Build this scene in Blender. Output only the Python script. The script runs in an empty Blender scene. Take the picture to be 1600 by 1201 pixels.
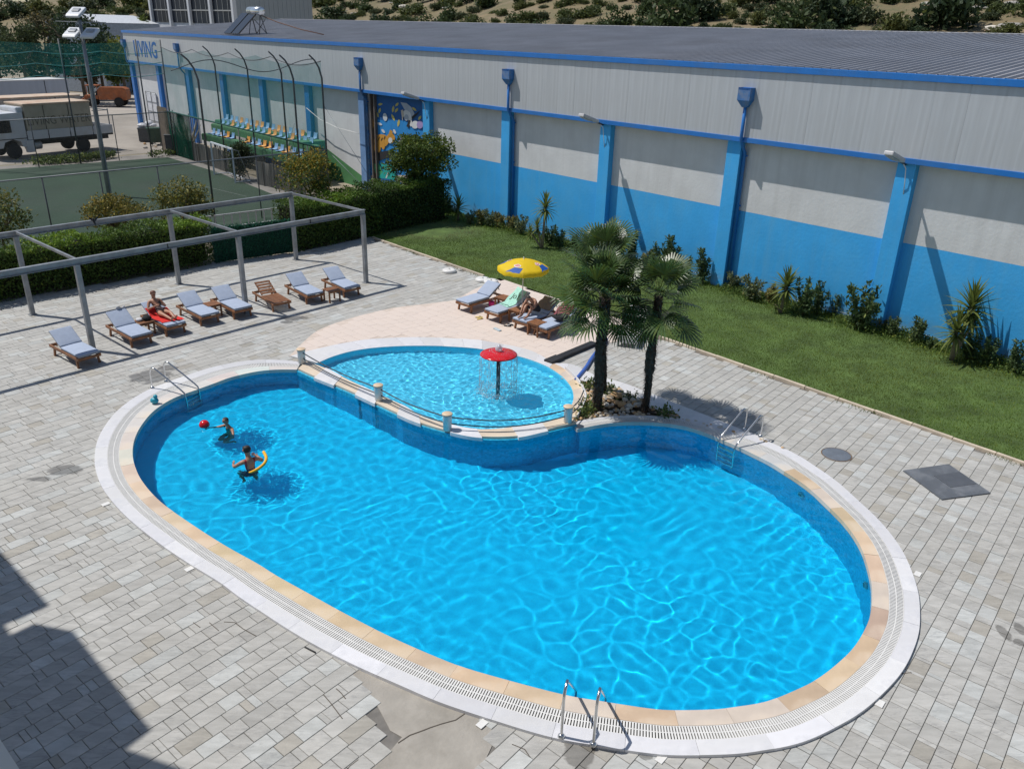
import bpy, bmesh, math, random
import numpy as np
from mathutils import Vector, Matrix

SC = bpy.context.scene
COL = SC.collection
rnd = random.Random(7)
R8 = np.random.default_rng(11)

# ------------------------------------------------------------------ camera
CAM_H = 9.0                      # third-floor balcony, metres above the pool deck
PITCH, ROLL, FOCAL = 0.4118, 0.0276, 1267.8      # FOCAL in pixels of a 1600 px wide frame
_f = np.array([0, math.cos(PITCH), -math.sin(PITCH)])
_r0 = np.array([1.0, 0, 0]); _u0 = np.cross(_r0, _f)
CR = math.cos(ROLL) * _r0 + math.sin(ROLL) * _u0
CU = -math.sin(ROLL) * _r0 + math.cos(ROLL) * _u0
CF = _f
cam_d = bpy.data.cameras.new('camera')
cam = bpy.data.objects.new('camera', cam_d); COL.objects.link(cam); SC.camera = cam
cam_d.sensor_width = 36.0; cam_d.lens = FOCAL / 1600 * 36.0
cam_d.clip_start = 0.05; cam_d.clip_end = 3000
cam.matrix_world = Matrix(((CR[0], CU[0], -CF[0], 0), (CR[1], CU[1], -CF[1], 0), (CR[2], CU[2], -CF[2], CAM_H), (0, 0, 0, 1)))

# ------------------------------------------------------------------ sky, sun, exposure
SUN_EL = math.radians(60.5)
SUN_TO = np.array([-0.975, 0.222])               # horizontal direction towards the sun
world = bpy.data.worlds.new('World'); SC.world = world; world.use_nodes = True
_nt = world.node_tree
_sky = _nt.nodes.new('ShaderNodeTexSky'); _sky.sky_type = 'NISHITA'; _sky.sun_disc = False
_sky.sun_elevation = SUN_EL; _sky.sun_rotation = math.atan2(SUN_TO[0], SUN_TO[1])
_sky.air_density = 1.0; _sky.dust_density = 0.6; _sky.ozone_density = 1.2
_nt.links.new(_sky.outputs[0], _nt.nodes['Background'].inputs[0])
_nt.nodes['Background'].inputs[1].default_value = 0.085
sun_d = bpy.data.lights.new('sun', 'SUN'); sun_d.energy = 4.0; sun_d.angle = math.radians(0.5)
sun_d.color = (1.0, 0.965, 0.92)
sun_d.cycles.is_caustics_light = True            # real water caustics on the pool floor
sun = bpy.data.objects.new('sun', sun_d); COL.objects.link(sun)
_sd = Vector((-SUN_TO[0] * math.cos(SUN_EL), -SUN_TO[1] * math.cos(SUN_EL), -math.sin(SUN_EL)))
sun.rotation_euler = _sd.to_track_quat('-Z', 'Y').to_euler(); sun.location = (-30, 10, 40)
vs = SC.view_settings; vs.view_transform = 'Standard'; vs.look = 'None'; vs.gamma = 1.0
vs.use_curve_mapping = False; vs.exposure = 0.0
SC.render.engine = 'CYCLES'
SC.cycles.max_bounces = 10; SC.cycles.transparent_max_bounces = 24
SC.cycles.sample_clamp_indirect = 6.0

# ------------------------------------------------------------------ survey helpers
def ray(px, py):
    return CF + CR * (px - 800) / FOCAL - CU * (py - 600.5) / FOCAL
def G(px, py, z=0.0):
    """point of the level plane z surveyed at that sight line"""
    d = ray(px, py); t = (z - CAM_H) / d[2]
    return np.array([0, 0, CAM_H]) + d * t
def PX(X):
    d = np.asarray(X, float) - np.array([0, 0, CAM_H]); w = d @ CF
    return 800 + FOCAL * (d @ CR) / w, 600.5 - FOCAL * (d @ CU) / w
def rise(b, py):
    """height above ground point b of the sight line row py"""
    lo, hi = -5.0, 60.0
    for _ in range(50):
        m = (lo + hi) / 2
        if PX((b[0], b[1], m))[1] > py: lo = m
        else: hi = m
    return m
WA = -0.8285                                     # direction of the warehouse wall
WE = np.array([math.cos(WA), math.sin(WA), 0]); WN = np.array([-math.sin(WA), math.cos(WA), 0]); WD = 26.8785
def WP(px, py, off=0.0):
    """(along, height) on the warehouse wall plane, off metres in front of it"""
    d = ray(px, py); t = (WD - off) / (d @ WN); P = np.array([0, 0, CAM_H]) + d * t
    return float(P @ WE), float(P[2])
def wall_xy(a, off=0.0):
    P = WE * a + WN * (WD - off); return P[0], P[1]

# ------------------------------------------------------------------ materials
def nn(nt, t, **k):
    n = nt.nodes.new(t)
    for a, v in k.items(): setattr(n, a, v)
    return n
def mix(nt, fac, a, b, mode='MIX'):
    n = nn(nt, 'ShaderNodeMix', data_type='RGBA', blend_type=mode)
    for sock, v in ((0, fac), (6, a), (7, b)):
        if hasattr(v, 'is_linked') or hasattr(v, 'links'): nt.links.new(v, n.inputs[sock])
        elif sock == 0: n.inputs[0].default_value = v
        else: n.inputs[sock].default_value = (*v, 1) if len(v) == 3 else v
    return n.outputs[2]
def ramp(nt, src, lo, hi, a=0.0, b=1.0):
    n = nn(nt, 'ShaderNodeMapRange'); n.inputs[1].default_value = lo; n.inputs[2].default_value = hi
    n.inputs[3].default_value = a; n.inputs[4].default_value = b; nt.links.new(src, n.inputs[0]); return n.outputs[0]
def noise(nt, vec, scale, detail=3.0, rough=0.55, dist=0.0):
    n = nn(nt, 'ShaderNodeTexNoise'); n.inputs['Scale'].default_value = scale; n.inputs['Detail'].default_value = detail
    n.inputs['Roughness'].default_value = rough; n.inputs['Distortion'].default_value = dist
    if vec is not None: nt.links.new(vec, n.inputs['Vector'])
    return n.outputs['Fac']
def mapping(nt, vec, scale=(1, 1, 1), rot=(0, 0, 0)):
    n = nn(nt, 'ShaderNodeMapping'); n.inputs['Scale'].default_value = scale; n.inputs['Rotation'].default_value = rot
    nt.links.new(vec, n.inputs['Vector']); return n.outputs[0]
def M(name, col, rough=0.6, var=0.18, scale=5.0, bump=0.0, bscale=None, metal=0.0, spec=0.5, tone=False, dirt=None, dirt_scale=1.5, streak=False, trans=None, rand=0.0, runs=None, splash=None):
    m = bpy.data.materials.new(name); m.use_nodes = True; nt = m.node_tree; b = nt.nodes['Principled BSDF']
    tc = nn(nt, 'ShaderNodeTexCoord'); vec = tc.outputs['Object']
    v2 = mapping(nt, vec, (6, 6, 0.35)) if streak else vec
    f = noise(nt, v2, scale, 4.0)
    c = mix(nt, ramp(nt, f, 0.3, 0.7), tuple(x * (1 - var) for x in col), tuple(min(1, x * (1 + var)) for x in col))
    if tone:
        at = nn(nt, 'ShaderNodeAttribute', attribute_name='tone'); c = mix(nt, 1.0, c, at.outputs['Color'], 'MULTIPLY')
    if rand:
        oi = nn(nt, 'ShaderNodeObjectInfo'); h = nn(nt, 'ShaderNodeHueSaturation'); nt.links.new(c, h.inputs['Color'])
        nt.links.new(ramp(nt, oi.outputs['Random'], 0, 1, 1 - rand, 1 + rand), h.inputs['Value']); c = h.outputs[0]
    if dirt:
        f2 = noise(nt, vec, dirt_scale, 6.0, 0.65)
        c = mix(nt, ramp(nt, f2, 0.48, 0.72, 0, 0.85), c, dirt)
    if runs:                                     # rain streaks running down the face
        f3 = noise(nt, mapping(nt, vec, (3.2, 3.2, 0.10)), 1.0, 5.0, 0.65); f4 = noise(nt, vec, 0.35, 3.0)
        q = nn(nt, 'ShaderNodeMath', operation='MULTIPLY'); nt.links.new(ramp(nt, f3, 0.46, 0.72, 0, 0.75), q.inputs[0]); nt.links.new(ramp(nt, f4, 0.35, 0.65, 0.15, 1), q.inputs[1]); c = mix(nt, q.outputs[0], c, runs)
    if splash:                                   # soil splashed up the foot of the wall
        sx = nn(nt, 'ShaderNodeSeparateXYZ'); nt.links.new(vec, sx.inputs[0]); q = nn(nt, 'ShaderNodeMath', operation='MULTIPLY'); nt.links.new(ramp(nt, sx.outputs['Z'], 0.0, 0.75, 0.9, 0.0), q.inputs[0]); nt.links.new(ramp(nt, noise(nt, vec, 2.2, 6.0, 0.7), 0.38, 0.62), q.inputs[1]); c = mix(nt, q.outputs[0], c, splash)
    nt.links.new(c, b.inputs['Base Color'])
    b.inputs['Roughness'].default_value = rough; b.inputs['Metallic'].default_value = metal
    b.inputs['Specular IOR Level'].default_value = spec
    if bump:
        bn = nn(nt, 'ShaderNodeBump'); bn.inputs['Strength'].default_value = bump; bn.inputs['Distance'].default_value = 0.02
        nt.links.new(noise(nt, vec, bscale or scale * 6, 5.0), bn.inputs['Height']); nt.links.new(bn.outputs[0], b.inputs['Normal'])
    if trans:
        td = nn(nt, 'ShaderNodeBsdfTranslucent'); nt.links.new(c, td.inputs[0]); ms = nn(nt, 'ShaderNodeMixShader'); ms.inputs[0].default_value = trans
        nt.links.new(b.outputs[0], ms.inputs[1]); nt.links.new(td.outputs[0], ms.inputs[2]); nt.links.new(ms.outputs[0], nt.nodes['Material Output'].inputs[0])
    return m
def net_mat(name, col, cover):
    m = bpy.data.materials.new(name); m.use_nodes = True; nt = m.node_tree; nt.nodes.clear()
    o = nn(nt, 'ShaderNodeOutputMaterial'); t = nn(nt, 'ShaderNodeBsdfTransparent'); d = nn(nt, 'ShaderNodeBsdfDiffuse')
    d.inputs[0].default_value = (*col, 1); tr = nn(nt, 'ShaderNodeBsdfTranslucent'); tr.inputs[0].default_value = (*col, 1)
    a = nn(nt, 'ShaderNodeMixShader'); a.inputs[0].default_value = 0.4; nt.links.new(d.outputs[0], a.inputs[1]); nt.links.new(tr.outputs[0], a.inputs[2])
    s = nn(nt, 'ShaderNodeMixShader'); tc = nn(nt, 'ShaderNodeTexCoord')
    nt.links.new(ramp(nt, noise(nt, tc.outputs['Object'], 0.6, 4), 0.3, 0.7, cover * 0.7, cover * 1.25), s.inputs[0])
    nt.links.new(t.outputs[0], s.inputs[1]); nt.links.new(a.outputs[0], s.inputs[2]); nt.links.new(s.outputs[0], o.inputs[0]); return m

# ------------------------------------------------------------------ mesh builder
class MB:
    def __init__(s): s.v = []; s.f = []; s.m = []; s.sm = []
    def add(s, vs, fs, mi=0, T=None, smooth=False):
        o = len(s.v)
        if T is not None: vs = [tuple(T @ Vector(v)) for v in vs]
        s.v += [tuple(map(float, v)) for v in vs]; s.f += [tuple(i + o for i in f) for f in fs]
        s.m += [mi] * len(fs); s.sm += [smooth] * len(fs); return s
    def box(s, c, d, mi=0, T=None, rz=0.0):
        x, y, z = d[0] / 2, d[1] / 2, d[2] / 2
        vs = [(-x, -y, -z), (x, -y, -z), (x, y, -z), (-x, y, -z), (-x, -y, z), (x, -y, z), (x, y, z), (-x, y, z)]
        A = Matrix.Translation(c) @ Matrix.Rotation(rz, 4, 'Z')
        if T is not None: A = T @ A
        return s.add(vs, [(3, 2, 1, 0), (4, 5, 6, 7), (0, 1, 5, 4), (1, 2, 6, 5), (2, 3, 7, 6), (3, 0, 4, 7)], mi, A)
    def bbox(s, c, d, b=0.01, mi=0, T=None):
        """box with chamfered edges"""
        bm = bmesh.new(); bmesh.ops.create_cube(bm, size=1.0)
        for v in bm.verts: v.co = Vector((v.co.x * d[0], v.co.y * d[1], v.co.z * d[2]))
        bmesh.ops.bevel(bm, geom=bm.edges[:], offset=min(b, min(d) * 0.45), segments=2, affect='EDGES', profile=0.6)
        bm.verts.index_update(); A = Matrix.Translation(c)
        if T is not None: A = T @ A
        s.add([v.co.copy() for v in bm.verts], [[v.index for v in f.verts] for f in bm.faces], mi, A, False); bm.free(); return s
    def beam(s, a, b, w, h=None, mi=0, up=(0, 0, 1)):
        """rectangular bar from a to b"""
        a = Vector(a); b = Vector(b); h = h or w; d = (b - a).normalized(); u = Vector(up)
        if abs(d.dot(u)) > 0.98: u = Vector((1, 0, 0))
        r = d.cross(u).normalized(); q = r.cross(d)
        vs = [p + r * sx * w / 2 + q * sy * h / 2 for p in (a, b) for sx, sy in ((-1, -1), (1, -1), (1, 1), (-1, 1))]
        return s.add(vs, [(0, 1, 2, 3), (7, 6, 5, 4), (0, 4, 5, 1), (1, 5, 6, 2), (2, 6, 7, 3), (3, 7, 4, 0)], mi)
    def tube(s, pts, r, n=8, mi=0, smooth=True, caps=True):
        pts = [Vector(p) for p in pts]; rs = r if hasattr(r, '__len__') else [r] * len(pts); vs = []; fs = []
        u = None
        for i, p in enumerate(pts):
            d = (pts[min(i + 1, len(pts) - 1)] - pts[max(i - 1, 0)]).normalized()
            if u is None: u = d.orthogonal().normalized()
            u = (u - d * u.dot(d)); u = u.normalized() if u.length > 1e-6 else d.orthogonal().normalized()
            w = d.cross(u)
            for k in range(n):
                t = 2 * math.pi * k / n; vs.append(p + (u * math.cos(t) + w * math.sin(t)) * rs[i])
        for i in range(len(pts) - 1):
            for k in range(n):
                fs.append((i * n + k, i * n + (k + 1) % n, (i + 1) * n + (k + 1) % n, (i + 1) * n + k))
        if caps: fs.append(tuple(range(n - 1, -1, -1))); fs.append(tuple((len(pts) - 1) * n + k for k in range(n)))
        return s.add(vs, fs, mi, None, smooth)
    def lathe(s, prof, n=24, mi=0, T=None, smooth=True, sx=1.0, sy=1.0):
        vs = []; fs = []
        for r, z in prof:
            for k in range(n): t = 2 * math.pi * k / n; vs.append((r * math.cos(t) * sx, r * math.sin(t) * sy, z))
        for i in range(len(prof) - 1):
            for k in range(n): fs.append((i * n + k, i * n + (k + 1) % n, (i + 1) * n + (k + 1) % n, (i + 1) * n + k))
        if prof[0][0] > 1e-6: fs.append(tuple(range(n - 1, -1, -1)))
        if prof[-1][0] > 1e-6: fs.append(tuple((len(prof) - 1) * n + k for k in range(n)))
        return s.add(vs, fs, mi, T, smooth)
    def prism(s, poly, z0, z1, mi=0, T=None, bottom=True):
        n = len(poly); vs = [(p[0], p[1], z0) for p in poly] + [(p[0], p[1], z1) for p in poly]
        A = sum(poly[i][0] * poly[(i + 1) % n][1] - poly[(i + 1) % n][0] * poly[i][1] for i in range(n))
        ix = list(range(n)) if A > 0 else list(range(n - 1, -1, -1))
        fs = [tuple(n + i for i in ix)] + [(ix[k], ix[(k + 1) % n], n + ix[(k + 1) % n], n + ix[k]) for k in range(n)]
        if bottom: fs.append(tuple(reversed(ix)))
        return s.add(vs, fs, mi, T)
    def ball(s, c, r, n=12, mi=0, sc=(1, 1, 1)):
        prof = [(max(1e-7, r * math.sin(math.pi * i / n)), -r * math.cos(math.pi * i / n)) for i in range(n + 1)]
        return s.lathe(prof, n * 2, mi, Matrix.Translation(c) @ Matrix.Diagonal((*sc, 1)))
    def build(s, name, mats, parent=None, world_coords=False, loc=None):
        vs = s.v
        if world_coords and parent is not None:
            A = xf(parent).inverted(); vs = [tuple(A @ Vector(v)) for v in vs]
        me = bpy.data.meshes.new(name); me.from_pydata(vs, [], s.f)
        for m in (mats if isinstance(mats, (list, tuple)) else [mats]): me.materials.append(m)
        if len(me.polygons): me.polygons.foreach_set('material_index', s.m); me.polygons.foreach_set('use_smooth', s.sm)
        return link(name, me, parent, loc)
def xf(o):
    A = Matrix.Translation(o.location) @ o.rotation_euler.to_matrix().to_4x4()
    return xf(o.parent) @ A if o.parent else A
def link(name, me, parent=None, loc=None, rz=None):
    o = bpy.data.objects.new(name, me); COL.objects.link(o)
    if parent is not None: o.parent = parent
    if loc is not None: o.location = loc
    if rz is not None: o.rotation_euler = (0, 0, rz)
    return o
def np_mesh(name, V, F, mats, smooth=False, tone=None, mi=None):
    """V (n,3), F (m,k) arrays; tone (n,3) per-vertex colour factor"""
    me = bpy.data.meshes.new(name); V = np.ascontiguousarray(V, np.float32); F = np.ascontiguousarray(F, np.int32); k = F.shape[1]
    me.vertices.add(len(V)); me.vertices.foreach_set('co', V.ravel()); me.loops.add(F.size); me.loops.foreach_set('vertex_index', F.ravel())
    me.polygons.add(len(F)); me.polygons.foreach_set('loop_start', np.arange(0, F.size, k, dtype=np.int32)); me.polygons.foreach_set('loop_total', np.full(len(F), k, np.int32))
    for m in (mats if isinstance(mats, (list, tuple)) else [mats]): me.materials.append(m)
    me.polygons.foreach_set('use_smooth', np.full(len(F), bool(smooth)))
    if mi is not None: me.polygons.foreach_set('material_index', np.asarray(mi, np.int32))
    me.update(calc_edges=True)
    if tone is not None:
        a = me.attributes.new('tone', 'FLOAT_COLOR', 'POINT'); a.data.foreach_set('color', (tone if tone.shape[1] == 4 else np.concatenate([tone, np.ones((len(V), 1))], 1)).astype(np.float32).ravel())
    return me
def tag(o, label=None, cat=None, group=None, kind=None):
    for k, v in (('label', label), ('category', cat), ('group', group), ('kind', kind)):
        if v: o[k] = v
    return o
def thing(name, label, cat, loc=(0, 0, 0), rz=0.0, group=None):
    o = bpy.data.objects.new(name, None); COL.objects.link(o); o.empty_display_size = 0.2
    o.location = tuple(map(float, loc)); o.rotation_euler = (0, 0, rz); return tag(o, label, cat, group)
KIDS = {}
def copy_tree(o, label=None, loc=None, rz=None, group=None):
    kids = KIDS.setdefault(o.name, [(c, list(c.children)) for c in COL.objects if c.parent == o])
    r = o.copy(); COL.objects.link(r)
    if label: r['label'] = label
    if group: r['group'] = group
    if loc is not None: r.location = tuple(map(float, loc))
    if rz is not None: r.rotation_euler = (0, 0, rz)
    for c, gs in kids:
        d = c.copy(); COL.objects.link(d); d.parent = r
        for g in gs: e = g.copy(); COL.objects.link(e); e.parent = d
    return r
def inpoly(P, poly):
    P = np.atleast_2d(P); poly = np.asarray(poly)[:, :2]; x, y = P[:, 0], P[:, 1]; c = np.zeros(len(P), bool); j = len(poly) - 1
    for i in range(len(poly)):
        xi, yi = poly[i]; xj, yj = poly[j]
        t = ((yi > y) != (yj > y)) & (x < (xj - xi) * (y - yi) / (yj - yi + 1e-12) + xi); c ^= t; j = i
    return c
def smooth_curve(P, n, closed=False):
    """Catmull-Rom through P then even resampling to n points"""
    P = np.asarray(P, float); m = len(P); out = []
    rng = range(m) if closed else range(m - 1)
    for i in rng:
        p0, p1, p2, p3 = (P[(i + k) % m] if closed else P[min(max(i + k, 0), m - 1)] for k in (-1, 0, 1, 2))
        for t in np.linspace(0, 1, 12, endpoint=False):
            out.append(0.5 * (2 * p1 + (p2 - p0) * t + (2 * p0 - 5 * p1 + 4 * p2 - p3) * t * t + (-p0 + 3 * p1 - 3 * p2 + p3) * t ** 3))
    out.append(P[0] if closed else P[-1]); out = np.array(out)
    s = np.concatenate([[0], np.cumsum(np.linalg.norm(np.diff(out, axis=0), axis=1))]); q = np.linspace(0, s[-1], n + (1 if closed else 0))
    r = np.stack([np.interp(q, s, out[:, k]) for k in range(out.shape[1])], 1)
    return r[:-1] if closed else r
def px_pts(L, z=0.0): return np.array([G(x, y, z)[:2] for x, y in L])
# ================================================================== outlines surveyed on the deck (photo sight lines -> level planes)
ZC = 0.05                                        # top of the pool coping
MAIN_IN = px_pts([(464, 577), (432, 577), (400, 580), (360, 589), (330, 600), (305, 609), (270, 622), (240, 641), (220, 664), (209, 686), (206, 708), (210, 729), (222, 753), (250, 784), (300, 820), (350, 852), (400, 880), (432, 900), (475, 924), (540, 960), (607, 994), (675, 1024), (727, 1044), (800, 1065), (882, 1086), (940, 1096), (1012, 1107), (1050, 1110), (1112, 1109), (1150, 1105), (1200, 1096), (1250, 1076), (1280, 1060), (1310, 1037), (1335, 1012), (1352, 985), (1362, 958), (1364, 925), (1361, 900), (1352, 868), (1340, 843), (1322, 818), (1300, 795), (1262, 760), (1225, 735), (1200, 720), (1155, 698), (1125, 685), (1100, 675), (1070, 666), (1037, 661), (1000, 659), (962, 660), (932, 664), (902, 670)], ZC)
MAIN_OUT = px_pts([(460, 571), (452, 560), (425, 559), (400, 561), (350, 570), (300, 582), (252, 600), (232, 609), (195, 632), (165, 662), (152, 692), (148, 722), (155, 752), (175, 782), (210, 817), (250, 850), (300, 882), (345, 910), (400, 950), (487, 1005), (585, 1052), (687, 1095), (770, 1125), (800, 1134), (875, 1154), (930, 1165), (1025, 1176), (1075, 1179), (1137, 1177), (1200, 1171), (1250, 1161), (1312, 1132), (1362, 1097), (1400, 1062), (1425, 1020), (1437, 970), (1436, 932), (1428, 898), (1412, 865), (1385, 825), (1345, 785), (1300, 747), (1250, 712), (1200, 688), (1150, 672), (1100, 662), (1055, 652), (1012, 649), (975, 649), (937, 651), (902, 658)], ZC)
KID_IN = px_pts([(496, 567), (525, 555), (562, 546), (612, 541), (662, 540), (700, 541), (750, 545), (809, 556), (850, 570), (875, 585), (891, 602), (896, 617), (894, 630), (884, 650)], ZC)
KID_OUT = px_pts([(454, 556), (490, 546), (530, 537), (575, 530), (625, 527), (675, 527), (737, 530), (767, 534), (825, 546), (861, 564), (880, 573), (893, 584), (907, 600), (916, 620), (911, 637), (904, 652)], ZC)
ZD = 0.13                                        # top of the low wall between the two pools
DIV_OUT = px_pts([(464, 577), (490, 589), (520, 601), (555, 616), (617, 645), (652, 660), (700, 674), (747, 683), (805, 683), (850, 674), (902, 661)], ZD)
DIV_IN = px_pts([(478, 565), (512, 577), (540, 592), (555, 599), (600, 620), (632, 635), (660, 651), (705, 664), (747, 671), (800, 668), (850, 661), (890, 649)], ZD)
NI = 420
mi_c = smooth_curve(MAIN_IN, NI)
def thick(inner, outer_pts, n_s=9):
    """distance from every inner point to the outer outline along the outward normal, smoothed"""
    t = np.gradient(inner, axis=0); nrm = np.stack([t[:, 1], -t[:, 0]], 1); nrm /= np.linalg.norm(nrm, axis=1)[:, None]
    oc = smooth_curve(outer_pts, 600); d = np.zeros(len(inner)); A = oc[:-1]; B = oc[1:]; e = B - A
    cen = inner.mean(0)
    sgn = -1 if np.mean(((inner - cen) * nrm).sum(1)) < 0 else 1
    nrm = nrm * sgn
    for i, (p, n) in enumerate(zip(inner, nrm)):
        den = n[0] * e[:, 1] - n[1] * e[:, 0]; den = np.where(abs(den) < 1e-9, 1e-9, den)
        w = A - p; s = (w[:, 0] * e[:, 1] - w[:, 1] * e[:, 0]) / den; u = (w[:, 0] * n[1] - w[:, 1] * n[0]) / den
        ok = (u >= 0) & (u <= 1) & (s > 0.05) & (s < 2.2); d[i] = s[ok].min() if ok.any() else np.nan
    ix = np.arange(len(d)); g = ~np.isnan(d); d = np.interp(ix, ix[g], d[g]); k = np.ones(n_s) / n_s
    d = np.convolve(np.pad(d, n_s // 2, 'edge'), k, 'valid')
    return nrm, d
m_n, m_w = thick(mi_c, MAIN_OUT, 21)
def band(t): return mi_c + m_n * (m_w * t)[:, None]
ki_c = smooth_curve(KID_IN, 160); ko_c = smooth_curve(KID_OUT, 160)
do_c = smooth_curve(DIV_OUT, 160); di_c = smooth_curve(DIV_IN, 160)
MAIN_POLY = np.concatenate([mi_c, do_c[::-1]])
KID_POLY = np.concatenate([ki_c, di_c[::-1]])
HOLE = np.concatenate([band(0.5), ((ki_c + ko_c) / 2)[::-1]])
RING_POLY = np.concatenate([band(1.0), ko_c[::-1]])

# ================================================================== materials
SLAB = bpy.data.materials.new('paving_slab_stone'); SLAB.use_nodes = True
def _slab():
    nt = SLAB.node_tree; b = nt.nodes['Principled BSDF']; geo = nn(nt, 'ShaderNodeNewGeometry'); at = nn(nt, 'ShaderNodeAttribute', attribute_name='tone')
    off = nn(nt, 'ShaderNodeVectorMath', operation='SCALE'); off.inputs[0].default_value = (37.0, 91.0, 13.0); nt.links.new(at.outputs['Alpha'], off.inputs['Scale'])
    pos = nn(nt, 'ShaderNodeVectorMath', operation='ADD'); nt.links.new(geo.outputs['Position'], pos.inputs[0]); nt.links.new(off.outputs[0], pos.inputs[1])
    v = mapping(nt, pos.outputs[0], (1.3, 5.0, 1), (0, 0, math.radians(-42)))
    cloud = noise(nt, v, 1.6, 5, 0.6, 0.6); vein = noise(nt, v, 2.6, 6, 0.7, 1.6)
    c = mix(nt, ramp(nt, cloud, 0.35, 0.7), (0.372, 0.368, 0.352), (0.484, 0.478, 0.460))
    vm = nn(nt, 'ShaderNodeMath', operation='MULTIPLY'); nt.links.new(ramp(nt, vein, 0.50, 0.74, 0, 0.72), vm.inputs[0]); nt.links.new(ramp(nt, at.outputs['Alpha'], 0.25, 0.8, 0.05, 1), vm.inputs[1]); c = mix(nt, vm.outputs[0], c, (0.205, 0.205, 0.21))
    c = mix(nt, 1.0, c, at.outputs['Color'], 'MULTIPLY')
    grit = noise(nt, geo.outputs['Position'], 0.35, 6, 0.7); c = mix(nt, ramp(nt, grit, 0.42, 0.7, 0, 0.22), c, (0.27, 0.245, 0.20))
    # wet splashes and dried stains, each where it lies on the deck
    wet = None
    for px, py, rx, ry in ((103, 734, 0.36, 0.22), (60, 748, 0.28, 0.1), (236, 588, 0.55, 0.5), (262, 575, 0.3, 0.2), (460, 497, 0.5, 0.25), (447, 503, 0.2, 0.15), (905, 1172, 0.22, 0.42), (1568, 987, 0.10, 0.2), (1594, 982, 0.1, 0.16), (1592, 1003, 0.09, 0.08), (250, 528, 0.14, 0.12), (1010, 1178, 0.1, 0.1)):
        P = G(px, py); dv = nn(nt, 'ShaderNodeVectorMath', operation='SUBTRACT'); nt.links.new(geo.outputs['Position'], dv.inputs[0]); dv.inputs[1].default_value = (P[0], P[1], 0)
        sc = nn(nt, 'ShaderNodeVectorMath', operation='MULTIPLY'); nt.links.new(dv.outputs[0], sc.inputs[0]); sc.inputs[1].default_value = (1 / rx, 1 / ry, 0)
        ln = nn(nt, 'ShaderNodeVectorMath', operation='LENGTH'); nt.links.new(sc.outputs[0], ln.inputs[0])
        if wet is None: wet = ln.outputs['Value']
        else:
            mn = nn(nt, 'ShaderNodeMath', operation='MINIMUM'); nt.links.new(wet, mn.inputs[0]); nt.links.new(ln.outputs['Value'], mn.inputs[1]); wet = mn.outputs[0]
    wob = noise(nt, geo.outputs['Position'], 3.5, 4, 0.6); ad = nn(nt, 'ShaderNodeMath', operation='MULTIPLY_ADD'); nt.links.new(wob, ad.inputs[0]); ad.inputs[1].default_value = 1.6; nt.links.new(wet, ad.inputs[2])
    wf = ramp(nt, ad.outputs[0], 1.65, 1.85, 1, 0)
    c = mix(nt, wf, c, mix(nt, 1.0, c, (0.55, 0.54, 0.53), 'MULTIPLY'))
    nt.links.new(c, b.inputs['Base Color']); nt.links.new(ramp(nt, wf, 0, 1, 0.72, 0.32), b.inputs['Roughness']); b.inputs['Specular IOR Level'].default_value = 0.35
    bn = nn(nt, 'ShaderNodeBump'); bn.inputs['Strength'].default_value = 0.25; bn.inputs['Distance'].default_value = 0.01
    nt.links.new(noise(nt, geo.outputs['Position'], 25, 5), bn.inputs['Height']); nt.links.new(bn.outputs[0], b.inputs['Normal'])
_slab()
m_mortar = M('paving_joint_grit', (0.17, 0.16, 0.145), 0.95, 0.3, 3.0)
m_ground = M('dry_earth', (0.30, 0.255, 0.19), 0.95, 0.25, 0.4, bump=0.3, dirt=(0.20, 0.19, 0.12), dirt_scale=0.12)
m_lawn_soil = M('lawn_thatch', (0.07, 0.115, 0.026), 0.95, 0.35, 1.2)
m_terrace = M('pink_terrace_tile', (0.66, 0.565, 0.50), 0.7, 0.04, 3.0, tone=True, bump=0.1, dirt=(0.615, 0.53, 0.47), dirt_scale=0.8)
m_orange = M('sandy_marble_coping', (0.62, 0.475, 0.325), 0.5, 0.14, 1.6, tone=True, bump=0.08, dirt=(0.66, 0.56, 0.44), dirt_scale=1.1)
m_white = M('white_marble_coping', (0.68, 0.675, 0.675), 0.42, 0.10, 1.3, tone=True, dirt=(0.53, 0.535, 0.56), dirt_scale=1.7)
m_plastic_white = M('white_plastic', (0.72, 0.71, 0.68), 0.45, 0.06, 4.0)
m_gutter = M('dark_gutter_concrete', (0.16, 0.155, 0.14), 0.9)  # dark concrete of the channel under the grating
def tile_mat(name, a, b, cell):
    m = bpy.data.materials.new(name); m.use_nodes = True; nt = m.node_tree; s = nt.nodes['Principled BSDF']; geo = nn(nt, 'ShaderNodeNewGeometry')
    sn = nn(nt, 'ShaderNodeVectorMath', operation='SNAP'); sn.inputs[1].default_value = (cell, cell, cell); nt.links.new(geo.outputs['Position'], sn.inputs[0])
    wn = nn(nt, 'ShaderNodeTexWhiteNoise'); nt.links.new(sn.outputs[0], wn.inputs['Vector'])
    nt.links.new(mix(nt, wn.outputs['Value'], a, b), s.inputs['Base Color']); s.inputs['Roughness'].default_value = 0.35; return m
m_pool_floor = tile_mat('pool_floor_mosaic', (0.014, 0.58, 0.86), (0.02, 0.63, 0.90), 0.03)
m_pool_wall = tile_mat('pool_wall_mosaic', (0.008, 0.28, 0.46), (0.03, 0.44, 0.68), 0.05)
m_kid_floor = tile_mat('paddling_pool_mosaic', (0.13, 0.64, 0.82), (0.19, 0.72, 0.90), 0.03)
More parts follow.
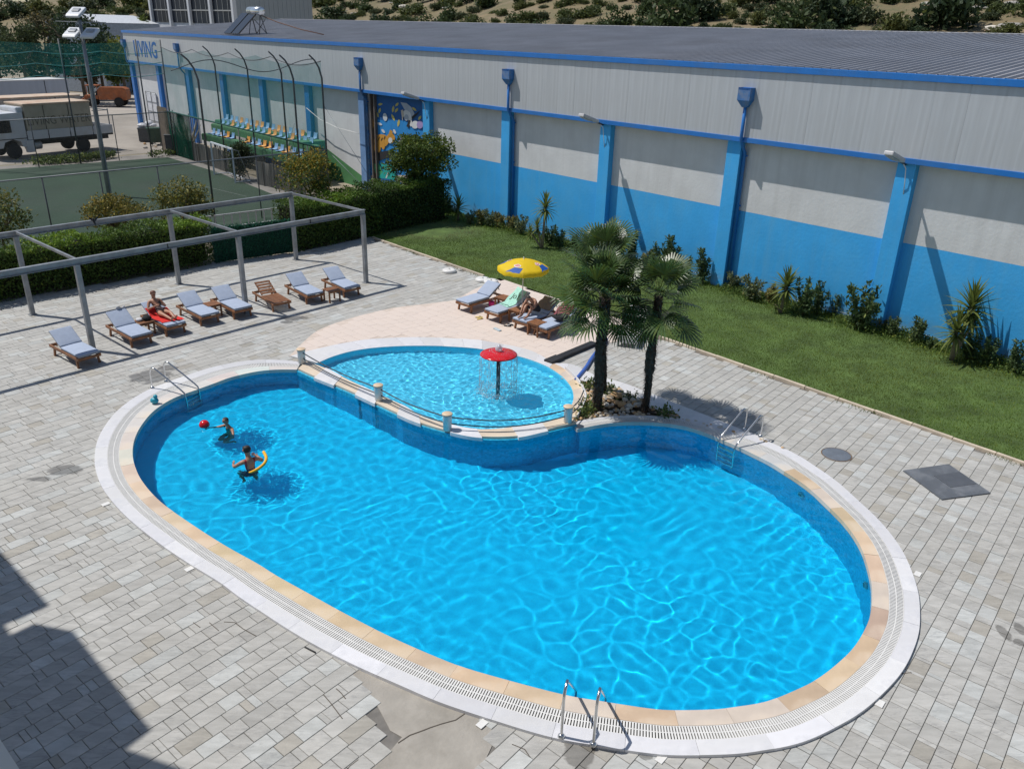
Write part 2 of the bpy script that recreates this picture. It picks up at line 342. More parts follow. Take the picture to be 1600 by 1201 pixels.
def water_mat(name, tint):
    m = bpy.data.materials.new(name); m.use_nodes = True; nt = m.node_tree; nt.nodes.clear(); o = nn(nt, 'ShaderNodeOutputMaterial'); g = nn(nt, 'ShaderNodeBsdfGlass')
    g.inputs['IOR'].default_value = 1.333; g.inputs['Roughness'].default_value = 0.0; g.inputs['Color'].default_value = (*tint, 1); nt.links.new(g.outputs[0], o.inputs[0]); return m
m_water = water_mat('pool_water', (0.52, 0.955, 1.0)); m_water_kid = water_mat('paddling_pool_water', (0.80, 0.97, 1.0))

# ================================================================== ground sheet with the pool cut out
def sheet_with_hole(name, outer, hole, z, m):
    bm = bmesh.new()
    for loop in (outer, hole):
        vs = [bm.verts.new((p[0], p[1], z)) for p in loop]
        for i in range(len(vs)): bm.edges.new((vs[i], vs[(i + 1) % len(vs)]))
    bmesh.ops.triangle_fill(bm, use_beauty=True, use_dissolve=False, edges=bm.edges[:])
    for f in bm.faces:
        if f.normal.z < 0: f.normal_flip()
    me = bpy.data.meshes.new(name); bm.to_mesh(me); bm.free(); me.materials.append(m); o = link(name, me); tag(o, kind='structure'); return o
# far corners sampled so the sheet stays well shaped round the hole
sheet_with_hole('ground', [(900 * math.cos(t), 40 + 900 * math.sin(t)) for t in np.linspace(0, 2 * math.pi, 48, endpoint=False)], HOLE[::4], -0.06, m_ground)
HEDGE_LINE = [G(-120, 496)[:2], G(0, 468)[:2], G(280, 425)[:2], G(345, 408)[:2], G(470, 393)[:2], G(585, 368)[:2]]
KERB_A = G(580, 372)[:2]; KERB_B = G(1700, 762)[:2]
DECK = HEDGE_LINE + [KERB_A, KERB_B, np.array([17.0, 4.0]), np.array([-22.0, 4.0]), np.array([-22.0, 24.0])]
pavement = sheet_with_hole('pavement', DECK, HOLE[::2], -0.022, m_mortar)
TERR = px_pts([(452, 557), (475, 534), (500, 515), (550, 497), (612, 482), (650, 477), (710, 470), (742, 452), (780, 435), (847, 458), (930, 486), (1010, 514), (965, 534), (924, 540), (861, 565)])
TERR = np.concatenate([smooth_curve(TERR[:7], 30), TERR[7:], ko_c[10:110:6][::-1]])
PATH = px_pts([(864, 567), (893, 569), (922, 582), (940, 589), (974, 598), (1016, 614), (1062, 632), (1100, 647), (1203, 688), (1180, 690), (1100, 668), (1057, 651), (999, 628), (954, 611), (925, 599), (905, 592), (893, 583)], 0.04)
PATCH = px_pts([(497, 1008), (540, 1052), (590, 1102), (610, 1140), (628, 1150), (604, 1178), (560, 1215), (740, 1225), (775, 1150), (760, 1120), (740, 1108), (690, 1090), (585, 1050)])
BED = np.concatenate([px_pts([(905, 592), (925, 599), (954, 611), (999, 628), (1057, 651), (1062, 656)]), band(1.0)[-60:], px_pts([(916, 620), (907, 600)])])

def clip_quad(c, poly):
    """pull the corners that stick out of poly back onto its outline"""
    c = c.copy(); m = c.mean(0); ins = inpoly(c, poly)
    if ins.all(): return c
    A = poly; B = np.roll(poly, -1, 0); e = B - A
    for k in np.nonzero(~ins)[0]:
        w = c[k] - A; t = np.clip((w * e).sum(1) / ((e * e).sum(1) + 1e-12), 0, 1); q = A + e * t[:, None]; d = np.linalg.norm(c[k] - q, axis=1)
        c[k] = q[d.argmin()] + (m - q[d.argmin()]) * 0.01
    a = 0.5 * abs(np.dot(c[:, 0], np.roll(c[:, 1], 1)) - np.dot(c[:, 1], np.roll(c[:, 0], 1)))
    return c if a > 0.004 else None
def slabs(poly, ang, row_w, lens, excl, z0, z1, gap, tonef, clip_poly=None):
    """rows of rectangular slabs over poly; returns list of (V 12x3, tone 4)"""
    u = np.array([math.cos(ang), math.sin(ang)]); v = np.array([-u[1], u[0]]); Q = np.asarray(poly) @ np.stack([u, v], 1)
    out = []; t = Q[:, 1].min()
    while t < Q[:, 1].max():
        w = row_w(t) if callable(row_w) else row_w; s = Q[:, 0].min() - rnd.random()
        while s < Q[:, 0].max():
            cw = u * (s + 0.25) + v * (t + w / 2); L = lens(cw)
            c = [u * a + v * b for a, b in ((s + gap, t + gap), (s + L - gap, t + gap), (s + L - gap, t + w - gap), (s + gap, t + w - gap))]
            out.append((np.array(c), s, t)); s += L
        t += w
    C4 = np.array([o[0] for o in out]); cen = C4.mean(1); ok = inpoly(cen, poly)
    for e, mode in excl:
        if mode == 'all': bad = np.all([inpoly(C4[:, k], e) for k in range(4)], axis=0)
        else: bad = inpoly(cen, e)
        ok &= ~bad
    res = []
    for c in C4[ok]:
        if clip_poly is not None:
            c = clip_quad(c, clip_poly)
            if c is None: continue
        m = c.mean(0); zz = z1 + rnd.uniform(-0.003, 0.003) * (clip_poly is None); tl = (rnd.uniform(-.002, .002) * (clip_poly is None), rnd.uniform(-.002, .002))
        hz = lambda p: zz + (p - m) @ np.array(tl) * 2
        ins = m + (c - m) * (1 - (0.007 if clip_poly is None else 0.003) / np.maximum(np.abs(c - m).max(), 0.05)); V = [(*p, z0) for p in c] + [(*p, hz(p) - 0.006) for p in c] + [(*p, hz(p)) for p in ins]
        res.append((np.array(V), tonef(m)))
    return res
SF = np.array([(8, 9, 10, 11), (4, 5, 9, 8), (5, 6, 10, 9), (6, 7, 11, 10), (7, 4, 8, 11), (0, 1, 5, 4), (1, 2, 6, 5), (2, 3, 7, 6), (3, 0, 4, 7)])
def lay(res, name, mat, parent, keep=300):
    area = []
    for V, t in res:
        p = np.array([PX(q) for q in V[4:8]]); a = 0.5 * abs(np.dot(p[:, 0], np.roll(p[:, 1], 1)) - np.dot(p[:, 1], np.roll(p[:, 0], 1)))
        inn = np.mean((p[:, 0] > -10) & (p[:, 0] < 1610) & (p[:, 1] > 0) & (p[:, 1] < 1210)) >= 0.5
        area.append(a if inn else -a)
    order = np.argsort(-np.array(area)); 
    for i in order[:keep]:
        V, t = res[i]; c = V[:4].mean(0); link(name, np_mesh(name, V - c, SF, mat, tone=np.tile(t, (12, 1))), parent, tuple(c))
    rest = order[keep:]
    if len(rest):
        V = np.concatenate([res[i][0] for i in rest]); T = np.concatenate([np.tile(res[i][1], (12, 1)) for i in rest]); F = np.concatenate([SF + 12 * k for k in range(len(rest))])
        tag(link(name, np_mesh(name, V, F, mat, tone=T), parent), kind='stuff')
def deck_tone(m):
    g = rnd.gauss(1.0, 0.045); b = rnd.random()
    c = np.array([1.0, 0.995, 0.97]) * g
    if b < 0.06: c = np.array([0.98, 0.94, 0.86]) * g * 0.90
    elif b < 0.2: c = np.array([0.97, 1.0, 1.0]) * g * 1.12
    return np.array([*np.clip(c, 0.6, 1.35), rnd.random()])
_alt = [0]
def deck_len(c):
    _alt[0] += 1
    if c[0] > 2.5:                               # right of the pool: squares parted by thin strips
        return rnd.choice([0.30, 0.33, 0.36, 0.28]) if _alt[0] % 2 else rnd.choice([0.07, 0.08, 0.15, 0.2])
    return rnd.choice([0.5, 0.44, 0.4, 0.6, 0.32, 0.28, 0.28, 0.12, 0.085, 0.42, 0.3])
MH = G(1307, 710); MH_POLY = [(MH[0] + 0.3 * math.cos(t), MH[1] + 0.3 * math.sin(t)) for t in np.linspace(0, 6.28, 20)]
deck_slabs = slabs(np.array(DECK), math.radians(50.5), lambda t: rnd.choice([0.255, 0.26, 0.25]), deck_len,
                   [(RING_POLY, 'all'), (HOLE, 'cen'), (TERR, 'all'), (PATCH, 'cen'), (BED, 'cen'), (PATH, 'all')], -0.03, 0.0, 0.0036, deck_tone)
lay(deck_slabs, 'paving_slab', SLAB, pavement)
m_conc = M('bare_screed_concrete', (0.35, 0.325, 0.285), 0.9, 0.12, 2.0, bump=0.5, dirt=(0.25, 0.23, 0.195), dirt_scale=1.4)
mb = MB(); mb.prism([tuple(p) for p in PATCH], -0.03, -0.010, bottom=False); mb.build('screed_patch', m_conc, pavement)
mb = MB()                                        # the long crack across the screed
cr = [G(x, y, -0.006) for x, y in ((622, 1160), (640, 1148), (662, 1140), (672, 1136), (690, 1130), (712, 1124), (735, 1108))]
for a, b in zip(cr[:-1], cr[1:]): mb.beam(a, b, 0.014, 0.006)
m_crack = M('crack_dark', (0.10, 0.085, 0.07), 0.9); mb.build('screed_crack', m_crack, pavement)
for L_ in ([(302, 972), (313, 980)], [(327, 972), (342, 985)], [(350, 971), (367, 972), (380, 982), (400, 993)], [(525, 1075), (533, 1082), (540, 1091)], [(505, 1084), (517, 1098), (535, 1122)], [(560, 1186), (548, 1195), (540, 1203)], [(1236, 1120), (1228, 1132), (1216, 1140)], [(1395, 1040), (1410, 1052), (1424, 1050)], [(800, 1162), (820, 1170), (828, 1182)]):
    mb = MB(); q = [G(x, y, 0.002) for x, y in L_]
    for a, b in zip(q[:-1], q[1:]): mb.beam(a, b, 0.012, 0.006)
    mb.build('slab_crack', m_crack, pavement)
terrace = tag(MB().prism([tuple(p) for p in TERR], -0.03, 0.012, bottom=False).build('terrace', M('terrace_joint', (0.58, 0.49, 0.42), 0.9, 0.1)), kind='structure')
def terr_tone(m): g = rnd.gauss(1, 0.010); return np.array([g, g * 0.995, g * 0.985, rnd.random()])
TERR_IN = TERR
lay(slabs(TERR_IN, math.radians(-44), 0.33, lambda c: rnd.choice([0.66, 0.66, 0.33]), [(KID_POLY, 'cen'), (np.concatenate([ko_c, ki_c[::-1]]), 'all')], 0.0, 0.019, 0.0016, terr_tone, clip_poly=np.asarray(TERR)), 'terrace_tile', m_terrace, terrace)

# ================================================================== pool basin, coping, gutter grating, water
def basin(name, poly, zb, zt, mw, mf, zf):
    n = len(poly); o = tag(thing(name, None, None), kind='structure')
    V = [(p[0], p[1], zb) for p in poly] + [(p[0], p[1], zt) for p in poly]; mbw = MB()
    A = sum(poly[i][0] * poly[(i + 1) % n][1] - poly[(i + 1) % n][0] * poly[i][1] for i in range(n))
    fs = [(i, i + n, (i + 1) % n + n, (i + 1) % n) if A > 0 else (i, (i + 1) % n, (i + 1) % n + n, i + n) for i in range(n)]
    mbw.add(V, fs, 0, None, False); w = mbw.build('basin_wall', mw, o)
    bm = bmesh.new(); vs = [bm.verts.new((p[0], p[1], zf(p[0]))) for p in poly]; es = [bm.edges.new((vs[i], vs[(i + 1) % n])) for i in range(n)]
    bmesh.ops.triangle_fill(bm, use_beauty=True, edges=es)
    for f in bm.faces:
        if f.normal.z < 0: f.normal_flip()
    me = bpy.data.meshes.new('basin_floor'); bm.to_mesh(me); bm.free(); me.materials.append(mf); f = link('basin_floor', me, o)
    for q in (w, f): q.cycles.is_caustics_receiver = True
    return o
basin('pool_basin', MAIN_POLY[::2], -1.55, 0.045, m_pool_wall, m_pool_floor, lambda x: -0.92 - 0.50 * min(1, max(0, (x + 9) / 11.0)))
basin('paddling_pool_basin', KID_POLY[::2], -0.42, 0.045, m_kid_floor, m_kid_floor, lambda x: -0.40)
def ring_stones(name, A, B, n, z0, z1, mat, parent, gap=0.004, jit=0.002, tonef=None):
    """curved stones between the two matched curves A and B"""
    N_ = len(A); cuts = np.linspace(0, N_ - 1, n + 1).astype(int)
    for i in range(n):
        a, b = cuts[i], cuts[i + 1]; pa = A[a:b + 1].copy(); pb = B[a:b + 1].copy()
        da = pa[1] - pa[0]; pa[0] = pa[0] + da / np.linalg.norm(da) * gap; pb[0] = pb[0] + da / np.linalg.norm(da) * gap
        poly = [tuple(p) for p in pa] + [tuple(p) for p in pb[::-1]]; c = np.mean(poly, axis=0)
        m = MB().prism([(p[0] - c[0], p[1] - c[1]) for p in poly], z0, z1 + rnd.uniform(-jit, jit))
        o = m.build(name, mat, parent, loc=(c[0], c[1], 0)); t = tonef() if tonef else (1, 1, 1)
        at = o.data.attributes.new('tone', 'FLOAT_COLOR', 'POINT'); at.data.foreach_set('color', np.tile([*t, 1], (len(o.data.vertices), 1)).astype(np.float32).ravel())
def tw(): g = rnd.gauss(1.0, 0.06); return (g, g, g * rnd.uniform(0.99, 1.03))
_si = [0]
def to():
    _si[0] += 1
    if 37 < _si[0] < 45: g = rnd.gauss(0.9, 0.05); return (0.86 * g, 1.12 * g, 1.6 * g)
    if _si[0] < 11: g = rnd.gauss(1.0, 0.05); w_ = 1 - max(0, _si[0] - 7) / 5; return (1 + 0.02 * w_, g * (1 + 0.26 * w_), g * (1 + 0.72 * w_))
    if rnd.random() < 0.12: return (0.98, 1.1, 1.35)
    g = rnd.gauss(1.0, 0.06); return (g, g * rnd.uniform(0.96, 1.03), g * rnd.uniform(0.9, 1.08))
coping = tag(thing('pool_coping', None, None), kind='structure')
_b = [band(t) for t in (-0.02, 0.345, 0.665, 1.0)]
ring_stones('coping_stone', _b[0], _b[1], 44, -0.05, ZC, m_orange, coping, tonef=to)
ring_stones('marble_slab', _b[2], _b[3], 40, -0.05, ZC, m_white, coping, tonef=tw)
g0, g1 = band(0.345), band(0.665)
MB().prism([tuple(p) for p in g0] + [tuple(p) for p in g1[::-1]], -0.05, 0.004).build('gutter_channel', m_gutter, coping)
def grating():
    A, B = band(0.36), band(0.65); seg = np.concatenate([[0], np.cumsum(np.linalg.norm(np.diff((A + B) / 2, axis=0), axis=1))]); V = []; F = []
    n = int(seg[-1] / 0.042); ix = np.arange(len(seg))
    for k in range(n):
        q = np.interp((k + 0.5) * seg[-1] / n, seg, ix); a = np.array([np.interp(q, ix, A[:, d]) for d in (0, 1)]); b = np.array([np.interp(q, ix, B[:, d]) for d in (0, 1)])
        d = (b - a) / np.linalg.norm(b - a); t = np.array([-d[1], d[0]]) * 0.0125
        for s0, s1 in ((a, a + (b - a) * 0.47), (a + (b - a) * 0.53, b)):
            o = len(V); V += [(*(s0 - t), .028), (*(s1 - t), .028), (*(s1 + t), .028), (*(s0 + t), .028), (*(s0 - t), .047), (*(s1 - t), .047), (*(s1 + t), .047), (*(s0 + t), .047)]
            F += [(o + 4, o + 5, o + 6, o + 7), (o, o + 1, o + 5, o + 4), (o + 1, o + 2, o + 6, o + 5), (o + 2, o + 3, o + 7, o + 6), (o + 3, o, o + 4, o + 7)]
    C0, C1 = band(0.495), band(0.515)
    for P, Q in ((C0, C1), (band(0.348), band(0.360)), (band(0.65), band(0.662))):
        o = len(V); m_ = len(P); V += [(*p, .046) for p in P] + [(*p, .046) for p in Q]; F += [(o + i, o + i + 1, o + m_ + i + 1, o + m_ + i) for i in range(m_ - 1)]
    return np.array(V), np.array(F)
tag(link('gutter_grating', np_mesh('gutter_grating', *grating(), m_plastic_white), coping), kind='stuff')
kcop = tag(thing('paddling_pool_coping', None, None), kind='structure')
ring_stones('marble_slab', ki_c[:112], ko_c[:112], 13, -0.05, ZC, m_white, kcop, tonef=tw)
ring_stones('coping_stone', ki_c[111:], (ki_c * 0.12 + ko_c * 0.88)[111:], 6, -0.05, ZC - 0.004, m_orange, kcop, tonef=to)
ring_stones('marble_lip', (ki_c * 0.12 + ko_c * 0.88)[118:], ko_c[118:], 4, -0.05, ZC + 0.08, m_white, kcop, tonef=tw)
# low wall between the pools, its cap stones stepping in and out
divider = tag(thing('pool_divider_wall', None, None), kind='structure')
MB().prism([tuple(p) for p in do_c] + [tuple(p) for p in di_c[::-1]], -1.5, 0.07).build('wall_core', m_pool_wall, divider)
_N = len(do_c)
cutsD = np.linspace(0, _N - 1, 12).astype(int)
for i in range(11):
    a, b = cutsD[i], cutsD[i + 1]; o_, n_ = do_c[a:b + 1], di_c[a:b + 1]; s = 0.04 if i % 2 else -0.07
    e = (o_ - n_) / np.linalg.norm(o_ - n_, axis=1)[:, None]; P = [tuple(p) for p in o_ + e * s] + [tuple(p) for p in (n_ - e * 0.03)[::-1]]; c = np.mean(P, axis=0)
    q = MB().prism([(p[0] - c[0], p[1] - c[1]) for p in P], 0.055, ZD + (0.012 if i % 2 else 0.0)).build('cap_stone', m_white if i % 2 else m_orange, divider, loc=(c[0], c[1], 0))
    t = tw() if i % 2 else (1.1, 1.2, 1.35)
    q.data.attributes.new('tone', 'FLOAT_COLOR', 'POINT').data.foreach_set('color', np.tile([*t, 1], (len(q.data.vertices), 1)).astype(np.float32).ravel())

def water(name, poly, z, step, hf, mat):
    lo, hi = poly.min(0) - 0.2, poly.max(0) + 0.2; xs = np.arange(lo[0], hi[0], step); ys = np.arange(lo[1], hi[1], step); X, Y = np.meshgrid(xs, ys)
    Z = z + hf(X, Y); V = np.stack([X, Y, Z], -1).reshape(-1, 3); ny, nx = X.shape
    cx = (X[:-1, :-1] + step / 2); cy = (Y[:-1, :-1] + step / 2); k = inpoly(np.stack([cx.ravel(), cy.ravel()], 1), poly).reshape(cx.shape)
    d = k.copy(); d[1:] |= k[:-1]; d[:-1] |= k[1:]; e = d.copy(); e[:, 1:] |= d[:, :-1]; e[:, :-1] |= d[:, 1:]
    i, j = np.nonzero(e); a = i * nx + j; F = np.stack([a, a + 1, a + nx + 1, a + nx], 1)
    u, inv = np.unique(F, return_inverse=True); me = np_mesh(name, V[u], inv.reshape(F.shape), mat, smooth=True)
    o = tag(link(name, me), kind='structure'); o.cycles.is_caustics_caster = True; return o
def waves(seed, n, lmin, lmax, amp, pw=1.0):
    g = np.random.default_rng(seed); W = []
    for _ in range(n):
        lam = math.exp(g.uniform(math.log(lmin), math.log(lmax))); W.append((2 * math.pi / lam, g.uniform(0, 6.283), g.uniform(0, 6.283), amp * lam ** pw))
    def f(X, Y):
        h = np.zeros_like(X)
        # bent coordinates keep the crests from running dead straight
        Xb = X + 0.35 * np.sin(Y * 0.9 + seed) + 0.12 * np.sin(Y * 2.3); Yb = Y + 0.35 * np.sin(X * 0.8 + 2 * seed) + 0.12 * np.sin(X * 2.7 + 1)
        for k, a, p, q in W: h += q * np.sin(k * (Xb * math.cos(a) + Yb * math.sin(a)) + p)
        return h
    return f
FOUNT = G(778, 612, 0.0)
_m1 = waves(3, 90, 0.30, 0.60, 0.0017, 1.0); _m2 = waves(5, 24, 0.14, 0.28, 0.0006)
SWIM = [G(357, 664, -0.1), G(388, 728, -0.1), G(320, 668, -0.1)]
def ridges(X, Y, cell, s, seed):
    """narrow rounded crests along a bent cell network, 0..1: the crests focus the sun into thin caustic lines"""
    Xw = X + 0.22 * cell * np.sin(Y * 2.1 / cell + seed) + 0.5 * cell * np.sin(Y * 0.7 + seed * 2); Yw = Y + 0.22 * cell * np.sin(X * 1.9 / cell + 2 * seed) + 0.5 * cell * np.sin(X * 0.6 + seed)
    U, W = Xw / cell, Yw / cell; iu, iw = np.floor(U).astype(int), np.floor(W).astype(int); f1 = np.full(X.shape, 9.0); f2 = np.full(X.shape, 9.0)
    for a in (-2, -1, 0, 1, 2):
        for b in (-2, -1, 0, 1, 2):
            k = (iu + a) * 374761 + (iw + b) * 668265 + seed * 9176; q = np.sin(k * 12.9898 % 6283.1) * 43758.5453; r1 = q - np.floor(q); q = np.sin(k * 78.233 % 6283.1) * 24634.6345; r2 = q - np.floor(q)
            d = np.hypot(iu + a + r1 - U, iw + b + r2 - W); f2 = np.where(d < f1, f1, np.minimum(f2, d)); f1 = np.minimum(f1, d)
    d = (f2 - f1) * cell * 0.5; return np.exp(-0.5 * (d / s) ** 2)
def main_h(X, Y):
    mod = np.clip(0.55 + 0.25 * np.sin(X * 0.9 + Y * 0.5) + 0.25 * np.sin(X * 0.4 - Y * 1.1 + 1) + 0.15 * np.sin(X * 2.3 + Y * 1.7), 0.12, 1); mod2 = np.clip(0.5 + 0.3 * np.sin(X * 0.7 - Y * 0.8 + 2) + 0.3 * np.sin(X * 1.3 + Y * 0.9), 0.1, 1)
    h = ridges(X, Y, 0.56, 0.052, 3) * 0.0044 * mod + ridges(X, Y, 0.36, 0.042, 8) * 0.0022 * mod2 + _m1(X, Y) * 0.30 + _m2(X, Y) * 0.5 * mod2
    for s in SWIM[:2]:
        r = np.hypot(X - s[0], Y - s[1]); h += 0.004 * np.exp(-r / 1.1) * np.sin(r * 17) + 0.016 * np.exp(-(r / 0.55) ** 2) * np.sin(X * 19 + 3 * np.sin(Y * 11)) * np.sin(Y * 23 + 2 * np.sin(X * 13))
    r = np.hypot(X + 4.5, Y - 17.5); h += _m2(X * 0.8 + 3, Y * 0.8) * np.exp(-(r / 4.0) ** 2) * 1.1
    return h
_k1 = waves(8, 40, 0.11, 0.42, 0.0052)
def kid_h(X, Y):
    r = np.hypot(X - FOUNT[0], Y - FOUNT[1]); return _k1(X, Y) * (0.7 + 0.9 * np.exp(-r / 1.2)) + 0.010 * np.exp(-r / 1.6) * np.sin(r * 24)
water('pool_water', MAIN_POLY, -0.045, 0.034, main_h, m_water)
water('paddling_pool_water', KID_POLY, -0.015, 0.026, kid_h, m_water_kid)

# ================================================================== marble path, planting bed, kerb, lawn
path = tag(thing('path', None, None), kind='structure')
_pu = np.array([PATH[0], PATH[1], PATH[2], PATH[3], PATH[4], PATH[5], PATH[6], PATH[7], PATH[8]]); _pl = np.array([PATH[0] + [0.02, -0.3], PATH[16], PATH[15], PATH[14], PATH[13], PATH[12], PATH[11], PATH[10], PATH[9]])
ring_stones('path_slab', smooth_curve(_pu, 120), smooth_curve(_pl, 120), 14, -0.03, 0.04, m_white, path, tonef=tw)
bed = tag(MB().prism([tuple(p) for p in BED], -0.055, 0.012, bottom=False).build('planting_bed', M('bed_soil', (0.10, 0.075, 0.05), 0.95, 0.4, 6)), kind='structure')
def stone_mesh(seed):
    bm = bmesh.new(); bmesh.ops.create_icosphere(bm, subdivisions=2, radius=1.0); g = random.Random(seed); ph = [g.uniform(0, 6) for _ in range(6)]
    for v in bm.verts: c = v.co; v.co = c * (1 + 0.18 * math.sin(2.1 * c.x + ph[0]) + 0.14 * math.sin(3 * c.y + ph[1]) + 0.1 * math.sin(4 * c.z + ph[2])); v.co.z *= 0.62
    me = bpy.data.meshes.new('stone'); bm.to_mesh(me); bm.free(); return me
m_stones = [M('limestone_%s' % n, c, 0.85, 0.2, 5, bump=0.3) for n, c in (('buff', (0.50, 0.39, 0.26)), ('pale', (0.60, 0.55, 0.47)), ('grey', (0.34, 0.32, 0.29)), ('ochre', (0.52, 0.33, 0.17)))]
sm_ = []
for k in range(8): me = stone_mesh(k); me.materials.append(m_stones[k % 4]); sm_.append(me)
bx = BED; lo, hi = bx.min(0), bx.max(0); cnt = 0
palm_b = [G(932, 641)[:2], G(1007, 643)[:2]]; HEAP = G(965, 625)[:2]
while cnt < 290:
    p = np.array([rnd.uniform(lo[0], hi[0]), rnd.uniform(lo[1], hi[1])])
    if not inpoly(p, BED)[0] or min(np.linalg.norm(p - q) for q in palm_b) < 0.22: continue
    d = np.linalg.norm(p - HEAP); s = rnd.uniform(0.03, 0.085) * (1.2 if d < 0.7 else 0.85)
    if d > 1.1 and rnd.random() < 0.45: continue
    o = link('stone', sm_[rnd.randrange(8)], bed, (p[0], p[1], 0.02 + s * 0.3 + max(0, 0.16 - d * 0.16)), rnd.uniform(0, 6)); o.scale = (s, s * rnd.uniform(0.7, 1.1), s); cnt += 1

kerb = tag(thing('kerb', None, None), kind='structure')
m_kerb = M('limestone_kerb', (0.52, 0.44, 0.34), 0.85, 0.2, 3, bump=0.3, tone=False, rand=0.12)
ke = (KERB_B - KERB_A); kl = np.linalg.norm(ke); ke /= kl; kn = np.array([-ke[1], ke[0]])
_ks = MB().bbox((0, 0, 0.0), (0.985, 0.09, 0.13), 0.008).build('kerb_stone', m_kerb, kerb); first = True
ta = (G(772, 438)[:2] - KERB_A) @ ke; tb = (G(1010, 516)[:2] - KERB_A) @ ke
for i in range(int(kl) + 1):
    if ta - 0.3 < i + 0.5 < tb + 0.3: continue
    p = KERB_A + ke * (i + 0.5) + kn * (0.07 + rnd.uniform(-.008, .008)); k = _ks if first else link('kerb_stone', _ks.data, kerb); first = False
    k.location = (p[0], p[1], 0.0 + rnd.uniform(-.006, .006)); k.rotation_euler = (0, 0, math.atan2(ke[1], ke[0]) + rnd.uniform(-.012, .012))
# stepped edge of the terrace towards the palms
lawn_poly = np.array([KERB_A + kn * 0.13 - ke * 0.6, KERB_B + kn * 0.13 + ke * 3, np.array(wall_xy(6, -0.05)), np.array(wall_xy(-42, -0.05))])
lawn = tag(MB().prism([tuple(p) for p in lawn_poly], -0.05, 0.012, bottom=False).build('lawn', m_lawn_soil), kind='structure')
def blade_mat(name):
    m = bpy.data.materials.new(name); m.use_nodes = True; nt = m.node_tree; b = nt.nodes['Principled BSDF']; at = nn(nt, 'ShaderNodeAttribute', attribute_name='tone')
    nt.links.new(at.outputs['Color'], b.inputs['Base Color']); b.inputs['Roughness'].default_value = 0.6; b.inputs['Specular IOR Level'].default_value = 0.25
    td = nn(nt, 'ShaderNodeBsdfTranslucent'); nt.links.new(at.outputs['Color'], td.inputs[0]); ms = nn(nt, 'ShaderNodeMixShader'); ms.inputs[0].default_value = 0.3
    nt.links.new(b.outputs[0], ms.inputs[1]); nt.links.new(td.outputs[0], ms.inputs[2]); nt.links.new(ms.outputs[0], nt.nodes['Material Output'].inputs[0]); return m
m_blade = blade_mat('leaf_by_tone')
def vnoise(P, s, seed=0):
    """cheap smooth value field, about 0..1"""
    g = np.random.default_rng(seed); r = np.zeros(len(P))
    for i in range(6):
        a = g.uniform(0, 6.28); k = s * (1.6 ** (i % 3)); r += np.sin(k * (P[:, 0] * math.cos(a) + P[:, 1] * math.sin(a)) + g.uniform(0, 6.28)) / (1.4 ** (i % 3))
    return np.clip(0.5 + r * 0.16, 0, 1)
def grass(n):
    q = lawn_poly; e = q[1] - q[0]; f = q[3] - q[0]; s = R8.random(n * 2); t = R8.random(n * 2)
    a = q[0] + s[:, None] * e; b = q[3] + s[:, None] * (q[2] - q[3]); P = a + (b - a) * t[:, None]; ok = ~inpoly(P, TERR); P = P[ok][:n]; n = len(P)
    dry = np.clip(1 - np.linalg.norm((P - G(668, 360)[:2]) / [3.0, 2.2], axis=1), 0, 1) * 2.4
    keep = R8.random(n) > dry * 0.7; P = P[keep]; dry = np.clip(dry[keep], 0, 1); n = len(P)
    wallness = np.clip((P @ WN[:2] - (WD - 1.5)) / 1.5, 0, 1)
    h = R8.uniform(0.03, 0.065, n) * (1 + 1.6 * wallness * (R8.random(n) < 0.6)); an = R8.uniform(0, 6.283, n); w = R8.uniform(0.004, 0.008, n) * (1 + wallness)
    d = np.stack([np.cos(an), np.sin(an)], 1) * w[:, None]; ln = R8.normal(0, 0.35, (n, 2)) * h[:, None]
    z0 = np.full(n, 0.008); V = np.stack([np.column_stack([P - d, z0]), np.column_stack([P + d, z0]), np.column_stack([P + ln, z0 + h])], 1).reshape(-1, 3)
    v = vnoise(P, 0.7, 1); v2 = vnoise(P, 3.0, 2); c = np.array([0.104, 0.165, 0.025]) * (0.7 + 0.5 * v + 0.35 * v2)[:, None] * R8.uniform(0.75, 1.3, n)[:, None]
    pt = np.clip((vnoise(P, 0.45, 12) - 0.55) * 3, 0, 1)[:, None]; c = c * (1 - pt * [-0.35, -0.05, 0.1]); y = (R8.random(n) < 0.16)[:, None]; c = np.where(y, c * [1.7, 1.25, 1.0], c); c = c * (1 - dry[:, None]) + np.array([0.26, 0.19, 0.10]) * dry[:, None]
    return np_mesh('grass', V, np.arange(3 * n).reshape(-1, 3), m_blade, tone=np.repeat(c, 3, 0))
tag(link('grass', grass(230000)), kind='stuff')
def joint_weeds():
    n = 2600; s = R8.random(n) * kl; P = KERB_A + np.outer(s, ke) + np.outer(R8.normal(-0.02, 0.07, n), kn); k = vnoise(P, 1.9, 21) > 0.6; P = P[k & ~inpoly(P, TERR)]; n = len(P); h = R8.uniform(0.02, 0.07, n); an = R8.uniform(0, 6.28, n); d = np.stack([np.cos(an), np.sin(an)], 1) * 0.011
    V = np.stack([np.column_stack([P - d, np.full(n, 0.0)]), np.column_stack([P + d, np.full(n, 0.0)]), np.column_stack([P + R8.normal(0, .03, (n, 2)), h])], 1).reshape(-1, 3); c = np.array([[0.11, 0.15, 0.035]]) * R8.uniform(0.6, 1.4, n)[:, None]
    return np_mesh('edge_weeds', V, np.arange(3 * n).reshape(-1, 3), m_blade, tone=np.repeat(c, 3, 0))
tag(link('edge_weeds', joint_weeds()), kind='stuff')
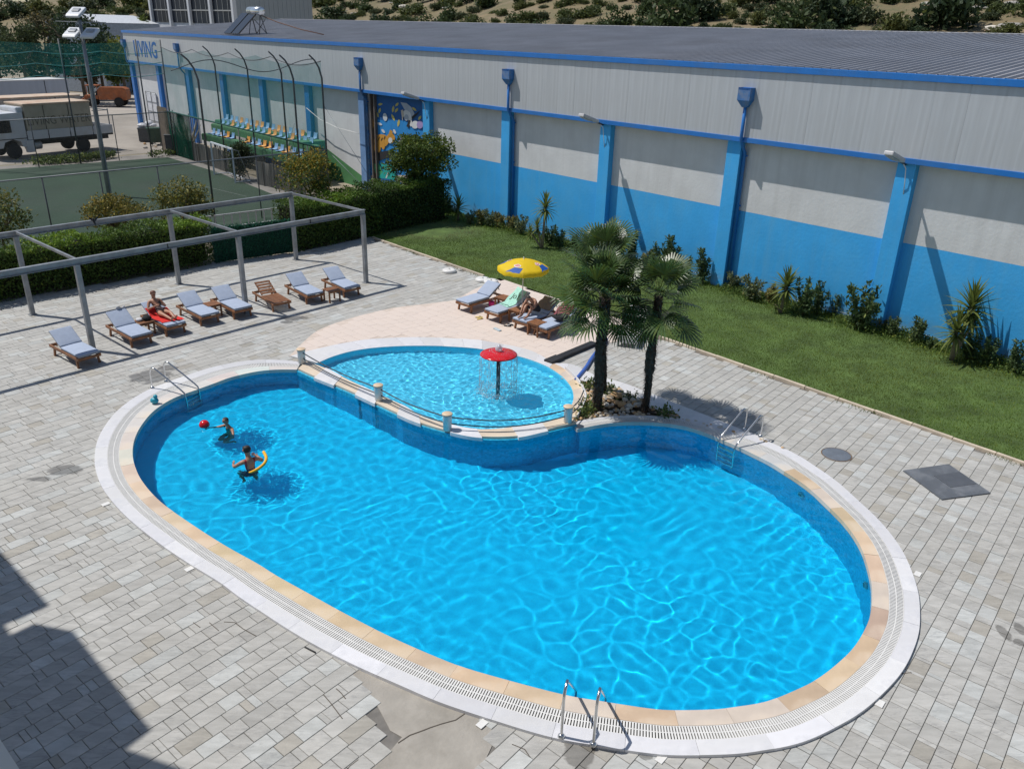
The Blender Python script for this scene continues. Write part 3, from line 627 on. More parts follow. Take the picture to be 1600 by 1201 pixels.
# ================================================================== warehouse
OX = -40.0
_w0 = wall_xy(OX)
ware = thing('warehouse', 'long blue and grey warehouse with ribbed metal roof beside the lawn', 'warehouse', (_w0[0], _w0[1], 0), WA)
def L(a, off, z): return (a - OX, -off, z)       # wall-local point: along, metres out from the wall, height
A0, A1 = -80.9, 4.0
m_plaster = M('grey_plaster', (0.655, 0.66, 0.66), 0.85, 0.06, 1.2, bump=0.35, bscale=9, dirt=(0.59, 0.59, 0.59), dirt_scale=0.5, runs=(0.54, 0.54, 0.535))
m_blue_wall = M('sky_blue_wall_paint', (0.045, 0.40, 0.83), 0.65, 0.07, 1.0, bump=0.35, bscale=9, dirt=(0.08, 0.42, 0.78), dirt_scale=0.6, runs=(0.10, 0.41, 0.72), splash=(0.22, 0.28, 0.30))
m_green_wall = M('green_wall_paint', (0.075, 0.23, 0.085), 0.8, 0.08, 1.0, bump=0.3, bscale=9)
m_blue_trim = M('blue_metal_trim', (0.018, 0.17, 0.52), 0.4, 0.10, 2.0, dirt=(0.05, 0.17, 0.42), dirt_scale=0.8)
m_fascia = M('grey_fascia_sheet', (0.475, 0.495, 0.51), 0.42, 0.07, 1.4, streak=True, spec=0.4, rand=0.02, runs=(0.37, 0.38, 0.385))
m_roof = M('ribbed_roof_sheet', (0.36, 0.36, 0.375), 0.42, 0.12, 0.5, spec=0.6, dirt=(0.30, 0.29, 0.29), dirt_scale=0.35)
m_dark = M('gap_shade_black', (0.02, 0.02, 0.022), 0.8)
PIL = [-11.03 - 6.31 * k for k in range(12)] + [-4.72]
ZB, ZF, ZT = 3.0, 5.62, 7.93
mw = MB()
def wface(a0, a1, z0, z1, mi): mw.add([L(a0, 0, z0), L(a1, 0, z0), L(a1, 0, z1), L(a0, 0, z1)], [(0, 1, 2, 3)], mi)
AM0, AM1 = -41.7, -36.7                           # painted doorway
wface(AM1, A1, -0.1, ZB, 1); wface(AM1, A1, ZB, ZF, 0); wface(A0, -50.3, -0.1, ZF, 0)
_g0, _g1 = WP(515, 238), WP(573, 286); _sl = (_g1[1] - _g0[1]) / (_g1[0] - _g0[0]); GZ0 = _g0[1] + _sl * (-50.3 - _g0[0]); GZ1 = max(0.2, _g1[1] + _sl * (AM0 - _g1[0]))
mw.add([L(-50.3, 0, -.1), L(AM0, 0, -.1), L(AM0, 0, GZ1), L(-50.3, 0, GZ0)], [(0, 1, 2, 3)], 2)
mw.add([L(-50.3, 0, GZ0), L(AM0, 0, GZ1), L(AM0, 0, ZF), L(-50.3, 0, ZF)], [(0, 1, 2, 3)], 0)
wface(AM0, AM1, -0.1, ZF, 3)
mw.add([L(A0, 0, -.1), L(A0, 0, ZT), L(A0, -32, ZT), L(A0, -32, -.1)], [(0, 1, 2, 3)], 0)   # gable end
mw.add([L(A1, 0, -.1), L(A1, 0, ZT), L(A1, -32, ZT), L(A1, -32, -.1)], [(3, 2, 1, 0)], 0)
mw.add([L(A0, -32, -.1), L(A0, -32, ZT), L(A1, -32, ZT), L(A1, -32, -.1)], [(0, 1, 2, 3)], 0)
mw.build('wall', [m_plaster, m_blue_wall, m_green_wall, m_blue_trim], ware)
for k, a in enumerate(PIL):
    p = MB().bbox(L(a, 0.14, ZF / 2 - 0.05), (0.58, 0.28, ZF + 0.1), 0.012).build('pilaster', [m_blue_wall if a > -36.5 else M('pale_blue_pilaster', (0.16, 0.29, 0.52), 0.7, 0.15, 1.5) if a == PIL[5] or a == PIL[4] else m_blue_trim], ware)
fp = MB().bbox((0, 0, 0), (0.9885, 0.07, ZT - ZF - 0.02), 0.002).build('fascia_panel', m_fascia, ware)
n_p = int((A1 - A0) / 0.99); first = True
for i in range(n_p):
    o = fp if i == 0 else link('fascia_panel', fp.data, ware); o.location = L(A0 + 0.5 + i * 0.99, 0.36 + rnd.uniform(-.002, .002), (ZF + ZT) / 2)
MB().box(L((A0 + A1) / 2, 0.16, ZF + 0.012), (A1 - A0, 0.33, 0.02)).build('soffit', m_fascia, ware)
MB().bbox(L((A0 + A1) / 2, 0.36, ZF - 0.04), (A1 - A0 + 0.1, 0.14, 0.17), 0.01).build('lower_trim', m_blue_trim, ware)
MB().bbox(L((A0 + A1) / 2, 0.38, ZT + 0.06), (A1 - A0 + 0.2, 0.2, 0.2), 0.012).build('eave_trim', m_blue_trim, ware)
rf = MB(); ZE, ZR, DR = ZT + 0.11, 9.33, 15.0
prof = []
a = A0 - 0.1
while a < A1: prof += [(a, 0), (a + 0.20, 0), (a + 0.235, 0.07), (a + 0.275, 0.07)]; a += 0.31
for side in (0, 1):
    V = []
    for (aa, h) in prof:
        y0 = (0.30 if side == 0 else -DR); y1 = (-DR if side == 0 else -32.0); z0 = ZE if side == 0 else ZR; z1 = ZR if side == 0 else ZE
        V += [L(aa, y0, z0 + h), L(aa, y1, z1 + h)]
    rf.add(V, [(2 * i, 2 * i + 2, 2 * i + 3, 2 * i + 1) for i in range(len(prof) - 1)], 0)
rf.build('roof', m_roof, ware)
rc = MB(); rc.beam(L(A0 - .1, -DR, ZR + 0.055), L(A1, -DR, ZR + 0.055), 0.35, 0.03); rc.build('ridge_cap', M('pale_ridge_metal', (0.55, 0.55, 0.57), 0.3, 0.05), ware)
# white double door at the far end with its frame
dr = MB().bbox(L(-76.9, 0.05, 1.55), (2.3, 0.1, 3.1), 0.02).build('door', M('white_door_panel', (0.66, 0.67, 0.70), 0.5), ware)
fm = MB()
for x in (-78.1, -76.9, -75.7): fm.box(L(x, 0.115, 1.6), (0.07, 0.04, 3.2))
for z in (0.8, 1.6, 2.4, 3.2): fm.box(L(-76.9, 0.118, z), (2.4, 0.03, 0.05))
fm.build('door_frame', M('grey_door_frame', (0.25, 0.26, 0.27), 0.5), dr)
# LIVING lettering on the fascia
def text(body, size, mat, parent, loc, rot, extrude=0.006, sx=1.0, align='LEFT', name='lettering', offset=0.0):
    c = bpy.data.curves.new(name, 'FONT'); c.body = body; c.size = size; c.extrude = extrude; c.align_x = align; c.resolution_u = 3; c.offset = offset; c.materials.append(mat)
    o = bpy.data.objects.new(name, c); COL.objects.link(o); o.parent = parent; o.location = loc; o.rotation_euler = rot; o.scale = (sx, 1, 1)
    bpy.context.view_layer.update(); me = bpy.data.meshes.new_from_object(o.evaluated_get(bpy.context.evaluated_depsgraph_get())); me.name = name
    p = bpy.data.objects.new(name, me); COL.objects.link(p); p.parent = parent; p.location = loc; p.rotation_euler = rot; p.scale = (sx, 1, 1); bpy.data.objects.remove(o); return p
m_letter = M('blue_letter_paint', (0.010, 0.11, 0.42), 0.5)
text('LIVING', 1.75, m_letter, ware, L(-78.6, 0.403, 6.1), (math.pi / 2, 0, 0), sx=1.0, offset=0.03)
# mural: flat painted shapes on the doorway panel
def mural():
    cols = dict(night=(0.012, 0.11, 0.34), sky=(0.02, 0.25, 0.62), leaf=(0.55, 0.47, 0.13), moon=(0.6, 0.63, 0.66), cat=(0.62, 0.30, 0.04), black=(0.02, 0.02, 0.025), white=(0.7, 0.7, 0.7),
                teal=(0.01, 0.38, 0.34), lilac=(0.36, 0.27, 0.50), sand=(0.58, 0.50, 0.40), grey=(0.42, 0.46, 0.53), green=(0.05, 0.33, 0.16))
    names = list(cols); mats = [M('mural_' + k, cols[k], 0.7, 0.1, 2.0) for k in names]; mb = MB(); lay_ = [0]
    def P(pts, c):
        lay_[0] += 1; y = 0.02 + lay_[0] * 0.0015; q = [L(*(lambda w: (w[0], y, w[1]))(WP(px, py))) for px, py in pts]; n = len(q)
        A = sum(q[i][0] * q[(i + 1) % n][2] - q[(i + 1) % n][0] * q[i][2] for i in range(n)); mb.add(q, [tuple(range(n)) if A > 0 else tuple(range(n - 1, -1, -1))], names.index(c))
    z = lambda L_: [(550 + x / 8, 130 + y / 8) for x, y in L_]
    w = lambda L_: [(560 + x / 8, 200 + y / 8) for x, y in L_]
    def E(cx, cy, rx, ry, rot, c, n=14, pt=False):
        r = math.radians(rot); L_ = []
        for k in range(n):
            t = 2 * math.pi * k / n; x, y = rx * math.cos(t), ry * math.sin(t) * (abs(math.sin(t)) ** 0.8 if pt else 1); L_.append((cx + x * math.cos(r) - y * math.sin(r), cy + x * math.sin(r) + y * math.cos(r)))
        P(z(L_), c)
    P(z([(235, 140), (890, 210), (890, 620), (240, 440)]), 'night'); P(z([(235, 430), (400, 470), (640, 460), (890, 600), (890, 1150), (240, 1150)]), 'sky')
    P(z([(235, 1150), (890, 1150), (890, 1480), (280, 1480)]), 'sand')
    for cx, cy, r, s in ((358, 265, -10, 30), (275, 325, -75, 34), (350, 345, -75, 36), (320, 390, 65, 42), (520, 325, -80, 45), (568, 268, -50, 30), (562, 340, -55, 34), (520, 430, 65, 48), (588, 500, -80, 48), (785, 325, 40, 36), (855, 435, -60, 32), (258, 550, 60, 36)): E(cx, cy, s, 15, r, 'leaf', 12, True)
    for cx, cy, r in ((355, 510, 25), (398, 600, 50), (540, 605, 65)): E(cx, cy, 32, 15, r, 'white', 10)
    E(422, 425, 27, 50, -8, 'moon', 18)
    # grey and white water bird with dark wings
    P(z([(615, 240), (690, 250), (750, 300), (790, 380), (750, 470), (700, 390), (660, 320)]), 'grey'); E(690, 390, 42, 55, -20, 'white', 16); E(735, 450, 22, 95, -8, 'white', 14); E(690, 430, 28, 40, 0, 'grey', 12)
    P(z([(755, 420), (870, 335), (820, 400), (760, 455)]), 'black'); P(z([(690, 540), (720, 460), (745, 470), (720, 560)]), 'black'); P(z([(622, 340), (650, 330), (660, 400), (640, 470)]), 'sand')
    E(800, 520, 45, 50, 10, 'white', 14); E(860, 520, 40, 50, 0, 'lilac', 12)
    # orange cat lying on a dark branch
    P(z([(255, 870), (420, 850), (520, 830), (520, 920), (400, 950), (270, 1010)]), 'black')
    E(380, 720, 92, 82, 0, 'cat', 20); E(310, 790, 22, 70, 5, 'cat', 12); E(350, 800, 20, 68, 0, 'cat', 12); E(400, 770, 24, 60, -5, 'cat', 12); E(495, 690, 55, 62, 10, 'cat', 16); P(z([(470, 640), (490, 580), (520, 600), (520, 660)]), 'cat'); E(492, 715, 26, 38, 0, 'white', 12); E(325, 890, 14, 30, 0, 'white', 10)
    for cx, cy in ((350, 690), (385, 700), (330, 730), (420, 680)): E(cx, cy, 5, 26, 25, 'black', 8)
    # teal and lilac shapes below
    P(w([(205, 450), (270, 440), (330, 560), (300, 640), (230, 560)]), 'green'); E(265, 500, 20, 80, -5, 'cat', 12)
    P(w([(290, 440), (470, 460), (480, 600), (440, 690), (290, 690), (240, 640), (330, 540)]), 'teal'); P(w([(235, 620), (420, 640), (590, 690), (560, 720), (330, 705)]), 'night'); P(w([(235, 690), (420, 720), (380, 770), (260, 760)]), 'lilac'); E(660, 720, 60, 60, 0, 'lilac', 12)
    P(w([(355, 620), (385, 550), (395, 555), (368, 628)]), 'white'); P(w([(640, 560), (850, 590), (850, 700), (650, 720)]), 'teal')
    mb.build('mural', mats, ware)
mural()
m_rail = M('dark_bronze_frame', (0.16, 0.13, 0.115), 0.5)
for x in (AM0 - 0.05, AM0 + 0.35): MB().box(L(x, 0.1, ZF / 2), (0.10, 0.2, ZF - 0.1)).build('door_rail', m_rail, ware)
MB().box(L(AM0 + 0.15, 0.025, ZF / 2), (0.3, 0.03, ZF - 0.15)).build('dark_gap_panel', m_dark, ware)  # solid near-black panel, its colour standing in for the shade of an opening
m_lamp_gl0 = M('grey_conduit', (0.28, 0.34, 0.40), 0.5)
# thin conduit along the foot of the wall
cd = MB(); cd.tube([L(a, 0.04, 0.22 + 0.02 * math.sin(a)) for a in np.arange(-29, 3, 0.8)], 0.011, 5); cd.build('conduit', m_lamp_gl0, ware)

# rainwater hoppers and downpipes on the wall
m_hop = M('faded_blue_paint', (0.03, 0.16, 0.42), 0.5, 0.25, 3, dirt=(0.22, 0.25, 0.30), dirt_scale=2.2)
for a, lab in ((-16.95, 'blue downpipe with flared hopper in the middle of the plain blue wall'), (-29.55, 'blue downpipe with flared hopper right of the round-crowned tree'), (-42.2, 'blue downpipe with flared hopper left of the mural'), (-68.6, 'blue downpipe with hopper behind the green nets'), (-80.6, 'blue downpipe with hopper on the far corner by the sign')):
    w = wall_xy(a, 0.40); t = thing('downpipe', lab, 'downpipe', (*w, 0), WA, 'rainwater pipes along the warehouse wall')
    hp = MB(); zt = 7.35
    def ringz(z, sx, sy, off): return [(-sx, -off - sy, z), (sx, -off - sy, z), (sx, -off, z), (-sx, -off, z)]
    R_ = [ringz(zt, 0.25, 0.30, 0.0), ringz(zt - 0.42, 0.25, 0.30, 0.0), ringz(zt - 0.66, 0.10, 0.14, 0.03)]
    vs = [p for r in R_ for p in r]; fs = []
    for i in range(2):
        for k in range(4): fs.append((4 * (i + 1) + k, 4 * (i + 1) + (k + 1) % 4, 4 * i + (k + 1) % 4, 4 * i + k))
    fs.append((8, 11, 10, 9)); hp.add(vs, fs); inn = [(x * 0.9, -0.03 + (y + 0.0) * 0.9, z - 0.08) for x, y, z in R_[0]]
    hp.add(R_[0] + inn, [(0, 1, 5, 4), (1, 2, 6, 5), (2, 3, 7, 6), (3, 0, 4, 7), (7, 6, 5, 4)], 1)
    hp.build('hopper', [m_hop, m_blue_trim], t)
    pp = MB(); pp.tube([(0, -0.1, zt - 0.6), (0, -0.1, 5.60), (0, 0.06, 5.36), (0, 0.27, 5.12), (0, 0.27, 0.1)], 0.062, 10); pp.build('pipe', m_blue_trim if a > -40 else m_hop, t)
    for z in (1.2, 3.2, 5.0): MB().box((0, 0.31, z), (0.2, 0.05, 0.05)).build('bracket', m_blue_trim, t)
# wall lamps
m_lamp_w = M('lamp_housing_grey', (0.5, 0.5, 0.5), 0.4, 0.05); m_lamp_gl = M('lamp_lens', (0.35, 0.36, 0.37), 0.25, 0.05); m_dark_metal = M('dark_grey_metal', (0.07, 0.07, 0.075), 0.45)
for a, tip, lab in ((-11.05, (1392, 226), 'grey street lamp head on the right-most pilaster'), (-23.75, (909, 178), 'grey street lamp head on the pilaster right of the tree'), (-36.3, (627, 140), 'grey street lamp head above the mural')):
    w = wall_xy(a, 0.42); t = thing('wall_lamp', lab, 'lamp', (*w, 5.45), WA, 'lamps along the warehouse wall'); tz = 0.55
    MB().beam((0, 0.1, 0.0), (0, -0.42, 0.16), 0.06, 0.06).build('arm', m_dark_metal, t)
    hd = MB(); T = Matrix.Translation((0, -0.38, 0.15)) @ Matrix.Rotation(math.radians(-17), 4, 'X')
    hd.bbox((0, -0.46, 0.03), (0.30, 1.0, 0.13), 0.035, 0, T); hd.build('housing', m_lamp_w, t)
    MB().bbox((0, -0.58, -0.04), (0.22, 0.6, 0.06), 0.02, 0, T).build('lens', m_lamp_gl, t)
    MB().tube([(0.1, 0.15, -0.9), (0.1, 0.06, -0.5), (0.06, 0.02, -0.1), (0, -0.1, 0.05)], 0.014, 6).build('cable', m_plastic_white, t)
# cable sagging from the fence pole to the downpipe by the mural
tmp = [Vector((*wall_xy(a, 0.5), z)) for a, z in ((-48.6, 4.15), (-47, 3.6), (-45, 3.3), (-43.5, 3.25), (-42.5, 3.2))]
tag(MB().tube(tmp, 0.02, 6).build('hanging_cable', m_plastic_white), 'pale cable sagging across the grey wall left of the mural', 'cable')
# solar water heater on the roof
def roof_z(off): return ZE + 0.035 + (ZR - ZE) * (0.3 - off) / (0.3 + DR)
hx, hz = WP(372, 55, 0.0); w = wall_xy(-58.6, -1.0); sh = thing('solar_water_heater', 'solar water heater with shiny tank on the far end of the warehouse roof', 'water heater', (*w, roof_z(-1.0)), WA)
tk = MB(); tk.tube([(-0.95, 0.5, 1.55), (-0.92, 0.5, 1.55), (0.92, 0.5, 1.55), (0.95, 0.5, 1.55)], [0.16, 0.27, 0.27, 0.16], 18); tk.build('tank', M('polished_tank', (0.72, 0.74, 0.76), 0.2, 0.03, metal=0.8), sh)
for x in (-0.62, 0.62): cp = MB().bbox((0, 0, 0), (1.05, 2.0, 0.09), 0.01, 0, Matrix.Translation((x - 0.75, -0.35, 0.72)) @ Matrix.Rotation(math.radians(42), 4, 'X')).build('collector_panel', M('dark_collector_glass', (0.03, 0.032, 0.036), 0.12, 0.1), sh)
for sx in (-0.8, 0.8):
    for y, z0 in ((0.25, 0.0), (0.85, 0.0)): MB().beam((sx, y, z0), (sx * 0.85, 0.5, 1.35), 0.05).build('leg', m_dark_metal, sh)
for s in (-1, 1): MB().beam((-0.8 * s, 0.85, 0.1), (0.8 * s, 0.75, 1.0), 0.035).build('brace', m_dark_metal, sh)
rc_ = [Vector((*wall_xy(a, o), roof_z(o) + z)) for a, o, z in ((-58.2, -1.5, 1.3), (-56.5, -2.0, 0.8), (-54, -2.4, 0.35), (-51.5, -2.7, 0.06))]
tag(MB().tube(rc_, 0.035, 6).build('antenna_pole', M('rusty_pipe', (0.15, 0.08, 0.05), 0.8)), 'thin rusty pole leaning down from the solar heater onto the roof', 'pole')

# ================================================================== office block with dark glazing behind the roof, shed, hillside
ob_a = np.array([G(242, 12, 9.0)[0], 0])
def far(px, dist, z):                              # point seen at column px, dist metres ahead, at height z
    y = dist; d = ray(px, 30); return np.array([d[0] / d[1] * y, y, z])
c0, c1, c2 = far(241, 128, 0), far(369, 112, 0), far(488, 124, 0)
zb = [rise(c, 60) for c in (c0, c1, c2)]
of = thing('office_block', 'white and grey block with dark strip glazing rising behind the roof', 'building', (c1[0], c1[1], 0))
m_ow = M('white_render', (0.62, 0.64, 0.67), 0.7, 0.05); m_og = M('ribbed_grey_cladding', (0.36, 0.40, 0.43), 0.5, 0.10, 1.2, streak=True); m_gl = M('dark_blue_glazing', (0.012, 0.018, 0.03), 0.35, 0.3, 0.3, spec=0.15)
HB = 15.5
bk = c0 + (c2 - c1)
MB().prism([(p[0] - c1[0], p[1] - c1[1]) for p in (c0, c1, c2, bk)], 0, HB).build('wall', [m_ow], of)
e2 = (c2 - c1) / np.linalg.norm(c2 - c1); n2 = np.array([e2[1], -e2[0], 0])
k_n = 17; w2 = np.linalg.norm(c2 - c1)
cl = MB().box((0, 0, 0), (w2 / k_n - 0.05, 0.16, HB), 0).build('cladding_panel', m_og, of)
for i in range(k_n):
    o = cl if i == 0 else link('cladding_panel', cl.data, of); P = e2 * (i + 0.5) * w2 / k_n + n2 * 0.05; o.location = (P[0], P[1], HB / 2); o.rotation_euler = (0, 0, math.atan2(e2[1], e2[0]))
e1 = (c1 - c0) / np.linalg.norm(c1 - c0); w1 = np.linalg.norm(c1 - c0); n1 = np.array([e1[1], -e1[0], 0]); ang1 = math.atan2(e1[1], e1[0])
zs = rise(c1, 37) - 0.3; zm = rise(c1, 17)
nw = 4
for i in range(nw):
    a0 = i * w1 / nw; a1 = (i + 1) * w1 / nw; P = (c0 - c1) + e1 * (a0 + a1) / 2 + n1 * 0.03
    wn = MB().box((0, 0, 0), (w1 / nw - 0.5, 0.12, HB - zs - 0.4)).build('window', m_gl, of, loc=(P[0], P[1], (HB + zs) / 2)); wn.rotation_euler = (0, 0, ang1)
    mf = MB(); mf.box((0, -0.07, zm - (HB + zs) / 2), (w1 / nw - 0.5, 0.06, 0.14))
    for k in (1, 2, 3): mf.box(((k / 4 - 0.5) * (w1 / nw - 0.5), -0.075, 0), (0.06, 0.05, HB - zs - 0.4))
    mf.build('mullion', m_lamp_gl, wn)
for i in range(nw + 1):
    P = (c0 - c1) + e1 * i * w1 / nw + n1 * 0.2; o = MB().box((0, 0, 0), (0.5, 0.5, HB)).build('column', m_ow, of, loc=(P[0], P[1], HB / 2)); o.rotation_euler = (0, 0, ang1)
s0 = far(150, 112, 0); s1 = far(248, 122, 0); sd_ = thing('shed', 'low shed with pale roof sheets beyond the sports court trees', 'shed', (s0[0], s0[1], 0)); es = (s1 - s0); es_n = np.array([-es[1], es[0], 0]) / np.linalg.norm(es) * 9
hz0 = rise(s0, 36); 
mbs = MB(); q = [np.zeros(3), es, es + es_n, es_n]; mbs.prism([(p[0], p[1]) for p in q], 0, hz0); mbs.build('wall', M('blue_grey_shed_wall', (0.34, 0.39, 0.46), 0.6), sd_)
rb = MB(); mid0 = es_n / 2; h2 = hz0 + 1.0
rb.add([(0, 0, hz0 + .03), (es[0], es[1], hz0 + .03), (*(es + es_n / 2)[:2], h2), (*mid0[:2], h2), (*(es + es_n)[:2], hz0 + .03), (*es_n[:2], hz0 + .03)], [(0, 1, 2, 3), (3, 2, 4, 5)]); rb.build('roof', M('white_roof_sheet', (0.62, 0.64, 0.66), 0.4), sd_)
# ================================================================== foliage builders
GREEN = 1.45
def leaves(C, size, seed, base, vary=0.35, up=0.35, aspect=0.5, yellow=0.1):
    """one folded leaf quad per centre; returns V, F, tone"""
    g = np.random.default_rng(seed); n = len(C); d = g.normal(size=(n, 3)); d[:, 2] += up; d /= np.linalg.norm(d, axis=1)[:, None]
    s = g.normal(size=(n, 3)); s -= (s * d).sum(1)[:, None] * d; s /= np.linalg.norm(s, axis=1)[:, None]; L_ = size * g.uniform(0.6, 1.3, n)[:, None]; W_ = L_ * aspect
    V = np.stack([C, C + d * L_ * 0.5 + s * W_ * 0.5, C + d * L_, C + d * L_ * 0.5 - s * W_ * 0.5], 1).reshape(-1, 3); F = np.arange(4 * n).reshape(-1, 4)
    t = np.array(base) * GREEN * g.uniform(1 - vary, 1 + vary, n)[:, None]; y = (g.random(n) < yellow)[:, None]; t = np.where(y, t * [1.9, 1.45, 0.9], t)
    return V, F, np.repeat(t, 4, 0)
def blob(n, r, seed, lobes=14, spread=0.75, lob=0.45, hole=0.0):
    """leaf centres in clumps on a lumpy ellipsoid of radii r"""
    g = np.random.default_rng(seed); c = g.normal(size=(lobes, 3)); c /= np.linalg.norm(c, axis=1)[:, None]; c *= spread * g.uniform(0.55, 1.05, lobes)[:, None]
    k = g.integers(0, lobes, n); q = g.normal(size=(n, 3)); q /= np.linalg.norm(q, axis=1)[:, None]; q *= (lob * g.random(n) ** 0.45 * g.uniform(0.7, 1.15, lobes)[k])[:, None]
    return (c[k] + q) * np.array(r)
def cat3(parts):
    V = []; F = []; T = []; o = 0
    for v, f, t in parts: V.append(v); F.append(f + o); T.append(t); o += len(v)
    return np.concatenate(V), np.concatenate(F), np.concatenate(T)
m_bark = M('bark', (0.13, 0.10, 0.07), 0.95, 0.35, 8, bump=0.6); m_twig = M('green_twig', (0.10, 0.10, 0.045), 0.9, 0.3, 6)
def tree(name, label, cat, base, zc, r, n, leaf, col, seed, trunk_r=0.08, group=None, yellow=0.15, lobes=16, top_col=None, stems=3, lob=0.42):
    t = thing(name, label, cat, (base[0], base[1], 0), 0, group); C = blob(n, r, seed, lobes, lob=lob) + [0, 0, zc]
    V, F, T = leaves(C, leaf, seed + 1, col, yellow=yellow)
    if top_col is not None:
        h = np.clip((V[:, 2] - zc) / r[2] * 0.5 + 0.5, 0, 1)[:, None] ** 1.5; tip = np.random.default_rng(seed).random(len(V) // 4).repeat(4)[:, None] < h * 0.75; T = np.where(tip, np.array(top_col) * (T.mean(1, keepdims=True) / np.mean(col)), T)
    link('crown', np_mesh('crown', V, F, m_blade, tone=T), t); tk = MB(); g = random.Random(seed)
    z1 = zc - r[2] * 0.35; tk.tube([(0, 0, -0.05), (g.uniform(-.05, .05), g.uniform(-.05, .05), z1 * 0.5), (0, 0, z1)], [trunk_r, trunk_r * 0.8, trunk_r * 0.65], 8)
    for k in range(stems * 2):
        a = g.uniform(0, 6.28); tk.tube([(0, 0, z1 * 0.85), (math.cos(a) * r[0] * 0.3, math.sin(a) * r[1] * 0.3, zc - r[2] * 0.1), (math.cos(a) * r[0] * 0.62, math.sin(a) * r[1] * 0.62, zc + r[2] * g.uniform(0, 0.5))], [trunk_r * 0.55, trunk_r * 0.4, trunk_r * 0.18], 6)
    tk.build('trunk', m_bark, t); return t

# ------------------------------------------------------------------ hillside
m_hill = bpy.data.materials.new('dry_hillside'); m_hill.use_nodes = True
def _hill():
    nt = m_hill.node_tree; b = nt.nodes['Principled BSDF']; geo = nn(nt, 'ShaderNodeNewGeometry'); p = geo.outputs['Position']
    c = mix(nt, ramp(nt, noise(nt, p, 0.05, 6, 0.6), 0.35, 0.65), (0.225, 0.168, 0.092), (0.155, 0.128, 0.066)); c = mix(nt, ramp(nt, noise(nt, p, 0.9, 4, 0.7), 0.45, 0.7, 0, 0.75), c, (0.10, 0.115, 0.05))
    c = mix(nt, ramp(nt, noise(nt, p, 0.11, 3, 0.5), 0.56, 0.62, 0, 0.5), c, (0.24, 0.18, 0.12)); nt.links.new(c, b.inputs['Base Color']); b.inputs['Roughness'].default_value = 0.95
    bn = nn(nt, 'ShaderNodeBump'); bn.inputs['Strength'].default_value = 0.6; bn.inputs['Distance'].default_value = 0.4; nt.links.new(noise(nt, p, 0.8, 6, 0.7), bn.inputs['Height']); nt.links.new(bn.outputs[0], b.inputs['Normal'])
_hill()
def hill_z(P):
    P = np.atleast_2d(P); s = np.clip(P @ WN[:2] - 66.0, 0, None); b = 1 + 0.15 * np.sin(P[:, 0] * 0.021) + 0.1 * np.sin(P[:, 0] * 0.05 + 1)
    return -0.5 + (s * 0.20 * b + np.minimum(s, 12) * 0.1) + np.minimum(s / 20, 1) * (0.8 * np.sin(P[:, 0] * 0.09) * np.sin(P[:, 1] * 0.07) + 0.35 * np.sin(P[:, 0] * 0.31 + P[:, 1] * 0.2))
gx, gy = np.meshgrid(np.arange(-380, 520, 7.0), np.arange(0, 620, 7.0)); hz_ = hill_z(np.stack([gx.ravel(), gy.ravel()], 1)); nx = gx.shape[1]
ii, jj = np.meshgrid(np.arange(gx.shape[0] - 1), np.arange(nx - 1), indexing='ij'); aa = (ii * nx + jj).ravel(); Fh = np.stack([aa, aa + 1, aa + nx + 1, aa + nx], 1); Vh = np.stack([gx.ravel(), gy.ravel(), hz_], 1); kp = (Vh[Fh][:, :, 2].max(1) > -0.45)
tag(link('hillside', np_mesh('hillside', Vh, Fh[kp], m_hill, smooth=True)), kind='structure')
def on_hill(px, py):
    d = ray(px, py); lo, hi = 60.0, 600.0
    for t in np.arange(60, 560, 1.0):
        q = np.array([0, 0, CAM_H]) + d * t
        if q[2] < hill_z(q[:2])[0]: return q
    return np.array([0, 0, CAM_H]) + d * 400
HILL_SH = []
for k in range(5):
    C = blob(1000, (1, 1, 0.8), 40 + k, 11, 0.62, 0.5); C[:, 2] = np.maximum(C[:, 2], -0.5) + 0.45; V, F, T = leaves(C, 0.22, 50 + k, [(0.040, 0.060, 0.022), (0.060, 0.078, 0.026), (0.030, 0.048, 0.022), (0.075, 0.085, 0.028), (0.045, 0.058, 0.028)][k], yellow=0.05); HILL_SH.append(np_mesh('shrub_crown', V, F, m_blade, tone=T))
big = [(1090, 18, 38, 2, 'large dark round tree on the hillside left of the ridge centre'), (1052, 32, 40, 0, 'broad olive green bush just above the roof ridge beside the dark tree'), (1482, 26, 46, 2, 'large dark bush standing alone above the right part of the roof'), (1290, 26, 42, 2, 'wide dark thicket above the roof left of the dry slope'), (1232, 36, 36, 0, 'low olive thicket touching the roof ridge left of the wide dark thicket'), (1395, 46, 28, 3, 'pale yellowish bush on the dry slope by the ridge')]
for px, py, rp, v, lab in big:
    q = on_hill(px, py + rp * 0.45); r = rp * np.linalg.norm(q[:2]) / 1290; o = tag(link('hill_bush', HILL_SH[v], None, (q[0], q[1], q[2] - 0.1), rnd.uniform(0, 6)), lab, 'bush'); o.scale = (r, r, r * 1.05)
placed = [(b_[0], b_[1], b_[2]) for b_ in big]; cnt = 0; tries = 0
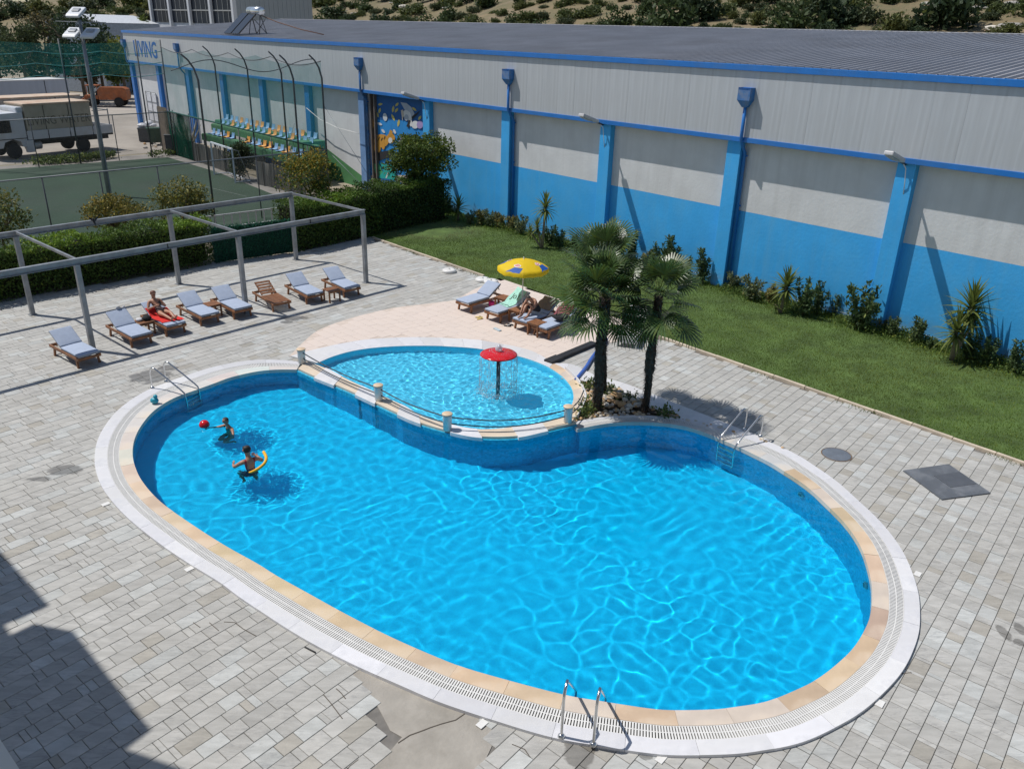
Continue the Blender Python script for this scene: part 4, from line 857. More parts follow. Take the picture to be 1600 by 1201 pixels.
while cnt < 185 and tries < 9000:
    tries += 1; px = rnd.uniform(-30, 1630); py = rnd.uniform(-14, 52); rp = rnd.uniform(8, 27)
    if px < 240 and py > 30: continue
    if 235 < px < 500: continue
    if px > 1330 and rnd.random() < 0.75: continue
    if 850 < px < 1000 and py > 20 and rnd.random() < 0.7: continue
    if any(math.hypot(px - a, (py - b) * 1.6) < (rp + c) * 0.56 for a, b, c in placed): continue
    q = on_hill(px, py + rp * 0.4)
    if q[1] > 390: continue
    placed.append((px, py, rp)); r = rp * np.linalg.norm(q[:2]) / 1290; v = rnd.choice([0, 1, 2, 3, 4, 0, 1, 4])
    o = tag(link('hill_shrub', HILL_SH[v], None, (q[0], q[1], q[2] - 0.1), rnd.uniform(0, 6)), '%s scrub bush on the dry hillside above the %s of the warehouse roof' % (('olive green', 'mid green', 'dark green', 'yellowish green', 'grey green')[v], 'left end' if px < 760 else ('middle' if px < 1150 else 'right end')), 'bush', 'scrub bushes on the dry hillside'); o.scale = (r, r * rnd.uniform(.8, 1.1), r * rnd.uniform(0.7, 1.0)); cnt += 1
for px, py, s in ((430, 8, 1.6), (508, 9, 1.3), (632, 12, 2.0), (648, 20, 1.7), (552, 22, 1.2), (690, 34, 1.4), (1580, 42, 1.6), (1590, 8, 1.8), (1450, 8, 1.5), (1555, 46, 1.0), (615, 6, 1.2), (1530, 14, 1.2), (1400, 36, 0.9), (700, 14, 1.3)):
    q = on_hill(px, py); o = tag(link('boulder', sm_[rnd.choice([1, 2, 5, 6])], None, (q[0], q[1], q[2] + 0.1), rnd.uniform(0, 6)), 'pale limestone boulder lying among the scrub on the hillside', 'rock', 'pale boulders on the hillside'); o.scale = (s * 1.3, s * 0.8, s * 0.5)

# ------------------------------------------------------------------ dark trees behind the yard
far_t = [(22, 78, 40, 'dark spreading pine behind the trucks at the far left', (0.045, 0.060, 0.026)), (60, 62, 34, 'rusty brown half dry pine behind the floodlight heads', (0.085, 0.080, 0.040)), (112, 62, 44, 'tall dark green conifer behind the floodlights', (0.026, 0.044, 0.022)), (143, 76, 34, 'dark conifer right of the floodlights', (0.030, 0.048, 0.024)), (-20, 70, 40, 'dark tree cut by the left frame edge', (0.04, 0.058, 0.026)), (85, 92, 26, 'low dark undergrowth tree above the white trailer', (0.05, 0.06, 0.03)), (178, 92, 24, 'bright yellow green young tree by the corner of the warehouse', (0.12, 0.135, 0.03)), (222, 42, 14, 'bright green bush between the shed and the white office block', (0.10, 0.125, 0.03)), (168, 108, 22, 'light green bush above the dark yard wall', (0.085, 0.11, 0.035)), (40, 108, 24, 'greyish green bush over the trailer roof', (0.07, 0.075, 0.04)), (120, 112, 20, 'dull brown bush between conifer trunks', (0.085, 0.075, 0.045))]
for i, (px, py, rp, lab, col) in enumerate(far_t):
    D = 98 + (i * 7) % 13 + (14 if i == 7 else 0); b = far(px, D, 0)[:2]; zc = rise(b, py); r = rp * D / 1290
    tree('pine_tree' if i < 5 else 'yard_bush', lab, 'tree' if i < 7 else 'bush', b, zc, (r, r, r * 1.15), 2600, 0.42, col, 100 + i, 0.22, yellow=0.08, lobes=22, stems=2, lob=0.36)

# ------------------------------------------------------------------ hedges round the deck
def hedge(name, label, A, B, depth, z1, n, seed, col, sx=1.0):
    A = np.array(A); B = np.array(B); u = B - A; Ln = np.linalg.norm(u); u /= Ln; v = np.array([-u[1], u[0]]); t = thing(name, label, 'hedge', (*((A + B) / 2), 0), math.atan2(u[1], u[0]))
    g = np.random.default_rng(seed); f = g.random(n); face = g.choice(4, n, p=[0.5, 0.34, 0.06, 0.10]); X = (g.random(n) - 0.5) * Ln; Y = g.random(n) * depth; Z = g.random(n) ** 0.85 * z1
    bump = 0.12 * np.sin(X * 2.1 + seed) + 0.09 * np.sin(X * 4.7 + 1) + 0.06 * np.sin(X * 9.1); inset = g.random(n) ** 1.6 * 0.22
    Y = np.where(face == 0, inset + 0.05 * np.sin(Z * 5 + X * 3), Y); Z = np.where(face == 1, z1 + bump - inset, np.minimum(Z, z1 + bump)); X = np.where(face == 2, np.where(f < 0.5, -Ln / 2 + inset, Ln / 2 - inset), X); Y = np.where(face == 3, depth - inset, Y)
    C = np.column_stack([X, Y, np.maximum(Z, 0.02)]); V, F, T = leaves(C, 0.105, seed + 1, col, 0.4, up=0.25, yellow=0.08)
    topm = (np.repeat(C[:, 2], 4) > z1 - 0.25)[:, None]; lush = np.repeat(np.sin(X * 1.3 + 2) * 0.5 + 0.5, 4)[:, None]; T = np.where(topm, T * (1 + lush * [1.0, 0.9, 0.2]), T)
    link('foliage', np_mesh('foliage', V, F, m_blade, tone=T), t)
    st = MB()
    for k in range(int(Ln / 0.35)):
        x = -Ln / 2 + 0.2 + k * 0.35; st.tube([(x, depth / 2 + g.normal() * 0.1, 0), (x + g.normal() * 0.06, depth / 2, z1 * 0.5), (x + g.normal() * 0.12, depth / 2 + g.normal() * 0.15, z1 * 0.95)], [0.025, 0.02, 0.008], 5)
    st.build('stems', m_bark, t); mk = MB().box((0, depth / 2 + 0.05, z1 / 2 - 0.1), (Ln - 0.5, depth - 0.45, z1 - 0.35)); mk.build('dark_core', M('hedge_dark_core', (0.018, 0.020, 0.009), 1.0, 0.5, 20), t); return t  # solid dark box added to block see-through, its colour standing for inner shade
HG = (0.058, 0.098, 0.022)
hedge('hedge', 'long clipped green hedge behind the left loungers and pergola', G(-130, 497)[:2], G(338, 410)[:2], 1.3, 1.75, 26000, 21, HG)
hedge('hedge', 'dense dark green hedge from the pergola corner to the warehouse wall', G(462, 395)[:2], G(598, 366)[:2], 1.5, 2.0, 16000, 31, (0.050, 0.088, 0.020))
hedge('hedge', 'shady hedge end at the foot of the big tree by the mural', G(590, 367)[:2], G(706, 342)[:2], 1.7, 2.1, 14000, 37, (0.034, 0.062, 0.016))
for px, py, cy, rx, rz_, lab, col, top, n in (
    (18, 438, 338, 1.35, 1.15, 'small tree with brownish crown growing out of the hedge at the left edge', (0.06, 0.085, 0.024), (0.13, 0.12, 0.035), 3200),
    (188, 412, 334, 1.7, 0.85, 'flat crowned small tree with golden brown tips rising from the hedge', (0.075, 0.082, 0.022), (0.17, 0.135, 0.032), 4400),
    (292, 397, 318, 1.35, 1.1, 'small tree with yellowish tips behind the middle pergola post', (0.065, 0.08, 0.022), (0.155, 0.135, 0.03), 3800),
    (489, 372, 276, 1.55, 1.35, 'bushy tree with bright golden crown behind the pergola corner', (0.055, 0.085, 0.02), (0.21, 0.155, 0.022), 5200)):
    b = G(px, py - 8)[:2]; zc = rise(b, cy); tree('hedge_tree', lab, 'tree', b, zc, (rx, rx * 0.9, rz_), n, 0.12, col, 200 + px, 0.06, yellow=0.12, lobes=20, top_col=top)
b = G(655, 343)[:2]; tree('round_tree', 'large dark green round crowned tree standing before the mural', 'tree', b, rise(b, 246), (1.9, 1.7, 1.45), 10500, 0.15, (0.055, 0.085, 0.018), 61, 0.09, yellow=0.16, lobes=34, stems=4, lob=0.34)
b = G(690, 330)[:2]; tree('round_tree', 'leaning dark bush tucked between the big tree and the blue wall', 'bush', b, rise(b, 318), (0.9, 0.8, 0.9), 2200, 0.13, (0.030, 0.050, 0.016), 67, 0.05)

# ------------------------------------------------------------------ palms
m_frond = blade_mat('glossy_frond'); _fb = m_frond.node_tree.nodes['Principled BSDF']; _fb.inputs['Roughness'].default_value = 0.38; _fb.inputs['Specular IOR Level'].default_value = 0.6
def frond_mesh(seed, fold):
    """fan leaf: petiole along +X then a pleated fan of segments with drooping tips"""
    g = random.Random(seed); V = []; F = []; T = []
    def tri(p, c): 
        o = len(V); V.extend(p); F.append((o, o + 1, o + 2, o + 3)); T.extend([c] * 4)
    pl = 0.62; pr = 0.013
    for s in (-1, 1): tri([(0, s * pr, 0), (pl, s * pr * 0.6, 0.02), (pl, 0, 0.035), (0, 0, 0.02)], (0.09, 0.11, 0.03))
    n = 34; R = 0.66
    for k in range(n):
        a = math.radians(-128 + 256 * k / (n - 1)); L_ = R * (0.80 + 0.22 * math.cos(a)) * g.uniform(0.92, 1.06); w = 0.024
        lift = 0.10 * abs(math.sin(a)) + fold * (1 if k % 2 else -1); dirv = Vector((math.cos(a), math.sin(a), 0)); sd = Vector((-math.sin(a), math.cos(a), 0)); O = Vector((pl, 0, 0.03))
        p1 = O + dirv * L_ * 0.55 + Vector((0, 0, lift * 0.5)); p2 = O + dirv * L_ * 0.85 + Vector((0, 0, lift * 0.5 - 0.03)); tip = O + dirv * L_ * 1.0 + Vector((0, 0, lift * 0.3 - 0.10 - g.random() * 0.06))
        c = np.array((0.058, 0.102, 0.028)) * g.uniform(0.75, 1.35) * (np.array((1.45, 1.2, 0.9)) if g.random() < 0.2 else 1)
        tri([O, p1 - sd * w + Vector((0, 0, .008)), p1, O], c); tri([O, p1, p1 + sd * w + Vector((0, 0, .008)), O], c * 0.9)
        tri([p1 - sd * w, p2 - sd * w * 0.6, p2 + sd * w * 0.6, p1 + sd * w], c); tri([p2 - sd * w * 0.6, tip, tip, p2 + sd * w * 0.6], c * 1.1)
    return np_mesh('frond', np.array([tuple(v) for v in V]), np.array(F), m_frond, tone=np.array([tuple(t) for t in T]))
FR = [frond_mesh(s, 0.012) for s in range(4)]
m_palm = M('fibrous_palm_trunk', (0.060, 0.045, 0.032), 1.0, 0.5, 14, bump=1.0, bscale=40)
def palm(label, base, ztop, r0, lean, nf, seed, bulge=None, fs=1.0, low=-60):
    t = thing('fan_palm', label, 'palm tree', (base[0], base[1], 0), 0); g = random.Random(seed); tk = MB(); Z = np.linspace(-0.05, ztop, 30); pts = []; rs = []
    for i, z in enumerate(Z):
        u = max(0, z / ztop); r = r0 * (1 + (0.12 if i % 2 else -0.02)) * (1 - 0.18 * (1 - u)) ; 
        if bulge and bulge[0] < z < bulge[1]: r *= 1.35
        pts.append((lean[0] * u + 0.02 * math.sin(z * 3), lean[1] * u + 0.02 * math.cos(z * 2.3), z)); rs.append(r)
    tk.tube(pts, rs, 14); tk.build('trunk', m_palm, t)
    # ragged fibres on the trunk
    n = 1400; zz = R8.uniform(0.02, ztop, n); an = R8.uniform(0, 6.283, n); u = zz / ztop; rr = r0 * (1 - 0.18 * (1 - u)) * (1 if not bulge else np.where((zz > bulge[0]) & (zz < bulge[1]), 1.35, 1)); cx = lean[0] * u; cy = lean[1] * u
    P = np.column_stack([cx + np.cos(an) * rr, cy + np.sin(an) * rr, zz]); out = np.column_stack([np.cos(an), np.sin(an), -R8.uniform(0.3, 1.6, n)]) * R8.uniform(0.025, 0.075, n)[:, None]; sd = np.column_stack([-np.sin(an), np.cos(an), np.zeros(n)]) * 0.012
    V = np.stack([P - sd, P + sd, P + out], 1).reshape(-1, 3); tn = np.repeat(np.array([[0.055, 0.04, 0.028]]) * R8.uniform(0.4, 1.8, n)[:, None], 3, 0)
    tag(link('trunk_fibre', np_mesh('trunk_fibre', V, np.arange(3 * n).reshape(-1, 3), m_blade, tone=tn), t), kind='stuff')
    top = Vector((lean[0], lean[1], ztop)); ga = 2.39996
    for k in range(nf):
        u = k / (nf - 1); el = math.radians(82 - (82 - low) * u ** 0.85 + g.uniform(-9, 9)); az = k * ga + g.uniform(-.2, .2); d = Vector((math.cos(az) * math.cos(el), math.sin(az) * math.cos(el), math.sin(el)))
        x = d; y = Vector((-math.sin(az), math.cos(az), 0)); z = x.cross(y); roll = Matrix.Rotation(g.uniform(-.5, .5), 3, 'X'); Mx = Matrix((x, y, z)).transposed() @ roll; s = fs * g.uniform(0.85, 1.15) * (0.8 if u < 0.1 else 1)
        o = link('frond', FR[k % 4], t, top + Vector((0, 0, 0.10 - 0.45 * u))); o.rotation_euler = Mx.to_euler(); o.scale = (s, s, s)
    return t
palm('left fan palm with the fuller crown beside the paddling pool', palm_b[0], 3.05, 0.135, (0.0, 0.0), 32, 5, fs=1.06, low=-27)
q = palm_b[0]; pl2 = palm('right fan palm with thinner shaggy trunk in the stone bed', palm_b[1], 3.15, 0.10, (0.07, 0.03), 21, 23, bulge=(1.15, 1.75), fs=1.0, low=-46)
# taller spear of fronds behind the left crown
palm('third fan palm rising behind the left crown with only its top showing', (palm_b[0][0] + 0.25, palm_b[0][1] + 0.9), 3.75, 0.09, (-0.22, 0.0), 12, 13, fs=0.95, low=5)

# ------------------------------------------------------------------ yuccas
def sword(seed):
    g = random.Random(seed); V = []; F = []; T = []; L_ = 0.62; n = 5
    for i in range(n):
        u = i / (n - 1); w = 0.036 * (1 - u ** 2.2) + 0.002; z = 0.02 * math.sin(u * 3) - 0.16 * u * u * (0.3 + seed * 0.35)
        V += [(L_ * u, -w, z + w * 0.35), (L_ * u, 0, z), (L_ * u, w, z + w * 0.35)]; T += [(0.115 * (1 + .5 * u), 0.155 * (1 + .3 * u), 0.042)] * 3
    for i in range(n - 1):
        for k in (0, 1): F.append((3 * i + k, 3 * i + 3 + k, 3 * i + 4 + k, 3 * i + 1 + k))
    return np_mesh('leaf', np.array(V), np.array(F), m_blade, tone=np.array(T))
SW = [sword(s) for s in range(3)]
m_ytrunk = M('pale_yucca_trunk', (0.30, 0.24, 0.18), 0.95, 0.25, 10, bump=0.5)
def rosette(t, top, nl, s, seed, dry=0.12):
    g = random.Random(seed)
    for k in range(nl):
        u = k / (nl - 1); el = math.radians(80 - 125 * u ** 1.15 + g.uniform(-8, 8)); az = k * 2.39996 + g.uniform(-.15, .15); x = Vector((math.cos(az) * math.cos(el), math.sin(az) * math.cos(el), math.sin(el))); y = Vector((-math.sin(az), math.cos(az), 0)); z = x.cross(y)
        o = link('leaf', SW[0 if u < 0.4 else (1 if u < 0.8 else 2)], t, Vector(top) + Vector((0, 0, -0.25 * s * u))); o.rotation_euler = Matrix((x, y, z)).transposed().to_euler(); q = s * g.uniform(0.85, 1.1); o.scale = (q, s, q)
def yucca(label, base, heads, seed):
    t = thing('yucca', label, 'yucca', (base[0], base[1], 0), 0); tk = MB()
    for (dx, dy, z, s, nl) in heads: tk.tube([(0, 0, -0.03), (dx * 0.45, dy * 0.45, z * 0.45), (dx, dy, z)], [0.06 * s ** .5, 0.05 * s ** .5, 0.045 * s ** .5], 8); 
    tk.build('trunk', m_ytrunk, t)
    for i, (dx, dy, z, s, nl) in enumerate(heads): rosette(t, (dx, dy, z), nl, s, seed + i)
    return t
def foot(px, py): return G(px, py)[:2]
yucca('small yucca in the shade beside the big round tree', foot(716, 345), [(0, 0, 0.75, 1.15, 56)], 1)
yucca('slender yucca with a starry head and two low heads under the parasol side wall', foot(847, 388), [(0.08, 0.0, 1.95, 1.15, 60), (-0.25, 0.0, 1.0, 0.8, 44), (-0.55, 0.1, 0.7, 0.7, 36)], 4)
yucca('single headed yucca in the middle of the blue wall bed', foot(1219, 489), [(0.1, 0.05, 1.05, 1.2, 72), (-0.22, -0.05, 0.35, 0.55, 26)], 9)
yucca('twin trunked yucca with two spiky heads at the right end of the lawn', foot(1486, 563), [(0.32, 0.2, 1.75, 1.4, 76), (-0.15, -0.15, 1.1, 1.2, 60), (0.45, 0.1, 1.35, 0.9, 28)], 14)

# ------------------------------------------------------------------ leafy shrubs along the wall
def shrub_meshes(seed, h, w, n, col, yel, up):
    g = np.random.default_rng(seed); S = []; st = MB(); ns = 5 if up else 7
    for k in range(ns):
        a = g.uniform(0, 6.28); rr = w * g.uniform(0.15, 1.0); hh = h * g.uniform(0.55, 1.0); p = [(0, 0, 0), (math.cos(a) * rr * 0.5, math.sin(a) * rr * 0.5, hh * 0.5), (math.cos(a) * rr, math.sin(a) * rr, hh)]; st.tube(p, [0.014, 0.011, 0.006], 5)
        m_ = n // ns; u = g.uniform(0.18, 1.03, m_); c = np.column_stack([np.interp(u, [0, .5, 1.03], [q[i] for q in p]) for i in range(3)]); S.append(c + g.normal(size=(m_, 3)) * np.array([0.07, 0.07, 0.04]) * (1.25 - u)[:, None] * 1.3)
    V, F, T = leaves(np.concatenate(S), 0.115, seed + 1, np.array(col) * 1.25, 0.35, up=0.7, aspect=0.42, yellow=yel); return np_mesh('foliage', V, F, m_blade, tone=T), st
SHR = []
for k, (h, w, n, col, yel, up) in enumerate([(1.15, 0.36, 760, (0.060, 0.085, 0.034), 0.1, True), (1.3, 0.36, 980, (0.045, 0.070, 0.028), 0.06, True), (0.75, 0.42, 720, (0.085, 0.105, 0.055), 0.15, False), (0.95, 0.48, 1000, (0.050, 0.078, 0.030), 0.06, False), (0.7, 0.30, 480, (0.095, 0.10, 0.045), 0.35, True)]):
    me, st = shrub_meshes(300 + k, h, w, n, col, yel, up); stm = None; SHR.append((me, st, h))
def shrub(px, py, ptop, v, label):
    b = foot(px, py); h = rise(b, ptop); me, st, h0 = SHR[v]; s = max(0.4, 1.12 * h / h0); t = thing('wall_shrub', label, 'shrub', (b[0], b[1], 0), rnd.uniform(0, 6), 'young shrubs along the foot of the warehouse wall')
    o = link('foliage', me, t); o.scale = (s ** .8, s ** .8, s)
    if isinstance(st, MB): o2 = st.build('stems', m_twig, t); SHR[v] = (me, o2.data, h0)
    else: o2 = link('stems', st, t)
    o2.scale = (s ** .8, s ** .8, s)
for px, py, pt, v, lab in (
    (735, 350, 333, 2, 'grey leaved low shrub just right of the shaded small yucca'), (752, 352, 328, 4, 'upright pale shrub left of the downpipe by the round tree'), (766, 354, 331, 2, 'round grey green shrub beside the downpipe by the round tree'), (779, 356, 333, 4, 'thin pale shrub touching the downpipe near the round tree'),
    (801, 360, 337, 4, 'small shrub right against the right side of that first downpipe'), (814, 366, 342, 2, 'pale shrub between the first downpipe and the starry yucca'), (860, 384, 356, 3, 'leafy shrub behind the starry yucca trunk'), (875, 389, 363, 3, 'dark low shrub right of the starry yucca'),
    (899, 390, 364, 0, 'narrow upright shrub on the lawn edge left of the palm crowns'), (918, 396, 369, 0, 'upright shrub just left of the palm top fronds'), (938, 402, 362, 3, 'shrub at the pilaster half hidden by palm tops'), (962, 408, 370, 3, 'bushy shrub above the left palm crown'), (986, 414, 366, 1, 'tall dark shrub between the two palm crowns'), (1010, 418, 392, 4, 'reddish low shrub behind the right palm crown'),
    (1032, 426, 384, 3, 'wide leafy shrub right of the right palm crown'), (1050, 434, 375, 1, 'tallest slim shrub right of the palms'), (1070, 438, 396, 0, 'loose shrub left of the middle downpipe group'), (1098, 444, 394, 1, 'tall dense shrub nearest the left of the middle downpipe'), (1146, 452, 428, 2, 'pale shrub at the foot of the middle downpipe'), (1173, 469, 436, 2, 'tapering grey shrub right of the middle downpipe'),
    (1202, 473, 446, 4, 'small yellowing shrub left of the single yucca'), (1253, 494, 444, 3, 'dark bushy shrub right of the single yucca'), (1275, 493, 446, 1, 'slim upright shrub second to the right of the single yucca'), (1308, 494, 452, 0, 'shrub with blue shadow midway along the bay right of the single yucca'), (1338, 514, 451, 3, 'shrub with one tall shoot left of the right-most pilaster'), (1375, 517, 498, 4, 'tiny shrub at the base of the right-most pilaster'),
    (1393, 525, 491, 0, 'leafy shrub just right of the right-most pilaster'), (1427, 536, 491, 0, 'pointed shrub between right-most pilaster and twin yucca'), (1455, 545, 530, 3, 'low dark shrub left of the twin yucca'), (1512, 561, 524, 3, 'dark shrub right behind the twin yucca'), (1540, 570, 532, 3, 'leaning dark shrub right of the twin yucca'), (1585, 584, 536, 1, 'bushy shrub at the right edge of the picture')):
    shrub(px, py, pt, v, lab)
# weeds at the wall foot and round the bed
def weeds(n):
    g = np.random.default_rng(77); a = g.uniform(-31, 4, n); off = np.abs(g.normal(0, 0.42, n)) + 0.04; P = np.outer(a, WE[:2]) + np.outer(WD - off, WN[:2]); den = vnoise(P, 1.3, 9); k = den > 0.34; P = P[k]; C = np.column_stack([P, g.random(len(P)) * 0.34 * den[k] + 0.01]); return leaves(C, 0.08, 78, (0.075, 0.115, 0.028), up=1.0, yellow=0.12)
V, F, T = weeds(30000); tag(link('weeds', np_mesh('weeds', V, F, m_blade, tone=T)), kind='stuff')
C = np.concatenate([np.column_stack([R8.normal(0, 0.14, (160, 2)) + G(x, y)[:2], np.abs(R8.normal(0, 0.1, 160)) + 0.03]) for x, y in ((921, 607), (947, 612), (951, 622), (983, 628), (922, 638), (914, 650), (1040, 650))])
V, F, T = leaves(C, 0.10, 79, (0.08, 0.11, 0.035), up=1.0); tag(link('bed_weeds', np_mesh('bed_weeds', V, F, m_blade, tone=T)), kind='stuff')
# ================================================================== sports court, fences, stand, yard vehicles
m_turf = M('green_court_turf', (0.026, 0.054, 0.031), 0.95, 0.14, 0.35, dirt=(0.042, 0.060, 0.045), dirt_scale=0.15)
m_pathc = M('grey_court_margin', (0.24, 0.225, 0.205), 0.9, 0.2, 1.0, dirt=(0.15, 0.14, 0.125), dirt_scale=0.6)
m_gravel = M('yard_gravel', (0.36, 0.325, 0.28), 0.95, 0.15, 0.25, bump=0.4, bscale=6, dirt=(0.25, 0.225, 0.19), dirt_scale=0.1)
def flat(name, pts, z, m): return tag(MB().prism([tuple(p) for p in pts], -0.06, z, bottom=False).build(name, m), kind='structure')
CT = px_pts([(-260, 292), (0, 264), (262, 245), (342, 269), (425, 302), (505, 338), (330, 372), (-140, 432)])
flat('court_margin', px_pts([(-280, 286), (0, 259), (255, 238), (290, 236), (372, 268), (470, 300), (560, 335), (330, 376), (-150, 440)]), -0.045, m_pathc)
court = flat('sports_court', CT, -0.036, m_turf)
MB().beam((*G(310, 288)[:2], -.034), (*G(385, 306)[:2], -.034), 0.02, 0.003).build('court_line', M('worn_white_line', (0.3, 0.32, 0.3), 0.9), court)
yd = flat('yard', [G(-260, 285)[:2], G(0, 257)[:2], G(255, 236)[:2], G(300, 236)[:2], np.array(wall_xy(-58, 2.0)), np.array(wall_xy(-80.6, 0.1)), far(215, 112, 0)[:2], far(20, 112, 0)[:2], far(-140, 112, 0)[:2], far(-200, 70, 0)[:2]], -0.05, m_gravel)
m_steel = M('galvanised_steel', (0.27, 0.285, 0.30), 0.45, 0.22, 3.0, metal=0.35, dirt=(0.20, 0.20, 0.20), dirt_scale=2.0)
m_fpost = M('dark_fence_post', (0.085, 0.09, 0.095), 0.5, 0.2, 3); m_gpost = M('grey_fence_tube', (0.20, 0.22, 0.235), 0.5, 0.2, 3)
m_net = net_mat('teal_net', (0.03, 0.23, 0.22), 0.25); m_netl = net_mat('thin_teal_net', (0.05, 0.28, 0.27), 0.36); m_link = net_mat('chain_link', (0.10, 0.11, 0.11), 0.17); m_shade = net_mat('green_shade_net', (0.008, 0.085, 0.05), 0.9)
ZRL = 2.98
cNL, cNR, cFR, cFL = (G(x, y, ZRL)[:2] for x, y in ((-40, 287.5), (510, 234), (265, 175), (-40, 191)))
def panel(name, A, B, z0, z1, m, parent, sag=0.0, n=14, bow=0.0):
    V = []; F = []; e = (B - A) / np.linalg.norm(B - A); nv = np.array([-e[1], e[0]])
    for i in range(n + 1):
        u = i / n; p = A + (B - A) * u; s = -sag * abs(math.sin(u * math.pi * max(1, round(np.linalg.norm(B - A) / 9))))
        V += [(*p, z0), (*(p + nv * bow * math.sin(u * 9)), z1 + s)]
    for i in range(n): F.append((2 * i, 2 * i + 2, 2 * i + 3, 2 * i + 1))
    return MB().add(V, F).build(name, m, parent, world_coords=True)
def fence(label, A, B, posts, tall, rail_m, bend, links=True):
    t = thing('court_fence', label, 'fence', (*A, 0)); 
    MB().tube([(*A, ZRL), (*B, ZRL)], 0.032, 8).build('top_rail', rail_m, t, True)
    for p in posts: MB().tube([(*p, -0.05), (*p, ZRL)], 0.03, 7).build('post', m_fpost, t, True)
    for p, zt in tall:
        b2 = np.array(bend); MB().tube([(*p, -0.05), (*p, zt - 1.1), (*(p + b2 * 0.16), zt - 0.6), (*(p + b2 * 0.42), zt - 0.25), (*(p + b2 * 0.75), zt)], [0.05, 0.048, 0.045, 0.042, 0.04], 8).build('tall_pole', m_fpost, t, True)
    if links: panel('chain_link', A, B, 0.05, ZRL, m_link, t)
    return t
def on(A, B, px):                                 # point of line A-B seen in column px
    lo, hi = -0.2, 1.4
    for _ in range(40):
        m = (lo + hi) / 2
        if PX((*(A + (B - A) * m), ZRL))[0] < px: lo = m
        else: hi = m
    return A + (B - A) * lo
inw = (cNL - cNR) / np.linalg.norm(cNL - cNR)
nf = fence('near tube fence of the sports court with tall bent net poles', cNL, cNR, [on(cNL, cNR, x) for x in (65, 155, 245, 400)], [(on(cNL, cNR, 325), 7.65), (on(cNL, cNR, 467), 7.6), (cNR, 7.6)], m_gpost, inw * 0.9)
rfn = fence('right hand court fence in front of the seats with bent poles', cNR, cFR, [on(cFR, cNR, x) for x in (300, 372, 423, 480)], [(on(cFR, cNR, 346), 7.6), (on(cFR, cNR, 396), 7.6), (on(cFR, cNR, 448), 7.6)], M('green_fence_tube', (0.015, 0.085, 0.07), 0.5, 0.2), inw * 0.9)
MB().tube([(*cFR, ZRL + .02), (*cNR, ZRL + .02)], 0.05, 8).build('rolled_net', M('rolled_green_net', (0.01, 0.07, 0.055), 0.9), rfn, True)
ffn = fence('far court fence beside the trucks with net strip along its top', cFL, cFR, [on(cFL, cFR, x) for x in (46, 175)], [], m_gpost, (0, 0))
for x in (-20, 113, 228, 265): p = on(cFL, cFR, x); MB().tube([(*p, -.05), (*p, 7.75)], 0.05, 8).build('tall_pole', m_fpost, ffn, True)
panel('upper_net', cFL, cFR, 5.55, 7.7, m_net, ffn, 0.25, 30, 0.25)
for z in (5.56, 6.3, 7.0): MB().tube([(*(cFL + (cFR - cFL) * u), z - 0.18 * abs(math.sin(u * 9.4))) for u in np.linspace(0, 1, 25)], 0.022, 5).build('net_rope', M('pale_teal_rope', (0.10, 0.33, 0.32), 0.8), ffn, True)
panel('side_net', cFR, cNR, ZRL, 7.3, m_netl, rfn, 0.3, 30)
MB().tube([(*(cFR + (cNR - cFR) * u), 7.3 - 0.3 * abs(math.sin(u * math.pi * 4))) for u in np.linspace(0, 1, 33)], 0.022, 5).build('net_rope', m_fpost, rfn, True)
MB().tube([(*(cNL + (cNR - cNL) * u + inw * 0.5), 7.4 - 0.55 * math.sin(u * math.pi * 3) ** 2) for u in np.linspace(0.55, 1, 25)], 0.022, 5).build('net_rope', m_fpost, nf, True)
MB().tube([(*cNR, 3.0), (*cNR, 3.0)][:1] + [(*(cNR + np.array([3.4, -1.2])), 0.0)], 0.012, 5).build('guy_wire', m_gpost, nf, True)
MB().tube([(*cNR, 5.2), (*(cNR + np.array([3.6, -1.4])), 0.0)], 0.012, 5).build('guy_wire', m_gpost, nf, True)
# shade-net screen, dry agave, low wall of grey sheets
def WXY(a, off): return np.array(wall_xy(a, off))
sA, sB = WXY(WP(252, 215, 4.2)[0], 4.2), WXY(WP(299, 215, 4.2)[0], 4.2)
ss = thing('shade_screen', 'dark green shade net screen on posts at the far end of the stand', 'screen', (*sA, 0)); panel('net', sA + (sB - sA) * .2, sB, 0.0, 3.0, m_shade, ss); panel('board', sA, sA + (sB - sA) * .32, 0.0, 3.2, M('weathered_board', (0.15, 0.12, 0.09), 0.9, 0.3, 3), ss)
for u in (0, .5, 1): p = sA + (sB - sA) * u; MB().tube([(*p, 0), (*p, 3.15)], 0.04, 6).build('post', m_fpost, ss, True)
ag = thing('dry_agave', 'clump of dry pale agave blades behind the low sheet wall', 'plant', (*G(296, 236)[:2], 0)); 
agb = MB().tube([(0, 0, 0), (0.05, 0, 1.2), (0.12, 0, 2.4)], [0.09, 0.07, 0.01], 5).build('leaf', M('dry_agave_blade', (0.30, 0.285, 0.21), 0.8, 0.3, 3), ag)
for k in range(15):
    o = agb if k == 0 else link('leaf', agb.data, ag); o.rotation_euler = (rnd.uniform(-.6, .6), rnd.uniform(-.6, .6), rnd.uniform(0, 6)); s = rnd.uniform(0.7, 1.2); o.scale = (s, s, s)
m_sheet = M('weathered_grey_sheet', (0.30, 0.275, 0.235), 0.9, 0.25, 1.5, streak=True, bump=0.3)
